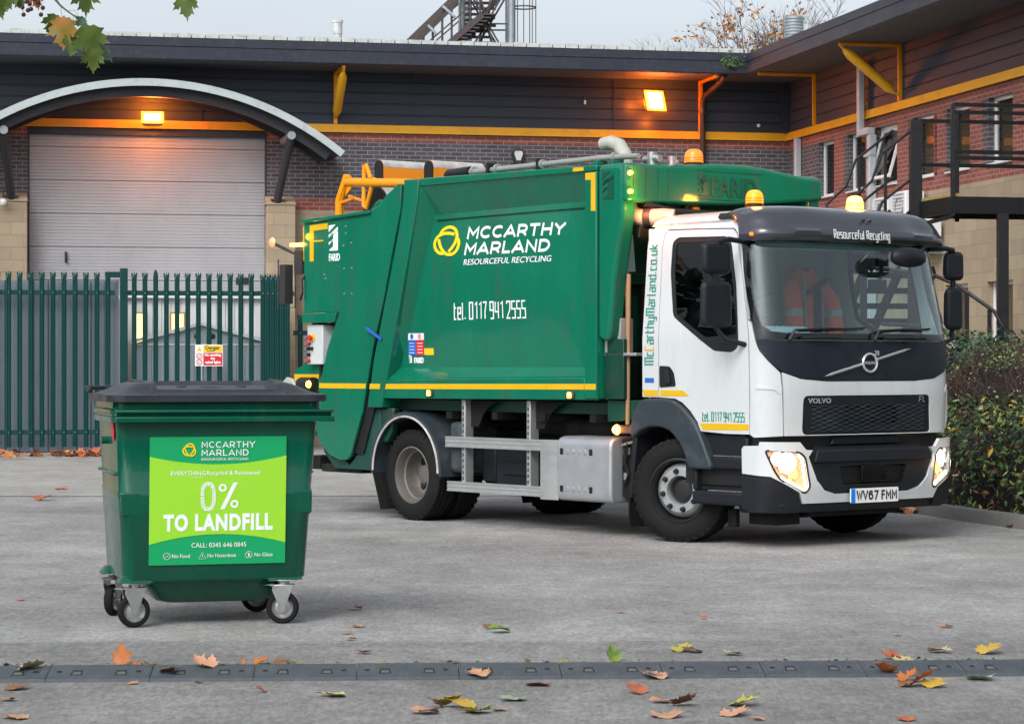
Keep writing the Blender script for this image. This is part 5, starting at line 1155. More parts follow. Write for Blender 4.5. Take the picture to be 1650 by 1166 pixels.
def wheel(x, y, steer, front, ro=.437, label=None):
    w = empty('wheel'); w.parent = T; w.location = (x, y, ro); sg = -1 if y < 0 else 1
    w.rotation_euler = (0, 0, steer)
    mx = Matrix.Rotation(R(90 if sg < 0 else -90), 4, 'X')   # local z -> outward
    if front:
        mb = MB(); tyre(mb, ro, .265, .27, mx); mb.build('tyre', 'tyre', w)
        mb = MB(); mb.lathe([(.268, .11), (.275, .125), (.262, .128), (.250, .10), (.243, .03), (.235, -.02), (.225, .0), (.215, .03)], 48, mx); rm = mb.build('rim', 'black', w)
        mb = MB(); mb.lathe([(.235, .02), (.225, .055), (.205, .075), (.185, .09), (.125, .092), (.12, .085), (.118, .03)], 48, mx); mb.build('wheel_trim', 'hub_silver', w)
        mb = MB(); mb.lathe([(0, .045), (.05, .045), (.08, .04), (.095, .035), (.105, .025), (.12, .03)], 32, mx); mb.build('hub', 'black', w)
        mb = MB(); lug(mb, mx, .162, 8, .024, .085, .125); mb.build('wheel_nut', 'black', w)
    else:
        for off in (0, -.30):
            mo = mx @ Matrix.Translation((0, 0, off)); mb = MB(); tyre(mb, ro, .265, .26, mo); mb.build('tyre', 'tyre', w)
        mb = MB(); mb.lathe([(.268, .10), (.276, .115), (.262, .118), (.250, .09), (.243, .03), (.225, .02), (.222, -.03), (.215, -.08), (.20, -.105), (.13, -.13), (.12, -.10)], 48, mx); mb.build('rim', 'rim_dirty', w)
        mb = MB(); mb.lathe([(0, -.02), (.05, -.02), (.085, -.03), (.095, -.05), (.10, -.12)], 32, mx); mb.build('hub', 'rim_dirty', w)
        mb = MB()
        for i in range(8):
            a = 2*pi*i/8; mb.lathe([(0, -.112), (.026, -.112), (.030, -.118)], 12, mx @ Matrix.Translation((.165*cos(a), .165*sin(a), .012)) @ Matrix.Diagonal((1, 1.25, 1, 1)))
        mb.build('hand_hole', 'black', w); mb = MB(); lug(mb, mx, .125, 8, .014, -.12, -.085); mb.build('wheel_nut', 'rim_dirty', w)
wheel(.01, -.985, R(20), True); wheel(.01, .985, R(22), True)
wheel(-3.74, -.995, 0, False); wheel(-3.74, .995, 0, False)
tp('axle', 'under_dark', lambda mb: (mb.tube([(-3.74, -.8, .44), (-3.74, .8, .44)], .08, 12), mb.lathe([(0,-.2),(.15,-.15),(.2,0),(.15,.15),(0,.2)], 16, Matrix.Translation((-3.74, 0, .44))), mb.tube([(.01, -.8, .42), (.01, .8, .42)], .05, 12)))
# ------------------------------------------------------------------ truck body
def SD(sg): return lambda u, v, w: (u, sg * (1.2 - w), v)       # side plane, w = inwards
def bodyside(sg):
    f = SD(sg)
    O = [(-3.70,3.265), (-.87,3.225), (-.87,1.19), (-4.10,1.17), (-4.09,1.08), (-4.28,1.08)]
    # outer frame
    IO = [(-3.45,3.19), (-1.04,3.19), (-1.04,1.40), (-4.05,1.36)]
    II = [(-3.41,2.925), (-1.06,2.945), (-1.06,1.475), (-3.98,1.475)]
    mb = MB()
    q = lambda P, w: [f(a, b, w) for a, b in P]
    vs = q(O, 0) + q(IO, 0) + q(II, .13)
    # ring faces: O0..O5, IO 6..9, II 10..13
    fs = [(0,1,7,6), (1,2,8,7), (2,3,9,8), (3,4,5), (5,0,6,9), (3,5,9), (6,7,11,10), (7,8,12,11), (8,9,13,12), (9,6,10,13)]
    mb.add(vs, fs)
    # inner panel, slightly barrelled
    nu, nv = 26, 18; V = []
    for i in range(nu + 1):
        for j in range(nv + 1):
            t = j / nv; s_ = i / nu; zb = 1.475; zt = 2.925 + .02 * s_; z = zb + (zt - zb) * t
            xl = -3.98 + .57 * t; x = xl + (-1.06 - xl) * s_
            bul = .035 * sin(pi * t) * (1 - (2*s_ - 1)**4) + .004 * sin(7*s_ + 3*t*t*4) * sin(pi * t) * sin(pi * s_); V.append(f(x, z, .13 - bul))
    mb.add(V, [(i*(nv+1)+j, (i+1)*(nv+1)+j, (i+1)*(nv+1)+j+1, i*(nv+1)+j+1) for i in range(nu) for j in range(nv)])
    o = mb.build('side_panel', 'green_paint', T, smooth=25, weld=True)
    for p, k in (([(-3.70,3.265), (-.87,3.225)], .1), ([(-.87,3.225), (-.87,1.19)], .12)): pass
    tp('panel_seam', 'green_dark', lambda mb: mb.prism([(-3.38, 2.870), (-1.07, 2.882), (-1.07, 2.888), (-3.38, 2.876)], SD(sg), .110, .128), smooth=0)
    # rear post, proud of the frame
    tp('rear_post', 'green_paint', lambda mb: mb.prism([(-3.715,3.275), (-3.47,3.262), (-3.50, 3.05), (-4.085,1.08), (-4.325,1.08), (-4.22,1.55), (-4.01,2.16), (-3.86,2.62), (-3.74,3.0)], SD(sg), -.022, .30), bev=.012, seg=2)
    tp('top_rail', 'green_paint', lambda mb: mb.prism([(-3.46,3.195), (-.875,3.185), (-.875,3.235), (-3.46,3.27)], SD(sg), -.016, .12), bev=.010)
    tp('front_post', 'green_paint', lambda mb: mb.prism([(-1.035,3.18), (-.875,3.18), (-.875,1.20), (-1.035,1.20)], SD(sg), -.016, .12), bev=.010)
    tp('lower_rail', 'green_paint', lambda mb: mb.prism([(-4.09,1.355), (-1.04,1.385), (-1.04,1.19), (-4.12,1.17)], SD(sg), -.012, .3), bev=.008)
    tp('front_fin', 'green_paint', lambda mb: mb.prism(rnd([(-.868,3.235), (-.53,3.225), (-.545,2.80), (-.66,2.20), (-.71,1.76), (-.745,1.69), (-.868,1.73)], .06, 4), SD(sg), -.008, .16), bev=.05, seg=4)
    slashes(lambda u, v, w: f(-.80 + u, 2.93 + v, -.009 - w), 'emblem_green', T, .185, h=.004)
    st = [(-4.08, 1.312), (-1.045, 1.330), (-1.045, 1.280), (-4.09, 1.262)]
    tp('yellow_stripe', 'yellow_tape', lambda mb: mb.prism(st, f, -.0145, -.0125), smooth=0)
    tp('yellow_stripe', 'yellow_tape', lambda mb: mb.prism([(-1.033,1.330), (-.88,1.331), (-.88,1.281), (-1.033,1.280)], f, -.0185, -.0165), smooth=0)
    tp('yellow_stripe', 'yellow_tape', lambda mb: mb.prism([(-4.375+.1,1.312), (-4.10,1.312), (-4.11,1.262), (-4.285,1.262)], f, -.0245, -.0225), smooth=0)
    tp('corner_mark', 'yellow_tape', lambda mb: (mb.prism([(-1.02,3.172), (-.885,3.172), (-.885,2.835), (-.945,2.838), (-.945,3.11), (-1.02,3.112)], f, -.0185, -.0165),), smooth=0)
    tp('corner_mark', 'yellow_tape', lambda mb: mb.prism([(-1.19,3.228), (-1.045,3.226), (-1.045,3.195), (-1.19,3.195)], f, -.0185, -.0165), smooth=0)
both(bodyside)
def LP(u, v, w=0): return (u, -1.2 + .13 - .030 - w, v)
def LPM(x, z): return Matrix.Translation((x, -1.2 + .0965, z)) @ Matrix.Rotation(R(90), 4, 'X')
def PAN(u, v, o):   # on the barrelled side panel
    t = (v - 1.475) / 1.46; xl = -3.98 + .57 * t; s_ = max(0, (u - xl) / (-1.06 - xl))
    bul = .035 * sin(pi * t) * (1 - (2*s_ - 1)**4) + .004 * sin(7*s_ + 3*t*t*4) * sin(pi * t) * sin(pi * s_)
    return Vector((u, -(1.2 - .13 + bul + .0025 + o), v))
knot(.150, .030, lambda u, v, o: PAN(-3.20 + u*1.5 + .05*v, 2.66 + v, o), 'logo_yellow', T)
DXp = -.12   # panel sits further in than the frame plane
sans('MCCARTHY', .116, lambda u, v, o: PAN(-2.89 + u, 2.672 + v - .010*u, o), 'text_white', T, w=.225, width=1.42, sp=.20, shear=.2)
sans('MARLAND', .116, lambda u, v, o: PAN(-2.92 + u, 2.522 + v - .006*u, o), 'text_white', T, w=.225, width=1.24, sp=.20, shear=.2)
ftext('RESOURCEFUL RECYCLING', .078, 'text_white', T, lambda u, v, w: PAN(-2.93 + u, 2.430 + v - .004*u, w), bold=0, sx=1.36, shear=.16)
strokes('tel. 0117 941 2555', .152, lambda u, v, o: PAN(-3.07 + u, 1.925 + v, o), 'text_white', T, w=.095, length=1.07, name='phone_number')
tp('warning_label', 'sticker_white', lambda mb: mb.prism([(-3.845,1.80), (-3.575,1.80), (-3.575,1.735), (-3.845,1.735)], lambda u, v, w: PAN(u, v, w), 0, .002), smooth=0)
tp('warning_label', 'sticker_blue', lambda mb: (mb.prism([(-3.845,1.733), (-3.712,1.733), (-3.712,1.59), (-3.845,1.59)], lambda u, v, w: PAN(u, v, w), 0, .002), mb.prism([(-3.78 + .025*cos(a*pi/8), 1.768 + .026*sin(a*pi/8)) for a in range(16)], lambda u, v, w: PAN(u, v, w), .0025, .004)), smooth=0)
tp('warning_label', 'sticker_red', lambda mb: (mb.prism([(-3.710,1.733), (-3.575,1.733), (-3.575,1.59), (-3.710,1.59)], lambda u, v, w: PAN(u, v, w), 0, .002), mb.tube([PAN(-3.645 + .022*cos(a*pi/8), 1.768 + .024*sin(a*pi/8), .003) for a in range(16)], .003, 5, closed=True), mb.bar(PAN(-3.66, 1.752, .003), PAN(-3.63, 1.784, .003), .006)), smooth=0)
tp('warning_label', 'sticker_yellow', lambda mb: mb.prism([(-3.573,1.655), (-3.42,1.655), (-3.42,1.59), (-3.573,1.59)], lambda u, v, w: PAN(u, v, w), 0, .002), smooth=0)
tp('label_text', 'text_white', lambda mb: [mb.prism([(x, z), (x + .085, z), (x + .085, z + .006), (x, z + .006)], lambda u, v, w: PAN(u, v, w), .0025, .0032) for x in (-3.82, -3.685) for z in (1.61, 1.64, 1.67, 1.70)], smooth=0)
ftext('FARID', .072, 'text_white', T, lambda u, v, w: PAN(-3.745 + u, 1.515 + v, w), bold=.003, sx=.8)
slashes(lambda u, v, w: PAN(-3.83 + u, 1.515 + v, w), 'text_white', T, .058)
for x in (-3.30, -1.22):
    tp('marker_lamp', 'marker_lit', lambda mb: mb.prism(rnd([(x-.03,1.20), (x+.03,1.20), (x+.03,1.262), (x-.03,1.262)], .015), SD(1), 0, .001), smooth=0) if 0 else None
    m_ = tp('marker_lamp', 'housing', lambda mb: mb.box(x-.055, x+.055, -1.232, -1.212, 1.195, 1.262), bev=.008)
    tp('lamp_lens', 'marker_lit', lambda mb: mb.box(x-.024, x+.024, -1.242, -1.2325, 1.203, 1.254), bev=.006, parent=m_)
# roof, floor, front wall
tp('body_roof', 'green_paint', lambda mb: mb.grid(lambda u, v: (u, v, 3.235 + .05 * (1 - (v/1.1)**2) + (-u - .87) * .013), [-3.7, -2.8, -1.8, -.87], [-1.09 + .1817*i for i in range(13)]))
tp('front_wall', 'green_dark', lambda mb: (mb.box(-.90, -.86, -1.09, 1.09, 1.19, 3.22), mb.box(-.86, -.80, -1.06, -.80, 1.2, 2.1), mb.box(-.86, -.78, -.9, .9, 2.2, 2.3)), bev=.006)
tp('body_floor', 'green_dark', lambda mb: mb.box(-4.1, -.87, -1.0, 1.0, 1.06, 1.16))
tp('body_floor_beam', 'under_dark', lambda mb: [mb.box(x, x+.08, -1.1, 1.1, .99, 1.058) for x in (-3.9, -3.2, -2.5, -1.8, -1.1)])
# roof pipe and exhaust
tp('roof_pipe', 'hose', lambda mb: (mb.tube([(-3.02,-.95,3.315), (-2.65,-.95,3.315), (-1.1,-.95,3.325), (-.62,-.95,3.31)], .026, 14), [mb.tube([(x,-.95,3.32), (x+.03,-.95,3.32)], .045, 14) for x in (-2.98, -2.62, -1.95, -.95)]))
tp('pipe_sleeve', 'black', lambda mb: (mb.tube([(-3.40,-.95,3.30), (-3.36,-.95,3.31), (-3.02,-.95,3.318)], [.03,.05,.052], 14), [mb.box(x, x+.03, -1.0, -.9, 3.26, 3.375) for x in (-2.72, -1.98)]))
tp('pipe_bracket', 'green_paint', lambda mb: [mb.box(x, x+.05, -1.02, -.89, 3.24, 3.30) for x in (-2.6, -1.15, -.93)], bev=.005)
tp('exhaust_stack', 'exhaust', lambda mb: mb.tube([(-.96,-.80,2.95), (-.96,-.80,3.26), (-.98,-.80,3.36), (-1.05,-.80,3.44), (-1.16,-.80,3.475), (-1.27,-.80,3.465)], [.066,.066,.066,.064,.060,.058], 20))
tp('exhaust_mouth', 'black', lambda mb: mb.lathe([(0, 0), (.050, 0)], 20, Matrix.Translation((-1.272,-.80,3.465)) @ Matrix.Rotation(R(-95), 4, 'Y')))
tp('roof_valve', 'steel_zinc', lambda mb: (mb.tube([(-.80,-.72,3.30), (-.60,-.72,3.30)], .035, 12), mb.tube([(-.70,-.72,3.24), (-.70,-.72,3.36)], .045, 12), mb.tube([(-.55,-.62,3.24), (-.55,-.62,3.32)], .04, 12), mb.bar((-.9,-.6,3.27), (-.5,-.6,3.27), .03)), bev=.003)
# cross beam over the cab
BT = [(-1.20,3.235), (-.83,3.235), (-.5,3.25), (-.15,3.275), (.2,3.28), (.45,3.268), (.70,3.24), (.92,3.215), (1.20,3.205)]
BBm = [(1.20,3.0), (.6,2.95), (0,2.91), (-.5,2.895), (-1.20,2.90)]
bm_ = tp('cross_beam', 'green_paint', lambda mb: mb.prism(BT + BBm, lambda u, v, w: (-.50 - w, u, v), 0, .34), bev=.035, seg=4)
tp('beam_groove', 'emblem_green', lambda mb: [mb.box(-.5015, -.498, y, y+.006, 2.945, 3.20) for y in (-1.12, -.98, -.84, -.72)], parent=bm_)
tp('beam_panel', 'green_paint', lambda mb: (mb.box(-.50, -.494, -.38, .42, 3.205, 3.212), mb.box(-.50, -.494, -.38, .42, 2.955, 2.962)), parent=bm_, bev=.002)
slashes(lambda u, v, w: (-.4995 + w, -.36 + u, 2.985 + v), 'emblem_green', bm_, .145, h=.007)
text('FARID', .225, 'emblem_green', bm_, FM(-.215, 2.995, -.499), bold=.006, sx=.92, ext=.007)
tp('beam_strut', 'green_dark', lambda mb: [mb.bar((-.62, y, 2.92), (-.72, y, 2.3), .06, .05) for y in (-.62, -.40, .4, .62)])
tp('amber_reflector', 'amber_plastic', lambda mb: mb.box(-.60, -.56, -.36, -.28, 2.80, 2.89), bev=.006)
tp('intake_elbow', 'exhaust', lambda mb: mb.tube([(-.72,-.98,2.98), (-.72,-.98,2.86), (-.66,-.96,2.79), (-.56,-.92,2.765), (-.40,-.86,2.77), (-.33,-.8,2.76)], .078, 18))
tp('hose_clamp', 'housing', lambda mb: (mb.tube([(-.56,-.925,2.765), (-.50,-.895,2.768)], .086, 18), mb.bar((-.53,-1.0,2.70), (-.55,-1.0,2.60), .02)))
tp('cable_loom', 'black', lambda mb: (mb.tube([(-.55,-.95,2.89), (-.45,-.7,2.83), (-.42,-.2,2.82), (-.45,.4,2.86)], .03, 8), mb.tube([(-.6,-.7,2.88), (-.5,-.4,2.80), (-.5,.1,2.85)], .02, 8)))
# gap between body and cab
tp('side_tool_rack', 'aluminium', lambda mb: (mb.box(-.86, -.44, -1.14, -.90, 1.575, 1.60), mb.bar((-.83,-1.13,1.60), (-.83,-1.13,2.35), .03), mb.bar((-.83,-.92,1.60), (-.83,-.92,2.35), .02)), bev=.003)
tp('air_unit', 'under_dark', lambda mb: (mb.box(-.84, -.45, -.75, .6, 1.3, 2.2), mb.box(-.8, -.42, -.6, .6, .95, 1.25)), bev=.02)
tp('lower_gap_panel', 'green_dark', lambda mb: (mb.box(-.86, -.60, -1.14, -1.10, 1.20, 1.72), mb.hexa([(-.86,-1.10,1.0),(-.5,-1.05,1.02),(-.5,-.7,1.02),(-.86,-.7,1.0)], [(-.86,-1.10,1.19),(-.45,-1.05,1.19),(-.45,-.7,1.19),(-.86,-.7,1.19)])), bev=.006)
tp('side_indicator_box', 'housing', lambda mb: mb.box(-.72, -.42, -1.12, -.92, .90, .975), bev=.01)
tp('side_indicator', 'side_lit', lambda mb: mb.lathe([(0, .035), (.03, .03), (.042, .01), (.045, 0)], 20, Matrix.Translation((-.70, -1.13, .935)) @ Matrix.Rotation(R(90), 4, 'X')), smooth=50)
point('indicator_glow', (-.70, -1.22, .93), .35, (1, .3, .04), T, r=.03)
sh = empty('shovel', TRUCK_POS, TRUCK_RZ, 'grey bladed shovel standing upright behind the truck cab', 'shovel')
tp('shovel_blade', 'shovel_grey', lambda mb: mb.grid(lambda u, v: (-.675 + (u) * (.115 + .06 * (1 - v)), -1.06 - .03 * (u*u) + .02*v, 2.30 + .32 * v), [-1, -.6, -.2, .2, .6, 1], [0, .2, .4, .6, .8, 1]), parent=sh)
tp('shovel_handle', 'wood', lambda mb: mb.tube([(-.665,-1.04,2.42), (-.66,-1.04,1.605)], .018, 10), parent=sh)
br = empty('broom', TRUCK_POS, TRUCK_RZ, 'long pale wooden broom pole standing between truck body and cab', 'broom')
tp('broom_pole', 'wood', lambda mb: mb.tube([(-.60,-1.08,2.28), (-.615,-1.08,.98)], .019, 12), parent=br)
bx_ = empty('storage_box', TRUCK_POS, TRUCK_RZ, 'small grey box marked with black numbers on the rack behind the cab', 'box')
tp('box_shell', 'cardboard', lambda mb: mb.box(-.80, -.69, -1.10, -.95, 1.601, 1.90), parent=bx_, bev=.006)
text('109', .075, 'text_black', bx_, Matrix.Translation((-.795, -1.102, 1.80)) @ Matrix.Rotation(R(90), 4, 'X'), bold=.002, sx=.7)
# ---- tail
tl = [(-5.47,2.94), (-4.30,2.985), (-4.26,3.02), (-4.17,3.04), (-4.02,3.15), (-3.84,3.24), (-3.79,3.235), (-3.80,3.01), (-3.91,2.69), (-4.09,2.12), (-4.27,1.66), (-4.37,1.30), (-4.44,1.05), (-4.64,.60), (-4.70,.555), (-4.83,.55), (-5.0,.59), (-5.13,.67), (-5.23,.78), (-5.25,.95), (-5.19,1.29), (-5.05,1.66), (-4.84,2.02), (-5.47,2.02)]
def tail(sg):
    tp('tailgate_side', 'green_paint', lambda mb: mb.prism(tl, SD(sg), 0, .035), bev=.008)
    if sg > 0: return
both(tail)
def tail1(sg):
    f = SD(sg)
    tp('hopper_rib', 'green_paint', lambda mb: mb.prism([(-5.48,2.015), (-4.86,2.015), (-4.90,1.92), (-5.48,1.92)], f, -.02, .10), bev=.006)
    tp('hopper_inner_side', 'green_dark', lambda mb: mb.prism([(-5.48,1.92), (-4.80,1.92), (-4.9,1.5), (-5.0,1.0), (-5.48,1.0)], f, .16, .2))
    tp('top_flange', 'green_paint', lambda mb: mb.prism([(-5.49,2.93), (-4.28,2.975), (-4.28,3.005), (-5.49,2.965)], f, -.03, .15), bev=.005)
    tp('yellow_stripe', 'yellow_tape', lambda mb: mb.prism([(-5.185,1.312), (-4.375,1.312), (-4.385,1.262), (-5.19,1.262)], f, -.0022, -.0004), smooth=0)
    tp('hopper_lip', 'green_paint', lambda mb: mb.prism([(-5.48,1.95), (-5.50,1.60), (-5.62,1.50), (-5.80,1.44), (-5.80,1.28), (-5.30,1.22), (-5.2,1.0), (-4.9,1.0), (-4.9,1.55), (-5.30,1.60), (-5.36,1.95)], f, .10, .16), bev=.01)
    tp('yellow_stripe', 'yellow_tape', lambda mb: mb.prism([(-5.79,1.40), (-5.34,1.40), (-5.36,1.33), (-5.79,1.33)], f, .096, .099), smooth=0)
    tp('corner_mark', 'yellow_tape', lambda mb: (mb.prism([(-5.36,2.905), (-5.04,2.915), (-5.04,2.855), (-5.29,2.85), (-5.29,2.54), (-5.36,2.54)], f, -.0022, -.0004), mb.prism([(-5.288,2.75), (-5.12,2.75), (-5.12,2.735), (-5.288,2.735)], f, -.0022, -.0004)), smooth=0)
    slashes(lambda u, v, w: f(-5.02 + u, 2.635 + v, -w), 'text_white', T, .20)
    mx = Matrix.Translation((-5.02, sg*1.2, 2.535)) @ Matrix.Rotation(R(90), 4, 'X')
    if sg < 0: text('FARID', .10, 'text_white', T, mx, bold=.003, sx=.72)
    tp('panel_bolt', 'steel_zinc', lambda mb: [mb.lathe([(0, .008), (.009, .006), (.011, 0)], 8, Matrix.Translation((x, sg*1.2, z)) @ Matrix.Rotation(R(90 * -sg), 4, 'X')) for x, z in ((-4.72,2.87),(-4.72,2.80),(-4.63,2.70),(-4.76,2.68),(-4.75,2.45),(-4.62,2.45),(-4.75,2.2),(-4.62,2.2),(-5.1,2.40),(-5.08,2.36))])
    tp('chassis_fin', 'green_grime', lambda mb: mb.prism([(-4.60,.62), (-4.34,1.07), (-4.22,1.07), (-4.22,.70), (-4.38,.46), (-5.0,.46), (-5.2,.62), (-5.2,.80), (-4.75,.50)], f, .06, .12), bev=.008)
    tp('hinge_arm', 'green_dark', lambda mb: mb.prism([(-4.20,1.08), (-3.98,1.08), (-4.02,.86), (-4.10,.74), (-4.19,.74), (-4.22,.80)], f, .05, .14), bev=.02)
both(tail1)
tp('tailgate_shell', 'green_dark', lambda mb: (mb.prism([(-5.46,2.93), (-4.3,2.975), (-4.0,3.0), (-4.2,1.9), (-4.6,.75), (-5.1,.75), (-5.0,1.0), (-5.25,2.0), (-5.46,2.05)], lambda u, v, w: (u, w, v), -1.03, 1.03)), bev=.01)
tp('hopper_roof', 'green_paint', lambda mb: mb.hexa([(-5.47,-1.16,2.91),(-4.0,-1.16,2.97),(-4.0,1.16,2.97),(-5.47,1.16,2.91)], [(-5.47,-1.16,2.93),(-4.0,-1.16,2.99),(-4.0,1.16,2.99),(-5.47,1.16,2.93)]))
tp('hopper_floor', 'green_dark', lambda mb: mb.prism([(-5.8,1.42), (-5.2,1.35), (-4.6,1.0), (-4.6,.7), (-5.1,.75), (-5.3,1.15), (-5.8,1.28)], lambda u, v, w: (u, w, v), -1.02, 1.02))
tp('lifting_eye', 'green_paint', lambda mb: mb.prism([(-4.62,3.0), (-4.32,3.0), (-4.38,3.10), (-4.44,3.13), (-4.50,3.10)], lambda u, v, w: (u, w, v), -1.0, -.96), bev=.006)
tp('rear_corner_strip', 'yellow_tape', lambda mb: (mb.box(-5.482, -5.474, -1.20, -1.15, 2.55, 2.90),), bev=.002)
tp('grab_cable', 'black', lambda mb: mb.tube([(-5.48,-1.12,2.45), (-5.44,-1.24,2.36), (-5.42,-1.25,2.22), (-5.50,-1.22,2.16)], .012, 6))
tp('work_lamp_bracket', 'housing', lambda mb: (mb.box(-5.62, -5.48, -1.22, -1.12, 2.42, 2.66), mb.bar((-5.6,-1.2,2.62), (-5.88,-1.3,2.74), .03), mb.tube([(-5.85,-1.26,2.58), (-5.85,-1.26,2.08), (-5.60,-1.22,2.08), (-5.60,-1.22,2.45)], .008, 6), mb.box(-5.80, -5.70, -1.28, -1.18, 2.12, 2.52)), bev=.006)
tp('work_lamp', 'lamp_reflector', lambda mb: mb.lathe([(0, .03), (.04, .02), (.055, 0)], 20, Matrix.Translation((-5.885,-1.31,2.75)) @ Matrix.Rotation(R(90), 4, 'X')), smooth=50)
tp('light_bar', 'amber_hot', lambda mb: mb.box(-5.68, -5.46, -1.24, -1.16, 2.70, 2.735), bev=.01)
point('light_bar_glow', (-5.52, -1.30, 2.80), .8, (1, .45, .03), T, r=.04)
# control box
cb_ = tp('control_box', 'box_grey', lambda mb: mb.box(-5.44, -5.16, -1.18, -1.02, 1.50, 1.90), bev=.01)
tp('side_button', 'steel_zinc', lambda mb: [mb.lathe([(0,.03),(.018,.03),(.02,.0)], 10, Matrix.Translation((-5.43, -1.185 + 0, z)) @ Matrix.Rotation(R(90), 4, 'X')) for z in (1.77,1.71,1.66,1.60,1.54)], parent=cb_)
tp('side_button', 'sticker_red', lambda mb: [mb.lathe([(0,.03),(.016,.028),(.02,.0)], 10, Matrix.Translation((-5.39, -1.185, z)) @ Matrix.Rotation(R(90), 4, 'X')) for z in (1.71,1.54)], parent=cb_)
tp('side_button', 'black', lambda mb: [mb.lathe([(0,.03),(.016,.028),(.02,.0)], 10, Matrix.Translation((x, -1.185, z)) @ Matrix.Rotation(R(90), 4, 'X')) for x, z in ((-5.39,1.77),(-5.39,1.66),(-5.39,1.60),(-5.34,1.66))], parent=cb_)
tp('stop_plate', 'sticker_yellow', lambda mb: mb.lathe([(0,.006),(.04,.006),(.04,0)], 20, Matrix.Translation((-5.33, -1.181, 1.77)) @ Matrix.Rotation(R(90), 4, 'X')), parent=cb_)
tp('stop_button', 'sticker_red', lambda mb: mb.lathe([(0,.05),(.028,.045),(.03,.03),(.015,.025),(.015,0)], 20, Matrix.Translation((-5.34, -1.187, 1.77)) @ Matrix.Rotation(R(90), 4, 'X')), parent=cb_)
tp('safety_label', 'sticker_white', lambda mb: mb.prism([(-5.13,1.60), (-5.08,1.60), (-5.0,1.87), (-5.13,1.87)], SD(-1), .155, .158), smooth=0)
tp('safety_label', 'sticker_yellow', lambda mb: mb.prism([(-5.13,1.81), (-5.03,1.81), (-5.0,1.88), (-5.13,1.88)], SD(-1), .151, .154), smooth=0)
tp('conduit', 'black', lambda mb: (mb.tube([(-5.3,-1.1,1.5), (-5.3,-1.1,1.36), (-5.28,-1.05,1.25)], .025, 8), mb.tube([(-5.24,-1.1,1.5), (-5.24,-1.1,1.4), (-5.2,-1.0,1.3)], .015, 8)))
# bin lift
tp('lift_arm', 'exhaust', lambda mb: mb.prism([(-6.0,1.15), (-5.93,1.30), (-5.83,1.37), (-5.72,1.35), (-5.66,1.28), (-5.68,1.15)], SD(-1), .02, .06), bev=.012)
tp('lift_cylinder', 'black', lambda mb: (mb.tube([(-5.66,-1.1,1.30), (-5.36,-1.15,1.30)], .07, 14), mb.tube([(-5.9,-.9,1.2), (-5.9,.9,1.2)], .05, 12), mb.tube([(-5.5,-1.0,1.1), (-5.3,-1.05,.75)], .05, 12), mb.tube([(-5.25,-1.0,.62), (-5.25,.9,.62)], .06, 12)))
tp('rear_marker_lamp', 'marker_lit', lambda mb: mb.lathe([(0, .03), (.03, .02), (.038, 0)], 16, Matrix.Translation((-5.34,-1.225,1.30)) @ Matrix.Rotation(R(90), 4, 'X')), smooth=50)
tp('lift_comb', 'green_dark', lambda mb: (mb.box(-5.95, -5.85, -.9, .9, 1.0, 1.25), mb.box(-5.75, -5.2, -1.05, -.95, .9, 1.3)), bev=.01)
tp('rear_underrun', 'under_dark', lambda mb: (mb.box(-5.45, -5.3, -1.12, 1.12, .44, .58), mb.box(-5.3, -4.6, -1.1, -.9, .42, .50), mb.box(-4.6, -4.1, -.9, .9, .5, .9)), bev=.01)
tp('cable_tie', 'sticker_blue', lambda mb: mb.prism([(-4.31,1.865), (-4.06,1.755), (-4.07,1.73), (-4.32,1.84)], SD(-1), -.04, -.03), smooth=0)
tp('seam_gap_dark', 'black', lambda mb: mb.prism([(-3.82,3.22), (-3.70,3.22), (-4.0,2.1), (-4.28,1.08), (-4.48,.62), (-4.66,.62), (-4.40,1.2), (-4.1,2.1), (-3.9,2.7)], SD(-1), .04, .2), smooth=0)  # black sheet set into the open tailgate seam to darken the gap
# yellow frame and pods on top of the tail
tp('guard_frame', 'yellow_frame', lambda mb: (mb.tube([(-5.26,-.9,2.96), (-5.26,-.9,3.16), (-5.13,-.9,3.39)], .034, 12), mb.bar((-5.27,-.9,2.96), (-5.27,-.9,3.17), .07, .06), mb.bar((-5.27,-.9,3.16), (-5.12,-.9,3.41), .07, .06), mb.tube([(-5.14,-.9,3.345), (-4.0,-.9,3.265)], .045, 16),
    mb.prism([(-5.12,3.33), (-4.98,3.33), (-5.16,3.20)], lambda u, v, w: (u, -.9 + w, v), -.01, .01)), bev=.004)
tp('guard_hoop', 'yellow_frame', lambda mb: mb.tube([(-4.72,-.9,3.36), (-4.80,-.9,3.50), (-4.83,-.9,3.50), (-4.84,-.9,3.10), (-4.80,-.9,3.06), (-4.66,-.9,3.36)], .022, 8), bev=0)
tp('guard_latch', 'orange_pod', lambda mb: (mb.bar((-5.24,-.9,3.14), (-5.0,-.9,3.18), .025), mb.bar((-5.1,-.9,3.20), (-4.84,-.9,3.14), .025)))
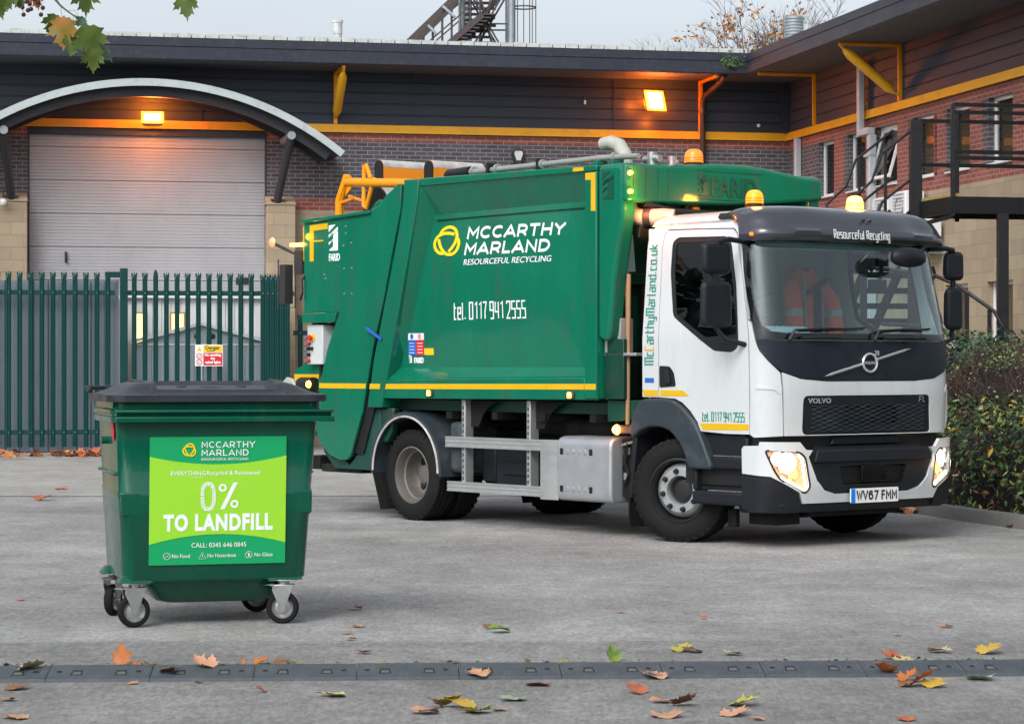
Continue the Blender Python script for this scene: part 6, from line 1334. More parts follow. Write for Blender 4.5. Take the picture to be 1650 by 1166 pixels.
def pod(x, y0, y1, zt, h, r=.072):
    p = empty('roof_pod'); p.parent = T
    prof_ = [(-r, 0), (-r, h - r)] + [(-r*cos(a*pi/12), h - r + r*sin(a*pi/12)) for a in range(1, 12)] + [(r, h - r), (r, 0)]
    mb = MB(); mb.prism(prof_, lambda u, v, w: (x + u, w, zt - h + v), y0, y1); mb.build('pod_side', 'orange_pod', p, smooth=40)
    mb = MB(); k = 1.02; up = [(r*k, h - r*1.05), (r*k, h - r)] + [(r*k*cos(a*pi/12), h - r + r*k*sin(a*pi/12)) for a in range(1, 12)] + [(-r*k, h - r)]
    mb.grid(lambda i, w: (x + up[int(i)][0], w, zt - h + up[int(i)][1]), list(range(len(up))), [y0 - .002, y1 + .012]); mb.build('pod_cover', 'pod_band', p, smooth=50)
    mb = MB(); mb.prism([(a*.97, b*.99) for a, b in prof_], lambda u, v, w: (x + u, w, zt - h + v), y0 - .014, y0 - .001); mb.build('pod_end', 'black', p)
pod(-4.99, -.60, -.02, 3.575, .46); pod(-3.98, -.72, -.10, 3.50, .40)
tp('pod_tank', 'exhaust', lambda mb: mb.tube([(-4.95,-.66,3.10), (-4.95,-.12,3.10)], .20, 28), smooth=40)
tp('pod_tank_end', 'black', lambda mb: mb.tube([(-4.95,-.69,3.10), (-4.95,-.661,3.10)], .198, 28))
tp('pod_tank_band', 'pod_band', lambda mb: mb.tube([(-4.95,-.64,3.10), (-4.95,-.60,3.10)], .205, 28), smooth=40)
# ---- chassis and running gear
tp('chassis_rail', 'under_dark', lambda mb: (mb.box(-4.9, .9, -.45, -.37, .62, .88), mb.box(-4.9, .9, .37, .45, .62, .88), [mb.box(x, x+.1, -.37, .37, .66, .84) for x in (-4.5, -3.2, -2.3, -1.3, -.6)]), bev=.004)
tp('subframe', 'under_dark', lambda mb: (mb.box(-4.6, -.9, -.42, -.34, .89, 1.0), mb.box(-4.6, -.9, .34, .42, .89, 1.0)))
tp('engine_block', 'black', lambda mb: (mb.box(-.3, .8, -.4, .4, .35, 1.0), mb.box(-.9, -.4, -.8, .8, .5, .9), mb.box(-2.0, -1.0, -.35, .35, .35, .75), mb.tube([(-3.7, 0, .5), (-1.0, 0, .55)], .06, 10)))
tp('battery_box', 'dark_plastic', lambda mb: (mb.box(-2.62, -1.98, -.95, -.5, .36, .78), mb.hexa([(-2.5,-.97,.48),(-2.15,-.97,.48),(-2.15,-.95,.48),(-2.5,-.95,.48)], [(-2.5,-.965,.60),(-2.15,-.965,.60),(-2.15,-.95,.60),(-2.5,-.95,.60)]), mb.box(-2.9, -2.7, -.9, -.6, .4, .75)), bev=.02)
tp('air_tank', 'under_dark', lambda mb: (mb.tube([(-2.95,-.62,.42), (-1.6,-.62,.42)], .12, 16), mb.tube([(-2.2,-.7,.93), (-1.0,-.7,.93)], .1, 14)))
tp('guard_bracket', 'under_dark', lambda mb: [mb.prism([(x,1.16), (x+.42,1.16), (x+.30,1.12), (x+.20,1.05), (x+.12,.92), (x,.92)], lambda u, v, w: (u, w, v), -1.07, -1.05) for x in (-2.86, -1.89)])
for x in (-2.89, -1.92):
    g = tp('guard_post', 'aluminium', lambda mb: (mb.box(x-.022, x+.022, -1.135, -1.12, .38, 1.17), mb.box(x+.022, x+.034, -1.135, -1.04, .38, 1.17)), bev=.002)
    tp('post_slot', 'black', lambda mb: [mb.box(x-.008, x+.008, -1.1375, -1.1352, .42 + i*.055, .45 + i*.055) for i in range(13)], parent=g)
def rail_(z0, z1, x0, x1):
    def fn(mb):
        P = [(z0, 0), (z0, -.03), (z0+.018, -.03), (z0+.022, -.024), ((z0+z1)/2-.012, -.024), ((z0+z1)/2-.006, -.030), ((z0+z1)/2+.006, -.030), ((z0+z1)/2+.012, -.024), (z1-.022, -.024), (z1-.018, -.03), (z1, -.03), (z1, 0)]
        mb.prism(P, lambda z, y, w: (w, -1.137 + y, z), x0, x1)
    return fn
tp('side_guard_rail', 'aluminium', rail_(.725, .825, -3.13, -1.705), smooth=20); tp('side_guard_rail', 'aluminium', rail_(.312, .405, -3.10, -1.705), smooth=20)
tp('guard_end_plate', 'aluminium', lambda mb: mb.grid(lambda u, v: (-1.70 + .22*u, -1.172 + .03*u*u, .292 + .535*v), [0,.25,.5,.75,1], [0,1]), bev=0)
tp('fuel_tank', 'tank_silver', lambda mb: mb.prism(rnd([(-1.14,.292), (-1.172,.33), (-1.172,.82), (-1.12,.865), (-.60,.865), (-.55,.82), (-.55,.33), (-.60,.292)], .06, 4), lambda y, z, w: (w, y, z), -1.475, -.735), bev=.025, seg=3)
tp('tank_dimple', 'aluminium', lambda mb: [mb.prism([(x-.016, z-.02), (x+.016, z-.02), (x+.016, z+.02), (x-.016, z+.02)], lambda u, v, w: (u, -1.172 - w, v), .0005, .006) for z in (.73, .40) for x in (-1.32, -1.24, -1.16, -1.08)], bev=.003)
tp('tank_strap_bolt', 'black', lambda mb: [mb.prism([(x-.022, z-.028), (x+.022, z-.028), (x+.022, z+.028), (x-.022, z+.028)], lambda u, v, w: (u, -1.172 - w, v), .0005, .004) for z in (.73, .40) for x in (-1.40, -1.0)], bev=.002)
tp('valve_stack', 'under_dark', lambda mb: (mb.box(-.72, -.60, -1.05, -.7, .35, .85), mb.tube([(-.66,-1.08,.8), (-.64,-1.09,.65), (-.60,-1.08,.55), (-.66,-1.08,.45)], .012, 6), mb.tube([(-.62,-1.08,.82), (-.62,-1.09,.7), (-.68,-1.08,.6)], .009, 6)))
tp('valve_fitting', 'steel_zinc', lambda mb: (mb.box(-.69, -.60, -1.07, -1.055, .72, .78), mb.box(-.68, -.64, -1.07, -1.055, .5, .56), mb.bar((-.69,-1.08,.80), (-.52,-1.06,.84), .02)))
# rear mudguards
def guard(sg):
    def g(mb):
        cx_, cz2, r0, r1 = -3.74, .47, .535, .575; A = [pi - .0 - i*(pi*1.0)/24 for i in range(25)]
        P = [(cx_ + r1*cos(a)*1.0, cz2 + r1*sin(a)) for a in A]
        P = [(-4.30, .44)] + P + [(-3.165, .44)]
        Q = [(-3.195, .44)] + [(cx_ + r0*cos(a), cz2 + r0*sin(a)) for a in A[::-1]] + [(-4.275, .44)]
        mb.prism(P + Q, lambda u, v, w: (u, sg*(1.19 - w), v), 0, .64)
    tp('rear_mudguard', 'arch_grey', g, smooth=40)
    tp('mudguard_lip', 'pod_band', lambda mb: mb.tube([(-3.74 + .53*cos(a), sg*1.193, .47 + .53*sin(a)) for a in [pi - i*pi/28 for i in range(29)]], .011, 6))
    tp('mudguard_extension', 'arch_grey', lambda mb: mb.box(-3.163, -2.98, min(sg*1.10, sg*.62), max(sg*1.10, sg*.62), .48, .96), bev=.05, seg=3)
    tp('mudflap', 'under_dark', lambda mb: mb.hexa([(-4.16, min(sg*1.18, sg*.6), .09), (-4.15, min(sg*1.18, sg*.6), .09), (-4.15, max(sg*1.18, sg*.6), .09), (-4.16, max(sg*1.18, sg*.6), .09)], [(-4.30, min(sg*1.18, sg*.6), .46), (-4.28, min(sg*1.18, sg*.6), .46), (-4.28, max(sg*1.18, sg*.6), .46), (-4.30, max(sg*1.18, sg*.6), .46)]))
both(guard)
# hi-vis jacket hung over the driver's seat
jk = empty('hi_vis_jacket', TRUCK_POS, TRUCK_RZ, 'orange high visibility jacket hung over the passenger seat inside the truck cab', 'jacket')
def jacket(mb):
    NU, NV = 26, 20; vs = []
    for i in range(NU + 1):
        t = i / NU; a = -pi * .62 + 2 * pi * .62 * t
        for j in range(NV + 1):
            v = j / NV; z = 1.56 + .78 * v; w = .25 * (1 - .45 * v**3) * (1 - .10 * sin(3*v)) + .012 * sin(9*a + 4*v) * (1 - v)
            d = .13 * (1 - .3 * v) + .012 * sin(13*a + 2*v)
            vs.append((-.12 + d * cos(a), (.55) + w * sin(a), z + .015 * sin(5*a)))
    mb.add(vs, [(i*(NV+1)+j, (i+1)*(NV+1)+j, (i+1)*(NV+1)+j+1, i*(NV+1)+j+1) for i in range(NU) for j in range(NV)])
tp('jacket_body', 'hivis', jacket, parent=jk, smooth=70)
tp('jacket_sleeve', 'hivis', lambda mb: mb.tube([(-.08,.74,2.20), (-.0,.79,2.05), (.04,.80,1.85), (.05,.78,1.6)], [.07,.08,.075,.07], 14), parent=jk, smooth=60)
tp('jacket_sleeve', 'hivis', lambda mb: mb.tube([(-.08,.36,2.20), (.0,.31,2.05), (.04,.30,1.85), (.05,.32,1.6)], [.07,.08,.075,.07], 14), parent=jk, smooth=60)
tp('reflective_band', 'reflective', lambda mb: (mb.tube([(.02,.795,1.98), (.025,.797,1.92)], .082, 14), mb.tube([(.02,.305,1.98), (.025,.303,1.92)], .082, 14), mb.bar((.00,.66,2.25), (.035,.66,1.6), .04, .012), mb.bar((.0,.44,2.25), (.035,.44,1.6), .04, .012)), parent=jk)
tp('seat_belt_strap', 'black', lambda mb: (mb.bar((.07,.55,1.6), (.045,.57,2.15), .08, .012), mb.bar((.055,.44,2.12), (.04,.70,2.26), .11, .012)), parent=None)
# ------------------------------------------------------------------ wheeled waste bin
BN0 = (-2.24, 14.0, 0); BRZ = R(16)
K = empty('wheeled_bin', BN0, BRZ, 'large green four wheeled waste bin with black lid and lime green poster', 'waste bin')
def kp(name, m, fn, bev=0, smooth=35, parent=None): mb = MB(); fn(mb); return mb.build(name, m, parent or K, bev=bev, smooth=smooth)
def rect(x0, x1, y0, y1, r, n=5):
    P = []
    for cx_, cy_2, a0 in ((x1-r, y0+r, -90), (x1-r, y1-r, 0), (x0+r, y1-r, 90), (x0+r, y0+r, 180)):
        for i in range(n + 1): a = R(a0 + 90*i/n); P.append((cx_ + r*cos(a), cy_2 + r*sin(a)))
    return P
def loft(rows, cap0=True, cap1=True):
    def f(mb):
        n = len(rows[0][0]); vs = [(x, y, z) for P, z in rows for x, y in P]; m = len(rows)
        fs = [(i*n+j, i*n+(j+1) % n, (i+1)*n+(j+1) % n, (i+1)*n+j) for i in range(m-1) for j in range(n)]
        if cap0: fs.append(tuple(range(n))[::-1])
        if cap1: fs.append(tuple((m-1)*n + j for j in range(n)))
        mb.add(vs, fs)
    return f
def W_(t, e=0, r=.07):   # t: 0 bottom .. 1 top
    return rect(.058 - .042*t - e, 1.115 + .059*t + e, .086 - .066*t - e, .915 + .065*t + e, r)
rows = [(W_(0, -.012), .262), (W_(0), .275), (W_(.38), .625), (W_(.38, .003), .63), (W_(.545, .004), .775), (W_(.545, 0), .785), (W_(.985), 1.165), (W_(1, .0), 1.20)]
kp('bin_body', 'bin_green', loft(rows), smooth=40)
kp('bin_rim', 'bin_green', loft([(W_(1, .004), 1.165), (W_(1, .030, .08), 1.172), (W_(1, .033, .08), 1.20), (W_(1, .022, .08), 1.207), (W_(1, .022, .08), 1.216), (W_(1, .035, .08), 1.222), (W_(1, .035, .08), 1.243), (W_(1, .02, .08), 1.25), (W_(1, .018, .08), 1.29)]), smooth=30)
kp('rim_lip', 'bin_green', lambda mb: (mb.box(.0, 1.25, -.055, .03, 1.225, 1.243), mb.box(.0, 1.255, -.05, .03, 1.172, 1.205), mb.box(.0, 1.24, -.03, .03, 1.205, 1.225)), bev=.006)
0 and kp('rim_rib', 'bin_green', lambda mb: [mb.box(x, x+.012, -.035, .02, 1.135, 1.172) for x in (.33, .45, .57, .69, .81, .93)], bev=.003)
kp('corner_pad', 'bin_green', lambda mb: [mb.hexa([(x0, .057, .64), (x1, .057, .64), (x1, .12, .64), (x0, .12, .64)], [(x0-.012*s, .046, .775), (x1-.012*s*0, .046, .775), (x1, .12, .775), (x0-.012*s, .12, .775)]) for x0, x1, s in ((.048, .16, 1), (1.03, 1.142, 0))], bev=.01)
kp('side_rib', 'bin_green', lambda mb: (mb.box(.005, .05, .12, .90, .868, .886), mb.box(1.14, 1.165, .12, .90, .868, .886)), bev=.01)
kp('trunnion', 'bin_green', lambda mb: (mb.tube([(-.02, .50, 1.06), (.06, .50, 1.06)], .022, 12), mb.tube([(1.14, .50, 1.06), (1.19, .50, 1.06)], .022, 12)))
kp('side_badge', 'sticker_red', lambda mb: mb.prism([(.18 + .055*cos(a*pi/10), 1.12 + .055*sin(a*pi/10)) for a in range(20)], lambda u, v, w: (.012 - (v-1.12)*.06 - w, u, v), 0, .004))
kp('belly', 'bin_green', loft([(rect(.33, .90, .26, .74, .06), .125), (rect(.27, .95, .22, .78, .07), .14), (rect(.16, 1.03, .14, .86, .07), .262)]), smooth=50)
# lid: a domed top with rolled sides and a sunk middle panel
LX0, LX1, LY0, LY1 = -.042, 1.228, -.045, 1.035
def lidz(x, y):
    s = (x - LX0) / (LX1 - LX0); t = (y - LY0) / (LY1 - LY0)
    e = min(s, 1-s) * (LX1-LX0); g = t * (LY1-LY0); g2 = (1-t) * (LY1-LY0)
    def ss(a, b, v): v = max(0, min(1, (v-a)/(b-a))); return v*v*(3-2*v)
    h = ss(0, .24, e) * ss(.0, .26, g) * ss(0, .1, g2)
    z = 1.326 + .068 * h + .006 * sin(pi*t)
    if .30 < e and .115 < g < .95: z = 1.345 + .028 * ss(.115, .5, g)
    elif .285 < e and .10 < g: z += .004
    return z
def lid(mb):
    xs = [LX0, LX0+.01] + [LX0 + .03 + i*(LX1-LX0-.06)/70 for i in range(71)] + [LX1-.01, LX1]; ys = [LY0, LY0+.01] + [LY0 + .03 + i*.015 for i in range(69)] + [LY1]
    def P(x, y):
        # rounded plan corners
        r = .11; cx_ = min(max(x, LX0+r), LX1-r); cy_2 = min(max(y, LY0+r), LY1-r); dx, dy = x-cx_, y-cy_2
        if dx and dy:
            m = max(abs(dx), abs(dy)); L_ = hypot(dx, dy); x, y = cx_ + dx*m/L_, cy_2 + dy*m/L_
        return x, y
    V = []
    for x in xs:
        for y in ys:
            a, b = P(x, y); V.append((a, b, lidz(x, y)))
    n, m = len(xs), len(ys); fs = [(i*m+j, (i+1)*m+j, (i+1)*m+j+1, i*m+j+1) for i in range(n-1) for j in range(m-1)]
    ring = [i*m for i in range(n)] + [(n-1)*m + j for j in range(1, m)] + [i*m + m-1 for i in range(n-2, -1, -1)] + [j for j in range(m-2, 0, -1)]
    k = len(V); V += [(V[i][0], V[i][1], 1.288) for i in ring]; V += [(V[i][0] + (.6-V[i][0])*.03, V[i][1] + (.5-V[i][1])*.03, 1.290) for i in ring]; q = len(ring)
    for i in range(q):
        j = (i+1) % q; fs += [(ring[i], k+i, k+j, ring[j]), (k+i, k+q+i, k+q+j, k+j)]
    mb.add(V, fs)
ld = kp('lid', 'lid_plastic', lid, smooth=28, bev=0)
kp('lid_ridge', 'lid_plastic', lambda mb: [mb.tube([(x, .02, 1.336), (x, .12, 1.366), (x + s*.02, .3, 1.398), (x + s*.03, .7, 1.402), (x+s*.03, .95, 1.37)], [.006, .011, .012, .012, .008], 6) for x, s in ((.215, -1), (.985, 1))], parent=ld)
kp('lid_stop', 'lid_plastic', lambda mb: [mb.box(x, x+.06, .35, .42, 1.355, 1.375) for x in (.40, .75)] + [mb.lathe([(.0, 1.37), (.07, 1.37), (.075, 1.36), (.08, 1.35)], 20, Matrix.Translation((.60, .38, 0)))], parent=ld, bev=.005)
kp('lid_handle', 'lid_plastic', lambda mb: (mb.tube([(-.03, .95, 1.34), (-.05, 1.02, 1.36), (.04, 1.06, 1.36), (1.16, 1.06, 1.36), (1.24, 1.02, 1.34)], .014, 8)), parent=ld)
# poster on the front
PX0, PX1, PZ0, PZ1 = .20, .985, .357, 1.088
def PF(u, v, o=0): 
    z = PZ0 + v; t = (z - .275) / .925; return (PX0 + u, .086 - .066*t - .0135 - o, z)
PWd, PHt = PX1 - PX0, PZ1 - PZ0
kp('poster', 'poster_green', lambda mb: mb.prism([(0,0),(PWd,0),(PWd,PHt),(0,PHt)], PF, -.012, 0), smooth=0)
cu = [(PWd*i/24) for i in range(25)]
kp('poster_field', 'poster_lime', lambda mb: mb.prism([(x, .118 + .055*(1 - (2*x/PWd - 1)**2)) for x in cu] + [(x, .62 - .047*(1 - (2*x/PWd - 1)**2) + .0) for x in cu[::-1]], PF, .0008, .002), smooth=0)
tx = lambda s_, size, x, z, b=0, sx=1, sp=1.0, al='LEFT', m='text_white': ftext(s_, size, m, K, lambda u, v, w: PF(x + u, z + v, .0025 + w), bold=0, sx=sx, sp=sp, align=al, ext=.0006)
def knot_at(x, z, r, w): knot(r, w, lambda u, v, o: PF(x + u, z + v, .0025 + o*.4), 'logo_yellow', K)
knot_at(.225, .655, .040, .0085)
sans('MCCARTHY', .036, lambda u, v, o: PF(.295 + u, .668 + v, .0025 + o), 'text_white', K, w=.15, width=.305, sp=.26); sans('MARLAND', .036, lambda u, v, o: PF(.295 + u, .622 + v, .0025 + o), 'text_white', K, w=.15, width=.268, sp=.26); tx('RESOURCEFUL RECYCLING', .0195, .293, .596, 0, 1.14)
tx('EVERYTHING', .035, .118, .512, .0002, .98); tx('Recycled & Recovered', .035, .325, .512, .0010, .96)
kp('underline', 'text_white', lambda mb: mb.prism([(.235,.500),(.312,.500),(.312,.5015),(.235,.5015)], PF, .0025, .003), smooth=0)
# big patterned zero and percent sign
def zero(mb):
    rz_ = random.Random(3)
    c = (.335, .39); rx, ry = .034, .082
    for i in range(46):
        a0 = 2*pi*i/46
        for k in range(2):
            r0 = .55 + k*.24; r1 = r0 + .21; a1 = a0 + 2*pi/46 * (.78 + .15*rz_.random()); j = rz_.uniform(-.02, .02)
            f_ = lambda r, a: (c[0] + rx*r*1.28*(abs(cos(a))**.7)*(1 if cos(a) > 0 else -1), c[1] + ry*(r*.55+.45)*1.0*(abs(sin(a))**.8)*(1 if sin(a) > 0 else -1))
            mb.prism([f_(r0+j, a0), f_(r1+j, a0 + rz_.uniform(-.02, .04)), f_(r1+j, a1), f_(r0+j, a1)], PF, .0025, .0034)
kp('patterned_zero', 'text_white', zero, smooth=0)
def pct(mb):
    mb.prism([(.405,.315),(.430,.315),(.505,.468),(.480,.468)], PF, .0025, .0034)
    for cx_, cz2 in ((.418, .438), (.487, .345)):
        mb.add([PF(cx_ + r*cos(a*pi/10), cz2 + r*sin(a*pi/10), .0037) for a in range(20) for r in (.0115, .023)], [(2*i, 2*i+1, 2*((i+1) % 20)+1, 2*((i+1) % 20)) for i in range(20)])
kp('percent_sign', 'text_white', pct, smooth=0)
ftext('TO LANDFILL', .125, 'text_white', K, lambda u, v, w: PF(.395 + u, .198 + v, .0025 + w), bold=.0058, sx=.74, sp=1.13, align='CENTER', ext=.0006)
tx('CALL: 0345 646 0845', .038, .40, .098, .0004, .94, 1.0, 'CENTER')
tx('No Food', .031, .130, .040, .0004, .92); tx('No Hazardous', .031, .333, .040, .0004, .90); tx('No Glass', .031, .605, .040, .0004, .92)
def icons(mb):
    for cx_ in (.102, .574): mb.tube([PF(cx_ + .019*cos(a*pi/12), .051 + .019*sin(a*pi/12), .003) for a in range(24)], .0013, 4, closed=True)
    mb.tube([PF(.285, .032, .003), PF(.327, .032, .003), PF(.306, .070, .003)], .0014, 4, closed=True)
    mb.bar(PF(.306,.042,.003), PF(.306,.058,.003), .003, .001); mb.bar(PF(.090,.041,.003), PF(.114,.061,.003), .0025, .001); mb.bar(PF(.092,.047,.003), PF(.112,.047,.003), .006, .001)
    mb.bar(PF(.574,.040,.003), PF(.574,.060,.003), .007, .001); mb.bar(PF(.561,.063,.003), PF(.587,.039,.003), .0025, .001)
kp('poster_icon', 'text_white', icons, smooth=0)
# castors
def castor(x, y, yaw, lab=None):
    c = empty('castor'); c.parent = K; c.location = (x, y, 0); c.rotation_euler = (0, 0, yaw)
    mx = Matrix.Translation((.03, 0, .094)) @ Matrix.Rotation(R(90), 4, 'X')
    mb = MB(); mb.lathe([(.062, -.022), (.068, -.026), (.084, -.025), (.091, -.018), (.094, -.008), (.094, .008), (.091, .018), (.084, .025), (.068, .026), (.062, .022)], 40, mx, closed=False); mb.build('tyre', 'tyre', c)
    mb = MB()
    for s in (1, -1): mb.lathe([(0, .020*s), (.012, .020*s), (.016, .014*s), (.028, .010*s), (.045, .006*s), (.056, .012*s), (.062, .022*s), (.066, .023*s)], 36, mx)
    mb.build('wheel_disc', 'steel_zinc', c)
    def side(s): return [(-.025, .225), (.095, .225), (.085, .20), (.055, .12), (.045, .075), (.03, .065), (.015, .075), (-.005, .14), (-.03, .195)]
    for s in (1, -1):
        mb = MB(); mb.prism(side(s), lambda u, v, w: (u, s*(.036 + w), v), 0, .004); mb.build('fork', 'steel_zinc', c, bev=.002)
    mb = MB(); mb.box(-.03, .10, -.04, .04, .222, .228); mb.lathe([(.03, .228), (.035, .238), (.035, .250)], 16, Matrix.Translation((.035, 0, 0))); mb.box(-.045, .115, -.055, .055, .25, .256); mb.build('top_plate', 'steel_zinc', c, bev=.002)
    mb = MB(); mb.tube([(.03, -.045, .094), (.03, .045, .094)], .008, 8); mb.build('axle_bolt', 'steel_zinc', c)
    mb = MB(); mb.hexa([(-.05,-.045,.225),(-.02,-.045,.215),(-.02,.045,.215),(-.05,.045,.225)], [(-.085,-.03,.222),(-.02,-.045,.235),(-.02,.045,.235),(-.085,.03,.222)]); mb.build('brake_pedal', 'steel_zinc', c, bev=.003)
for x, y, a in ((.095, .14, R(8)), (.955, .14, R(-14)), (.08, .84, R(60)), (.93, .86, R(-8))):
    castor(x, y, a)
kp('castor_mount', 'bin_green', lambda mb: [mb.hexa([(x-.09, y-.06, .256), (x+.12, y-.06, .256), (x+.12, y+.07, .256), (x-.09, y+.07, .256)], [(x-.05, y-.03, .30), (x+.09, y-.03, .30), (x+.09, y+.06, .30), (x-.05, y+.06, .30)]) for x, y in ((.115, .14), (.975, .14), (.10, .84), (.95, .86))], bev=.006)
# ------------------------------------------------------------------ rubber kerb ramps
mat('ramp_rubber', (.045, .056, .068), .5, var=.25, vs=9, dirt=(.14, .14, .13), dscale=7, damt=.5); mat('ramp_hole', (.01, .01, .01), .8); mat('ramp_dust', (.11, .11, .10), .9)
RY, RTH = 11.80, R(2.9)
def rampseg(L_=.484, end=False):
    mb = MB(); D, H0, H1 = .25, .016, .052
    mb.hexa([(0,0,0),(L_,0,0),(L_,D,0),(0,D,0)], [(0,.004,H0),(L_,.004,H0),(L_,D-.01,H1),(0,D-.01,H1)] if not end else [(0,.004,.01),(L_,.004,H0),(L_,D-.01,H1),(0,D-.01,.012)])
    nx, ny = 38, 9; sl = (H1-H0)/(D-.014)
    if not end:
        for i in range(nx):
            for j in range(ny):
                x = .012 + i*(L_-.024)/nx + (.003 if j % 2 else 0); y = .02 + j*(D-.05)/ny; z = H0 + (y-.004)*sl
                if any(abs(x - c) < .034 and .055 < y < .15 for c in (.135, .345)) or any(abs(x - c) < .02 and .09 < y < .15 for c in (.05, .425)): continue
                z2 = H0 + (y+.011-.004)*sl; mb.add([(x, y, z+.0002), (x+.008, y, z+.0002), (x+.008, y+.011, z2+.0002), (x, y+.011, z2+.0002), (x+.002, y+.002, z+.0035), (x+.006, y+.002, z+.0035), (x+.006, y+.009, z2+.0035), (x+.002, y+.009, z2+.0035)], [(4,5,6,7),(0,1,5,4),(1,2,6,5),(2,3,7,6),(3,0,4,7)])
    return mb
ends = 'leftmost'
rx0 = -1.71 - 3*.487; protoR = None
def rl(s, u): return s
rlab = ['', 'at the left edge under the pale yellow leaf', 'in front of the upright orange leaf', 'carrying the pinkish leaf and the peach leaf', 'just right of the one carrying the peach leaf', 'second to the right of the one carrying the peach leaf', 'near the centre with a tan leaf on its front lip', 'in front of the green leaf behind the ramp', 'just right of the one in front of the green leaf', 'just left of the one carrying the tilted orange leaf', 'carrying the tilted orange leaf', 'at the right edge under the pale green leaf']
for k in range(1, 12):
    x = rx0 + .487*k; 
    lb = 'black rubber kerb ramp section ' + rlab[k]
    if protoR is None:
        e = empty('rubber_ramp', (0, 0, 0), 0, lb, 'kerb ramp', 'rubber kerb ramps across the pavement')
        rampseg().build('ramp_body', 'ramp_rubber', e, smooth=0)
        mb = MB()
        for c in (.135, .345): mb.add([(c-.030, .060, .0252), (c+.030, .060, .0252), (c+.022, .145, .0382), (c-.022, .145, .0382)], [(0,1,2,3)])
        for c in (.05, .425): mb.add([(c + .014*cos(a*pi/8), .12 + .022*sin(a*pi/8), .0345 + .022*sin(a*pi/8)*.1525) for a in range(16)], [tuple(range(16))])
        mb.build('grip_hole', 'ramp_hole', e, smooth=0)
        mb = MB()
        for c in (.135, .345): mb.add([(c-.021, .072, .0275), (c+.021, .072, .0275), (c+.016, .118, .0345), (c-.016, .118, .0345)], [(0,1,2,3)])
        mb.build('hole_dust', 'ramp_dust', e, smooth=0)
        mb = MB(); mb.box(.4842, .4868, .002, .24, 0, .014); mb.build('joint_strip', 'ramp_hole', e, smooth=0); protoR = e
    else: e = copy_tree(protoR); tag(e, lb)
    e.location = (x, RY + x * math.tan(RTH) - .0, .0045); e.rotation_euler = (R(random.uniform(-.2, .2)), 0, RTH + R(random.uniform(-.25, .25)))
# ------------------------------------------------------------------ leaves
def leafmat(name, a, b, sc=14):
    m = bpy.data.materials.new(name); m.use_nodes = True; nt = m.node_tree; N = nt.nodes; L = nt.links; p = N['Principled BSDF']
    t = N.new('ShaderNodeTexCoord'); n = N.new('ShaderNodeTexNoise'); n.inputs['Scale'].default_value = sc; n.inputs['Detail'].default_value = 6; n.inputs['Roughness'].default_value = .7; L.new(t.outputs['Object'], n.inputs['Vector'])
    r = N.new('ShaderNodeValToRGB'); r.color_ramp.elements[0].position = .36; r.color_ramp.elements[0].color = (*a, 1); r.color_ramp.elements[1].position = .64; r.color_ramp.elements[1].color = (*b, 1)
    L.new(n.outputs[0], r.inputs[0]); L.new(r.outputs[0], p.inputs['Base Color']); p.inputs['Roughness'].default_value = .55
    try: p.inputs['Transmission Weight'].default_value = 0; p.inputs['Subsurface Weight'].default_value = 0
    except Exception: pass
    M[name] = m
for nm, a, b in (('L_pale', (.34,.28,.12), (.42,.36,.18)), ('L_brown', (.11,.045,.02), (.22,.10,.04)), ('L_tan', (.30,.15,.08), (.40,.23,.13)), ('L_orange', (.38,.09,.015), (.30,.12,.03)), ('L_pink', (.26,.11,.075), (.34,.17,.12)),
                 ('L_peach', (.46,.20,.11), (.40,.23,.14)), ('L_rust', (.26,.05,.02), (.34,.11,.045)), ('L_green', (.04,.11,.02), (.20,.24,.04)), ('L_greenpale', (.17,.22,.12), (.26,.31,.19)), ('L_purple', (.10,.04,.04), (.18,.08,.07)),
                 ('L_yellow', (.42,.33,.04), (.22,.24,.03)), ('L_gold', (.42,.20,.02), (.34,.28,.04))): leafmat(nm, tuple(min(.9, q * 1.25) for q in a), tuple(min(.9, q * 1.25) for q in b))
LOBE = [(0,-.42),(.10,-.36),(.22,-.40),(.34,-.28),(.50,-.22),(.40,-.10),(.56,.02),(.50,.12),(.60,.28),(.42,.24),(.34,.30),(.24,.16),(.26,.38),(.34,.50),(.18,.48),(.12,.62),(.06,.60),(0,.80)]
LEAF = LOBE + [(-x * .95, y) for x, y in LOBE[-2:0:-1]]
rl_ = random.Random(11)
def leafobj(name, m, size, curl, tw, parent=None):
    c1, c2 = curl; k = size / 1.25; ph = rl_.uniform(0, 6)
    def fn(u, v, o):
        z = .7 * c1 * (u*u) + .7 * c2 * (v*v) * .7 + .05 * sin(7*u + ph) * sin(5*v + ph) + tw * u * v + .035 * abs(u) - .0
        return (u*k, v*k, z*k + o)
    P = [(x * (1 + rl_.uniform(-.06, .06)), y * (1 + rl_.uniform(-.05, .05))) for x, y in LEAF]
    return patch(name, P, fn, m, parent, res=.16, th=.0012, smooth=50)
def stem(o, k):
    mb = MB(); return mb
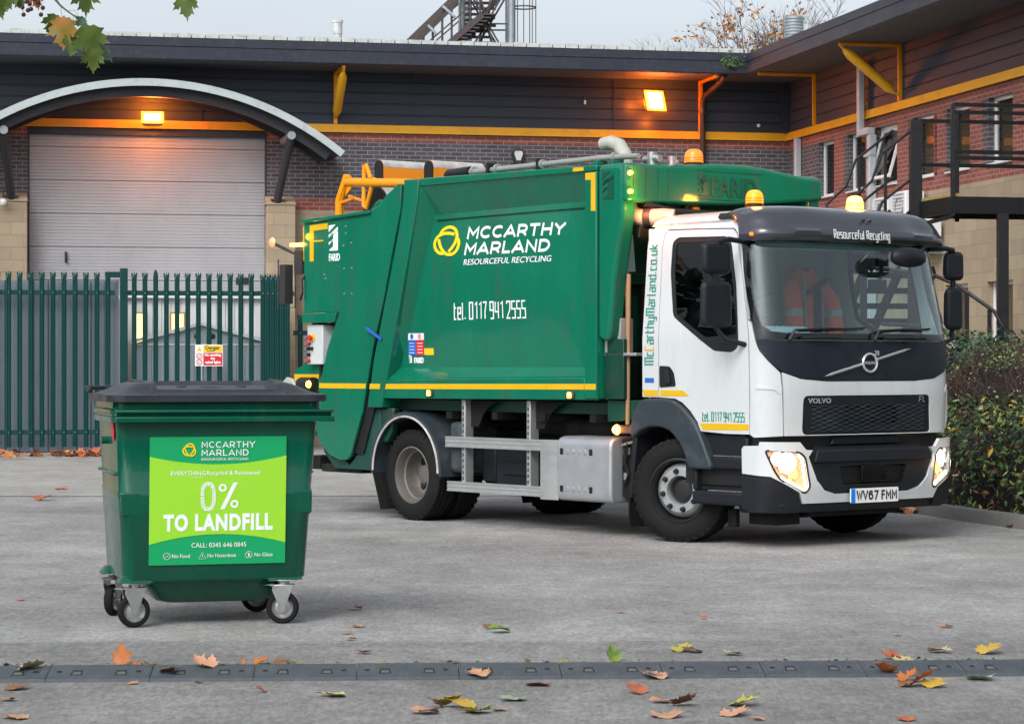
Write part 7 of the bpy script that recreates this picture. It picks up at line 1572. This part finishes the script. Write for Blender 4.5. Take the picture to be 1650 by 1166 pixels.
LEAVES = [(-2.31,11.86,0.19,'L_pale',25,'pale yellow leaf lying on the left end of the rubber ramp'),
 (-2.29,11.43,0.17,'L_brown',12,'brown curled leaf at the far left in front of the ramp'),
 (-2.24,11.05,0.12,'L_tan',10,'small tan leaf at the left edge below the ramp'),
 (-2.09,10.49,0.18,'L_tan',8,'pale brown leaf in the bottom left corner'),
 (-1.94,12.35,0.15,'L_orange',80,'bright orange leaf standing upright behind the ramp below the bin'),
 (-1.86,12.32,0.12,'L_orange',12,'orange brown leaf just right of the upright orange leaf'),
 (-1.79,12.32,0.12,'L_brown',20,'dark brown curled leaf behind the ramp near the bin caster'),
 (-1.63,11.81,0.16,'L_pink',30,'pinkish folded leaf resting on the ramp left of the peach leaf'),
 (-1.47,11.93,0.19,'L_peach',28,'large peach coloured leaf tilted up on the ramp'),
 (-1.78,11.63,0.08,'L_tan',8,'small tan leaf in front of the ramp below the bin'),
 (-1.47,11.67,0.06,'L_brown',8,'tiny brown scrap below the peach leaf'),
 (-1.34,12.37,0.06,'L_brown',70,'thin dark brown leaf standing behind the ramp'),
 (-1.26,12.40,0.13,'L_orange',25,'orange brown leaf behind the ramp in the second joint'),
 (-1.15,12.35,0.15,'L_brown',18,'brown leaf behind the ramp right of the second joint'),
 (-1.14,11.34,0.08,'L_rust',40,'small rust leaf alone on the front pavement'),
 (-0.80,11.19,0.20,'L_pale',9,'flat pale yellow green leaf on the front pavement under the ramp'),
 (-0.96,15.19,0.15,'L_tan',16,'tan leaf on the asphalt right of the bin'),
 (-0.88,14.18,0.12,'L_tan',5,'flat tan leaf below the first leaf right of the bin'),
 (-0.92,13.82,0.08,'L_pink',4,'small pinkish leaf farther down the row right of the bin'),
 (-0.88,13.51,0.09,'L_tan',4,'small tan leaf lowest of the row right of the bin'),
 (-0.77,12.85,0.13,'L_pink',22,'curled reddish tan leaf between pavement crack and ramp'),
 (-0.06,13.89,0.19,'L_green',14,'green leaf on the asphalt near the middle of the yard'),
 (-0.13,14.08,0.10,'L_brown',18,'small brown leaf touching the green leaf'),
 (0.66,15.00,0.09,'L_tan',6,'small tan leaf alone on the asphalt in front of the truck'),
 (-0.16,11.81,0.17,'L_tan',12,'tan leaf resting on the front lip of the ramp'),
 (0.12,11.58,0.18,'L_brown',8,'long flat brown leaf in front of the ramp near the centre'),
 (0.01,11.07,0.19,'L_greenpale',8,'grey green leaf on the front pavement near the centre'),
 (-0.33,10.83,0.12,'L_purple',55,'purple brown leaf beside the yellow leaves at bottom centre'),
 (-0.28,10.85,0.18,'L_yellow',48,'yellow green leaf raised in the pile at bottom centre'),
 (-0.21,10.79,0.20,'L_gold',28,'orange gold leaf in the middle of the pile at bottom centre'),
 (-0.15,10.66,0.20,'L_yellow',16,'pale yellow leaf at the right of the pile at bottom centre'),
 (-0.36,10.64,0.19,'L_tan',6,'flat tan leaf left of the yellow pile'),
 (-0.06,10.73,0.10,'L_tan',5,'small tan leaf right of the yellow pile'),
 (0.51,12.50,0.14,'L_green',60,'yellow green leaf standing behind the ramp right of centre'),
 (0.88,12.96,0.18,'L_yellow',22,'yellow leaf on the pavement strip behind the ramp'),
 (0.95,12.90,0.16,'L_brown',20,'brown leaf touching the yellow leaf behind the ramp'),
 (1.14,12.79,0.16,'L_pale',18,'pale leaf with a long stem behind the ramp'),
 (0.68,11.83,0.19,'L_tan',13,'light tan leaf across the front edge of the ramp'),
 (0.57,11.30,0.17,'L_rust',38,'rust orange folded leaf in front of the ramp'),
 (0.67,10.99,0.15,'L_tan',14,'light tan leaf in front of the rust orange leaf'),
 (0.75,10.89,0.19,'L_brown',42,'brown leaf with raised edge on the front pavement'),
 (0.65,10.54,0.22,'L_tan',8,'wide flat tan leaf at the bottom right of centre'),
 (1.00,10.89,0.20,'L_yellow',24,'yellow and green leaf above a pinkish leaf at the bottom'),
 (0.94,10.58,0.20,'L_peach',16,'peach leaf below the yellow and green leaf'),
 (1.04,10.45,0.09,'L_tan',8,'small tan leaf at the bottom edge'),
 (1.13,14.63,0.07,'L_rust',30,'tiny red leaf on the asphalt in front of the truck'),
 (1.95,12.61,0.18,'L_rust',22,'reddish leaf lying behind the ramp at right'),
 (1.97,12.50,0.18,'L_pale',6,'cream leaf under the reddish leaf behind the ramp'),
 (2.48,14.15,0.12,'L_tan',12,'tan leaf on the asphalt under the hedge side of the yard'),
 (2.13,13.73,0.07,'L_tan',5,'tiny tan leaf on the asphalt at right'),
 (2.21,12.90,0.18,'L_pale',16,'pale leaf with dark specks behind the ramp at right'),
 (2.46,12.85,0.21,'L_gold',30,'large golden curled leaf behind the ramp at far right'),
 (1.79,11.90,0.17,'L_orange',50,'orange leaf tilted up on the ramp at right'),
 (1.87,11.76,0.16,'L_orange',34,'orange leaf at the left of the pile before the ramp'),
 (1.90,11.56,0.19,'L_rust',52,'dark red leaf raised in the pile before the ramp'),
 (1.84,11.54,0.17,'L_brown',12,'brown leaf at the base of the pile before the ramp'),
 (1.95,11.52,0.18,'L_gold',24,'yellow brown leaf at the right of the pile before the ramp'),
 (2.22,11.79,0.21,'L_greenpale',14,'pale green leaf across the ramp edge at far right'),
 (1.66,10.43,0.12,'L_rust',8,'rust leaf cut by the bottom edge at right'),
 (-3.13,15.79,0.10,'L_pink',4,'small pinkish leaf on the asphalt left of the bin'),
 (-5.20,27.40,0.30,'L_rust',14,'rust leaf on the asphalt behind the bin'),
 (-5.38,29.70,0.26,'L_pink',6,'flat pinkish leaf on the pale concrete behind the bin'),
 (4.61,22.81,0.22,'L_orange',14,'orange leaf in the gutter at the right edge of the yard')]
for i, (x, y, s, m, tilt, lb) in enumerate(LEAVES):
    cc = rl_.uniform(.25, .9) if tilt > 11 else rl_.uniform(.1, .35)
    o = leafobj('fallen_leaf', m, s * .80, (cc, cc * rl_.uniform(-.3, .9)), rl_.uniform(-.5, .5)); tag(o, lb, 'leaf', 'fallen leaves on the yard')
    tilt = tilt if tilt > 55 else min(30, tilt * .6); o.rotation_euler = (R(tilt), R(rl_.uniform(-9, 9)), R(rl_.uniform(-70, 70) if tilt > 45 else rl_.uniform(0, 360)))
    lo = min((o.rotation_euler.to_matrix() @ v.co).z for v in o.data.vertices)
    base = .006
    if 11.8 < y - x * .0507 < 12.02: base = .018 + (y - x * .0507 - 11.8) * .15
    o.location = (x, y, base - lo)
# thin litter along the kerb and the fence foot
def litter(label, pts, n, spread, mats_, size=(.05, .11), cat='leaf litter', name='leaf_litter'):
    mb = MB(); mi = []; r = random.Random(len(pts) * 7 + n)
    for i in range(n):
        a = r.randrange(len(pts) - 1); t = r.random(); p = Vector(pts[a]).lerp(Vector(pts[a+1]), t); s = r.uniform(*size); c = Vector((p.x + r.gauss(0, spread), p.y + r.gauss(0, spread), .012 + r.uniform(0, .05)))
        rot = Matrix.Rotation(r.uniform(0, 6.3), 3, 'Z') @ Matrix.Rotation(r.uniform(-.9, .9), 3, 'X') @ Matrix.Rotation(r.uniform(-.5, .5), 3, 'Y')
        Q = [(0,-.5,0),(.22,-.25,.05),(.5,-.1,.1),(.3,.1,.04),(.45,.4,.12),(.12,.35,.03),(0,.6,.0),(-.15,.3,.04),(-.45,.35,.1),(-.3,.05,.05),(-.5,-.15,.12),(-.2,-.25,.03)]
        mb.add([c + rot @ (Vector(q) * s) for q in Q], [(0,1,3,9,11), (1,2,3), (3,4,5), (3,5,7,9), (5,6,7), (7,8,9), (9,10,11)]); mi += [r.randrange(len(mats_))] * 7
    o = mb.build(name, None, mats=mats_, mi=mi, smooth=0); tag(o, label, cat, kind='stuff'); return o
litter('brown and orange leaf litter gathered under the hedge kerb beside the truck', [(3.55, 26.4, 0), (3.85, 25.6, 0), (4.05, 25.0, 0)], 150, .07, ['L_rust', 'L_brown', 'L_tan', 'L_orange'], (.08, .15))
litter('tan and orange leaf litter along the foot of the left palisade fence', [(-9.6, 39.9, 0), (-7.6, 40.5, 0), (-6.3, 40.9, 0)], 130, .22, ['L_rust', 'L_brown', 'L_tan', 'L_orange'], (.10, .24))
litter('green moss and seedlings growing along the back edge of the rubber ramps', [(-2.55, 11.93, 0), (2.5, 12.19, 0)], 260, .012, ['L_moss', 'L_green', 'L_moss'], (.012, .04), 'moss', 'moss') if leafmat('L_moss', (.05,.09,.02), (.10,.14,.04)) is None else None
# ------------------------------------------------------------------ hedge and shrubs
leafmat('H_laurel', (.025,.065,.018), (.07,.13,.03), 3); leafmat('H_dark', (.012,.035,.014), (.03,.065,.03), 3); leafmat('H_yel', (.50,.28,.02), (.42,.36,.06), 9); leafmat('H_lime', (.16,.24,.05), (.24,.30,.08), 5)
leafmat('H_top', (.06,.12,.03), (.15,.20,.07), 2); leafmat('H_cream', (.42,.38,.22), (.34,.30,.16), 9); leafmat('H_ivy', (.02,.06,.035), (.05,.11,.06), 3)
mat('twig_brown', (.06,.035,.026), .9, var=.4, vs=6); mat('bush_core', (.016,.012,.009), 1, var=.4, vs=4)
HR = random.Random(21)
def shape_pts(P0, n, prof_, jit):
    # P0: path [(x,y,width,height)], random points near the skin of a rounded hedge body running along the path
    out = []
    for i in range(n):
        a = HR.randrange(len(P0) - 1); t = HR.random(); A, B_ = P0[a], P0[a+1]; x, y, w, h = [A[k] + (B_[k]-A[k])*t for k in range(4)]
        d = Vector((B_[0]-A[0], B_[1]-A[1], 0)).normalized(); nn = Vector((d.y, -d.x, 0))
        ang = HR.uniform(-.15, pi + .15); q = 1 - abs(HR.gauss(0, jit)); e = 2.6
        cx_ = (abs(cos(ang)) ** (2/e)) * (1 if cos(ang) > 0 else -1); cz2 = max(0, sin(ang)) ** (2/e)
        lump = 1 + .10 * noise.noise(Vector((x*1.3, y*1.3, ang*1.5))) + .06 * noise.noise(Vector((x*4, y*4, ang*4)))
        p = Vector((x, y, 0)) + nn * (cx_ * w * q * lump); p.z = .10 + cz2 * h * q * lump; out.append((p, nn * cx_ + Vector((0, 0, cz2 + .2)), cz2))
    return out
def add_leaf(mb, p, nrm, L_, w, droop=.3):
    ax = Vector((HR.gauss(0, 1), HR.gauss(0, 1), HR.gauss(0, .7))); n = (nrm.normalized() + Vector((HR.gauss(0, .55), HR.gauss(0, .55), HR.gauss(0, .4)))).normalized(); ax = (ax - n * ax.dot(n)).normalized(); s = n.cross(ax)
    m1 = p + ax * L_ * .35 + n * L_ * .06; m2 = p + ax * L_ * .75 + n * L_ * .02; t_ = p + ax * L_ - n * L_ * droop * .4
    mb.add([p, m1 + s*w - n*w*.35, m2 + s*w*.7 - n*w*.3, t_, m2 - s*w*.7 - n*w*.3, m1 - s*w - n*w*.35, m1, m2], [(0,6,1), (6,7,2,1), (7,3,2), (0,5,6), (5,4,7,6), (4,3,7)])
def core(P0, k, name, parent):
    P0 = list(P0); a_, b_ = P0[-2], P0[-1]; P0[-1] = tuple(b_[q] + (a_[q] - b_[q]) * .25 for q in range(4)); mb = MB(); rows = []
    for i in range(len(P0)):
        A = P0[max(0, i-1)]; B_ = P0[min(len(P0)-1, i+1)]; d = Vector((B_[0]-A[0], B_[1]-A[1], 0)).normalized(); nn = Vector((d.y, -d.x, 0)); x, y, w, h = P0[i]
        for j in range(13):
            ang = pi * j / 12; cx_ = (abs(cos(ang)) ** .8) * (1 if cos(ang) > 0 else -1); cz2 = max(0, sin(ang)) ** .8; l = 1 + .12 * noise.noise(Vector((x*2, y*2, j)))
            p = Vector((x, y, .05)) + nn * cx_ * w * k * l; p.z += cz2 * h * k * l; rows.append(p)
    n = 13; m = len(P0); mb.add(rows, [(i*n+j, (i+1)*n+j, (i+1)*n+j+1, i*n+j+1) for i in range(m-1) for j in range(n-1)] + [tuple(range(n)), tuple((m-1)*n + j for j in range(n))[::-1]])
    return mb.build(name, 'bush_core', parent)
def shrub(label, P0, groups, cat='shrub', name='shrub', corek=.80, twigs=0, twig_rng=(0, 1)):
    s = empty(name, (0, 0, 0), 0, label, cat)
    core(P0, corek, 'dark_core', s)  # solid dark lump filling the bush so nothing shows through the leaves
    for nm, mats_, wts, n, L_, w, jit, zr in groups:
        mb = MB(); mi = []
        for p, nr, cz2 in shape_pts(P0, n, None, jit):
            if not (zr[0] <= p.z <= zr[1]): continue
            # clumps: thin out by low-frequency noise
            if noise.noise(p * 2.3) < -.22: continue
            l = HR.uniform(.7, 1.25) * L_; add_leaf(mb, p, nr, l, w * l / L_); mi += [HR.choices(range(len(mats_)), wts)[0]] * 6
        mb.build(nm, None, s, mats=mats_, mi=mi, smooth=0)
    if twigs:
        mb = MB()
        for p, nr, cz2 in shape_pts(P0, twigs, None, .05):
            if not (twig_rng[0] <= p.z <= twig_rng[1]): continue
            d = (Vector((HR.gauss(0, .5), HR.gauss(0, .5), HR.uniform(.1, 1))) + nr * .3).normalized(); l = HR.uniform(.12, .38); a = p - d * l * .6; b = p + d * l * .4; m_ = a.lerp(b, .5) + Vector((HR.gauss(0, .02), HR.gauss(0, .02), 0))
            mb.tube([a, m_, b], [.005, .004, .002], 3, caps=False)
        mb.build('twigs', 'twig_brown', s, smooth=0)
    return s
shrub('glossy laurel bush with yellowing leaves spilling over the kerb beside the truck', [(4.15, 27.3, .5, .95), (4.55, 26.0, .6, 1.05), (4.85, 24.6, .62, 1.10), (5.15, 23.4, .62, 1.12), (5.55, 22.2, .65, 1.1), (6.1, 20.6, .65, 1.1), (6.75, 18.4, .65, 1.1), (7.3, 16.6, .6, .9)],
      [('laurel_leaves', ['H_laurel', 'H_dark', 'H_yel', 'H_lime', 'H_cream', 'L_rust'], [10, 8, .9, 2.4, .6, .8], 12500, .078, .017, .13, (0, 3)), ('fresh_shoots', ['H_lime', 'H_yel', 'H_laurel', 'L_gold'], [4, 1.4, 2, .7], 900, .10, .018, .03, (.2, 3))], corek=.72, twigs=900, twig_rng=(.0, 1.1))
shrub('tall clipped hedge with brown twiggy sides and a thin green top behind the laurel', [(4.95, 28.6, .45, 1.15), (5.35, 27.2, .62, 1.62), (5.85, 25.6, .78, 1.78), (6.3, 24.0, .85, 1.80), (6.8, 22.3, .85, 1.8), (7.4, 20.5, .85, 1.8), (8.0, 18.3, .85, 1.75), (8.5, 16.5, .8, 1.5)],
      [('top_leaves', ['H_top', 'H_lime', 'H_ivy', 'H_laurel'], [6, 2, 4, 3], 27000, .042, .011, .05, (1.45, 4)), ('side_leaves', ['H_cream', 'H_top', 'L_brown', 'H_yel'], [3, 3, 5, .6], 4800, .035, .010, .06, (.1, 1.55))], cat='hedge', name='hedge', corek=.88, twigs=7000, twig_rng=(.1, 1.7))
shrub('dark green ivy covered shrub just beyond the mirror side of the truck', [(5.05, 31.2, .6, 1.72), (5.5, 29.9, .75, 1.80), (6.2, 28.6, .8, 1.75), (7.3, 27.4, .8, 1.8)],
      [('ivy_leaves', ['H_ivy', 'H_dark', 'H_laurel'], [5, 4, 3], 11000, .055, .018, .07, (.3, 4))], corek=.85)
# ------------------------------------------------------------------ gutter weed
gw = fixed('gutter_weed', 'small green weed growing from the gutter above the brown downpipe', 'plant')
mb = MB()
for i in range(170):
    d = Vector((HR.gauss(0, .12), HR.gauss(0, .06), abs(HR.gauss(0, .10)) - .03)); add_leaf(mb, Vector((-1.55, -1.26, 7.08)) + d, Vector((0, -1, .5)), .07, .014)
mb.build('weed_leaves', 'H_laurel', gw, smooth=0)
mb = MB(); [mb.tube([(-1.55, -1.24, 6.98), (-1.55 + HR.gauss(0, .05), -1.26, 7.1), (-1.55 + HR.gauss(0, .1), -1.27, 7.2)], .004, 4) for _ in range(8)]; mb.build('weed_stem', 'twig_brown', gw, smooth=0)
# ------------------------------------------------------------------ bare autumn trees beyond the roof
mat('bark', (.10, .085, .075), .9, var=.3, vs=6, bump=.4, bs=20); leafmat('T_orange', (.55, .24, .03), (.42, .17, .04), 4); leafmat('T_brown', (.28, .13, .06), (.38, .2, .09), 4)
def tree(label, x, y, H, spread, trunk_h, nleaf, seed, col, lsz=.16, r0=.16):
    r = random.Random(seed); t = empty('autumn_tree', (x, y, 0), 0, label, 'tree', 'autumn trees beyond the warehouse roof'); tr = MB(); bu = MB(); tips = []
    tr.tube([(0, 0, 0), (.05, .03, trunk_h*.5), (0, 0, trunk_h)], [r0*1.3, r0, r0*.8], 10)
    def grow(p, d, l, rad, lev):
        q = p + d * l; m_ = p.lerp(q, .5) + Vector((r.gauss(0, .04), r.gauss(0, .04), 0)) * l
        bu.tube([p, m_, q], [rad, rad*.85, rad*.65], 5 if lev < 3 else 3, caps=False)
        if lev >= 2: tips.append((m_, d)); tips.append((q, d))
        if lev >= 6 or rad < .004: return
        for k in range(r.choice((2, 2, 3))):
            nd = (d + Vector((r.gauss(0, .42), r.gauss(0, .42), r.gauss(.12, .22)))).normalized(); grow(q, nd, l * r.uniform(.62, .86), rad * .64, lev + 1)
    n0 = 6
    for k in range(n0):
        a = 2*pi*k/n0 + r.uniform(-.3, .3); d = Vector((cos(a)*spread, sin(a)*spread, 1)).normalized(); grow(Vector((0, 0, trunk_h * r.uniform(.75, 1))), d, (H - trunk_h) * .27, r0*.5, 0)
    tr.build('trunk', 'bark', t); bu.build('branches', 'bark', t, smooth=0)
    mb = MB(); mi = []
    for i in range(nleaf):
        p, d = r.choice(tips)
        if noise.noise(p * .9 + Vector((seed, 0, 0))) < .02: continue
        for _ in range(3):
            q = p + Vector((r.gauss(0, .10), r.gauss(0, .10), r.gauss(-.03, .08))); add_leaf(mb, q, Vector((r.gauss(0,1), r.gauss(0,1), 1)), lsz, lsz*.3); mi += [r.choices((0, 1), (3, 2))[0]] * 6
    mb.build('crown', None, t, mats=['T_orange', 'T_brown'], mi=mi, smooth=0)
tree('autumn tree with sparse orange leaves behind the corner of the warehouse roof', 7.65, 74, 13.2, .27, 7.0, 800, 5, 0, .13)
tree('small bare tree top just showing over the warehouse roof left of the orange tree', 5.55, 76, 11.7, .3, 6.0, 160, 9, 0, .12, .12)
tree('thin bare tree showing over the roof at far left', -12.0, 62, 10.1, .5, 5.5, 60, 14, 0, .1, .1)
# ------------------------------------------------------------------ steel tower with stairs, far behind the roof
tw = empty('steel_tower', (0, 0, 0), 0, 'rusty steel training tower with an outside stair rising beyond the warehouse roof', 'tower')
TY = 85
def tb(name, m, fn): mb = MB(); fn(mb); return mb.build(name, m, tw)
for x, dy in ((-1.72, 0), (-1.52, 1.6), (-.12, 1.6), (-.02, 0)):
    tb('tower_column', 'galv', lambda mb: mb.tube([(x, TY + dy, 0), (x, TY + dy, 19)], .12, 12))
tb('cross_brace', 'rust_steel', lambda mb: [mb.bar((xa, TY + dy, z), (xb, TY + dy, z + 2.6), .06) for z in (9.2, 11.9, 14.6) for dy in (0, 1.6) for xa, xb in ((-1.62, -.1), (-.1, -1.62), (-1.3, -.6), (-.5, -1.2))])
tb('tower_ring', 'rust_steel', lambda mb: [mb.bar((-1.7, TY + dy, z), (0, TY + dy, z), .05) for z in (10.5, 13.15, 15.8) for dy in (0, 1.6)])
def stairs(mb):
    for dy in (0, 1.1): mb.bar((-3.85, TY - .4 + dy, 12.15), (-.95, TY - .4 + dy, 14.95), .08, .22)
    for i in range(34): 
        t = i / 33; x = -5.4 + 4.4 * t; z = 9.62 + 3.78 * t; mb.box(x, x + .42, TY - .4, TY + .7, z, z + .05)
    mb.bar((-5.5, TY - .4, 9.6), (-1.0, TY - .4, 13.4), .06, .2); mb.bar((-5.5, TY + .7, 9.6), (-1.0, TY + .7, 13.4), .06, .2)
tb('stair_treads', 'rust_steel', stairs)
def bal(mb):
    for i in range(14):
        t = i / 13; x = -5.3 + 4.2 * t; z = 9.72 + 3.6 * t
        for dy in (-.42, .72): mb.bar((x, TY + dy, z), (x, TY + dy, z + 1.25), .05)
    for h in (1.25, .65):
        for dy in (-.42, .72): mb.bar((-5.3, TY + dy, 9.72 + h), (-1.1, TY + dy, 13.32 + h), .045)
tb('stair_railing', 'rust_steel', bal)
tb('wide_treads', 'rust_steel', lambda mb: [mb.box(-1.75, -.55 - .12*(k % 3), TY + .1 + .1*k, TY + .4 + .1*k, 12.5 + .21*k, 12.56 + .21*k) for k in range(12)])
tb('diagonal_beam', 'rust_steel', lambda mb: mb.bar((-2.35, TY + .3, 12.2), (-.3, TY + .3, 14.2), .16, .16))
tb('flood_panel', 'galv', lambda mb: (mb.bar((-2.35, TY-.6, 13.65), (-1.95, TY-.6, 13.30), .35, .08), mb.bar((-2.85, TY-.6, 13.0), (-2.55, TY-.6, 12.70), .35, .08)))
def hoop(mb):
    c = (.40, TY + .5); P = [(c[0] + .42*cos(a*pi/12), c[1] + .42*sin(a*pi/12)) for a in range(24)]
    for z in (13.78, 15.8, 17.8, 11.8): mb.tube([(x, y, z) for x, y in P], .025, 6, closed=True)
    for a in (0, 4, 8, 15, 18, 21): mb.bar((*P[a], 11.0), (*P[a], 17.8), .03)
    for i in range(24): mb.bar((.05, TY+.3, 11 + i*.28), (.05, TY+.7, 11 + i*.28), .025)
tb('ladder_cage', 'rust_steel', hoop)
# ------------------------------------------------------------------ plane tree branch hanging into the top left corner
pb = empty('plane_tree_branch', (-2.6, 12.0, 3.55), 0, 'overhanging plane tree branch with green and orange leaves and round seed balls at top left', 'branch')
PBo = Vector((-2.6, 12.0, 3.55))
def U(u, v, y=12.0): return Vector(((u - 825) / 4000 * y, y, 1.5 - (v - 587) / 4000 * y)) - PBo
mb = MB()
mb.tube([Vector((-1.6, .4, 1.6)), Vector((-.8, .3, .9)), U(70, -40), U(88, -2), U(97, 9), U(108, 18), U(118, 25), U(128, 28)], [.03, .022, .014, .007, .005, .004, .0035, .002], 8)
mb.tube([Vector((-.8, .3, .9)), U(20, -60), U(40, -20), U(52, -4)], [.02, .012, .006, .003], 6); mb.tube([U(70, -40), U(120, -50), U(140, -30), U(300, -40), U(305, -12)], [.012, .009, .006, .005, .003], 6)
mb.tube([U(108, 18), U(120, 17), U(128, 28)], .0012, 4); mb.tube([U(98, 10), U(99, 26)], .0012, 4); mb.tube([U(118, 25), U(118, 34)], .0014, 4)
for a, b in (((-4+52, -4), (36, 6)), ((52, -4), (48, 10)), ((60, -8), (66, 8)), ((66, -6), (69, 20)), ((40, -6), (38, 20)), ((46, 4), (45, 15))): mb.tube([U(*a), U(*b)], .001, 4)
mb.build('twig', 'bark', pb, smooth=40)
leafmat('P_green', (.05, .095, .012), (.10, .14, .018), 10); leafmat('P_mix', (.13, .14, .015), (.34, .13, .02), 9); leafmat('P_under', (.16, .26, .20), (.10, .20, .12), 12); leafmat('P_dark', (.05, .09, .015), (.09, .14, .02), 10)
mat('seed_ball', (.07, .035, .03), .95, bump=1, bs=300)
for u, v, sz, m, rz, tilt, cc in ((103, 46, .21, 'P_mix', 176, 8, .5), (88, 36, .15, 'P_green', 150, 30, .7), (118, 70, .15, 'P_dark', 165, -20, .9), (145, 62, .23, 'P_green', 195, 12, .6), (160, 78, .18, 'P_under', 205, 48, 1.1), (132, 36, .10, 'P_under', 100, 35, .5), (137, -6, .19, 'P_green', 185, 15, .6), (300, 4, .17, 'P_green', 183, 10, .6), (14, -8, .18, 'P_dark', 160, 10, .6), (-6, 6, .16, 'P_green', 200, 25, .8), (58, -4, .12, 'L_rust', 185, 20, 1.0), (28, -6, .14, 'P_dark', 200, 10, .7), (150, 92, .15, 'P_green', 180, 20, .8)):
    o = leafobj('leaf', m, sz * .86, (cc, cc*.4), HR.uniform(-.4, .4), pb); o.rotation_euler = (R(90 + tilt * .6), R(HR.uniform(-8, 8)) , 0); o.rotation_euler = (Matrix.Rotation(R(HR.uniform(-25, 25)), 3, 'Z') @ Matrix.Rotation(R(90 + tilt), 3, 'X') @ Matrix.Rotation(R(rz), 3, 'Z')).to_euler(); o.location = U(u, v, 12 + HR.uniform(-.06, .06))
for u, v in ((36, 12), (48, 7), (62, 4), (69, 13), (66, 24), (38, 24), (45, 17), (50, 15), (43, 3), (55, -2)):
    mb = MB(); mb.lathe([(.0111 * sin(pi*i/8), -.0111 * cos(pi*i/8)) for i in range(9)], 12, Matrix.Translation(U(u, v))); mb.build('seed_ball', 'seed_ball', pb, smooth=60)

# ------------------------------------------------------------------ dark tree belts added outside the frame for the paintwork to reflect
def belt(label, P0, n):
    core(P0, .86, 'reflected_tree_belt', None); c = bpy.context.scene.collection.objects[-1]
    mb = MB(); mi = []
    for p, nr, cz2 in shape_pts(P0, n, None, .06):
        add_leaf(mb, p, nr, HR.uniform(.5, 1.1), .28); mi += [HR.choices((0, 1, 2), (6, 3, 1))[0]] * 6
    o = mb.build('reflected_tree_belt', None, mats=['H_dark', 'H_laurel', 'T_brown'], mi=mi, smooth=0); tag(o, label, 'trees', kind='stuff'); c.parent = o; c.name = 'dark_interior'
belt('unseen belt of dark trees added for reflections beyond the left side of the yard', [(-42, -12, 5, 7), (-44, -2, 5, 9), (-43, 6, 5, 6.5), (-45, 14, 5, 9.5), (-44, 24, 5, 7.5), (-46, 34, 5, 10), (-45, 46, 5, 8), (-46, 60, 5, 9)], 5200)
belt('unseen belt of dark trees added for reflections beyond the right side of the yard', [(38, 26, 4, 8), (40, 16, 4, 6.5), (39, 6, 4, 9), (40, -6, 4, 7), (38, -16, 4, 8)], 3200)
belt('unseen belt of dark trees added for reflections behind the photographer', [(34, -24, 4, 7), (18, -30, 4, 9), (4, -31, 4, 7), (-10, -30, 4, 9.5), (-26, -28, 4, 7), (-38, -20, 4, 8)], 3600)
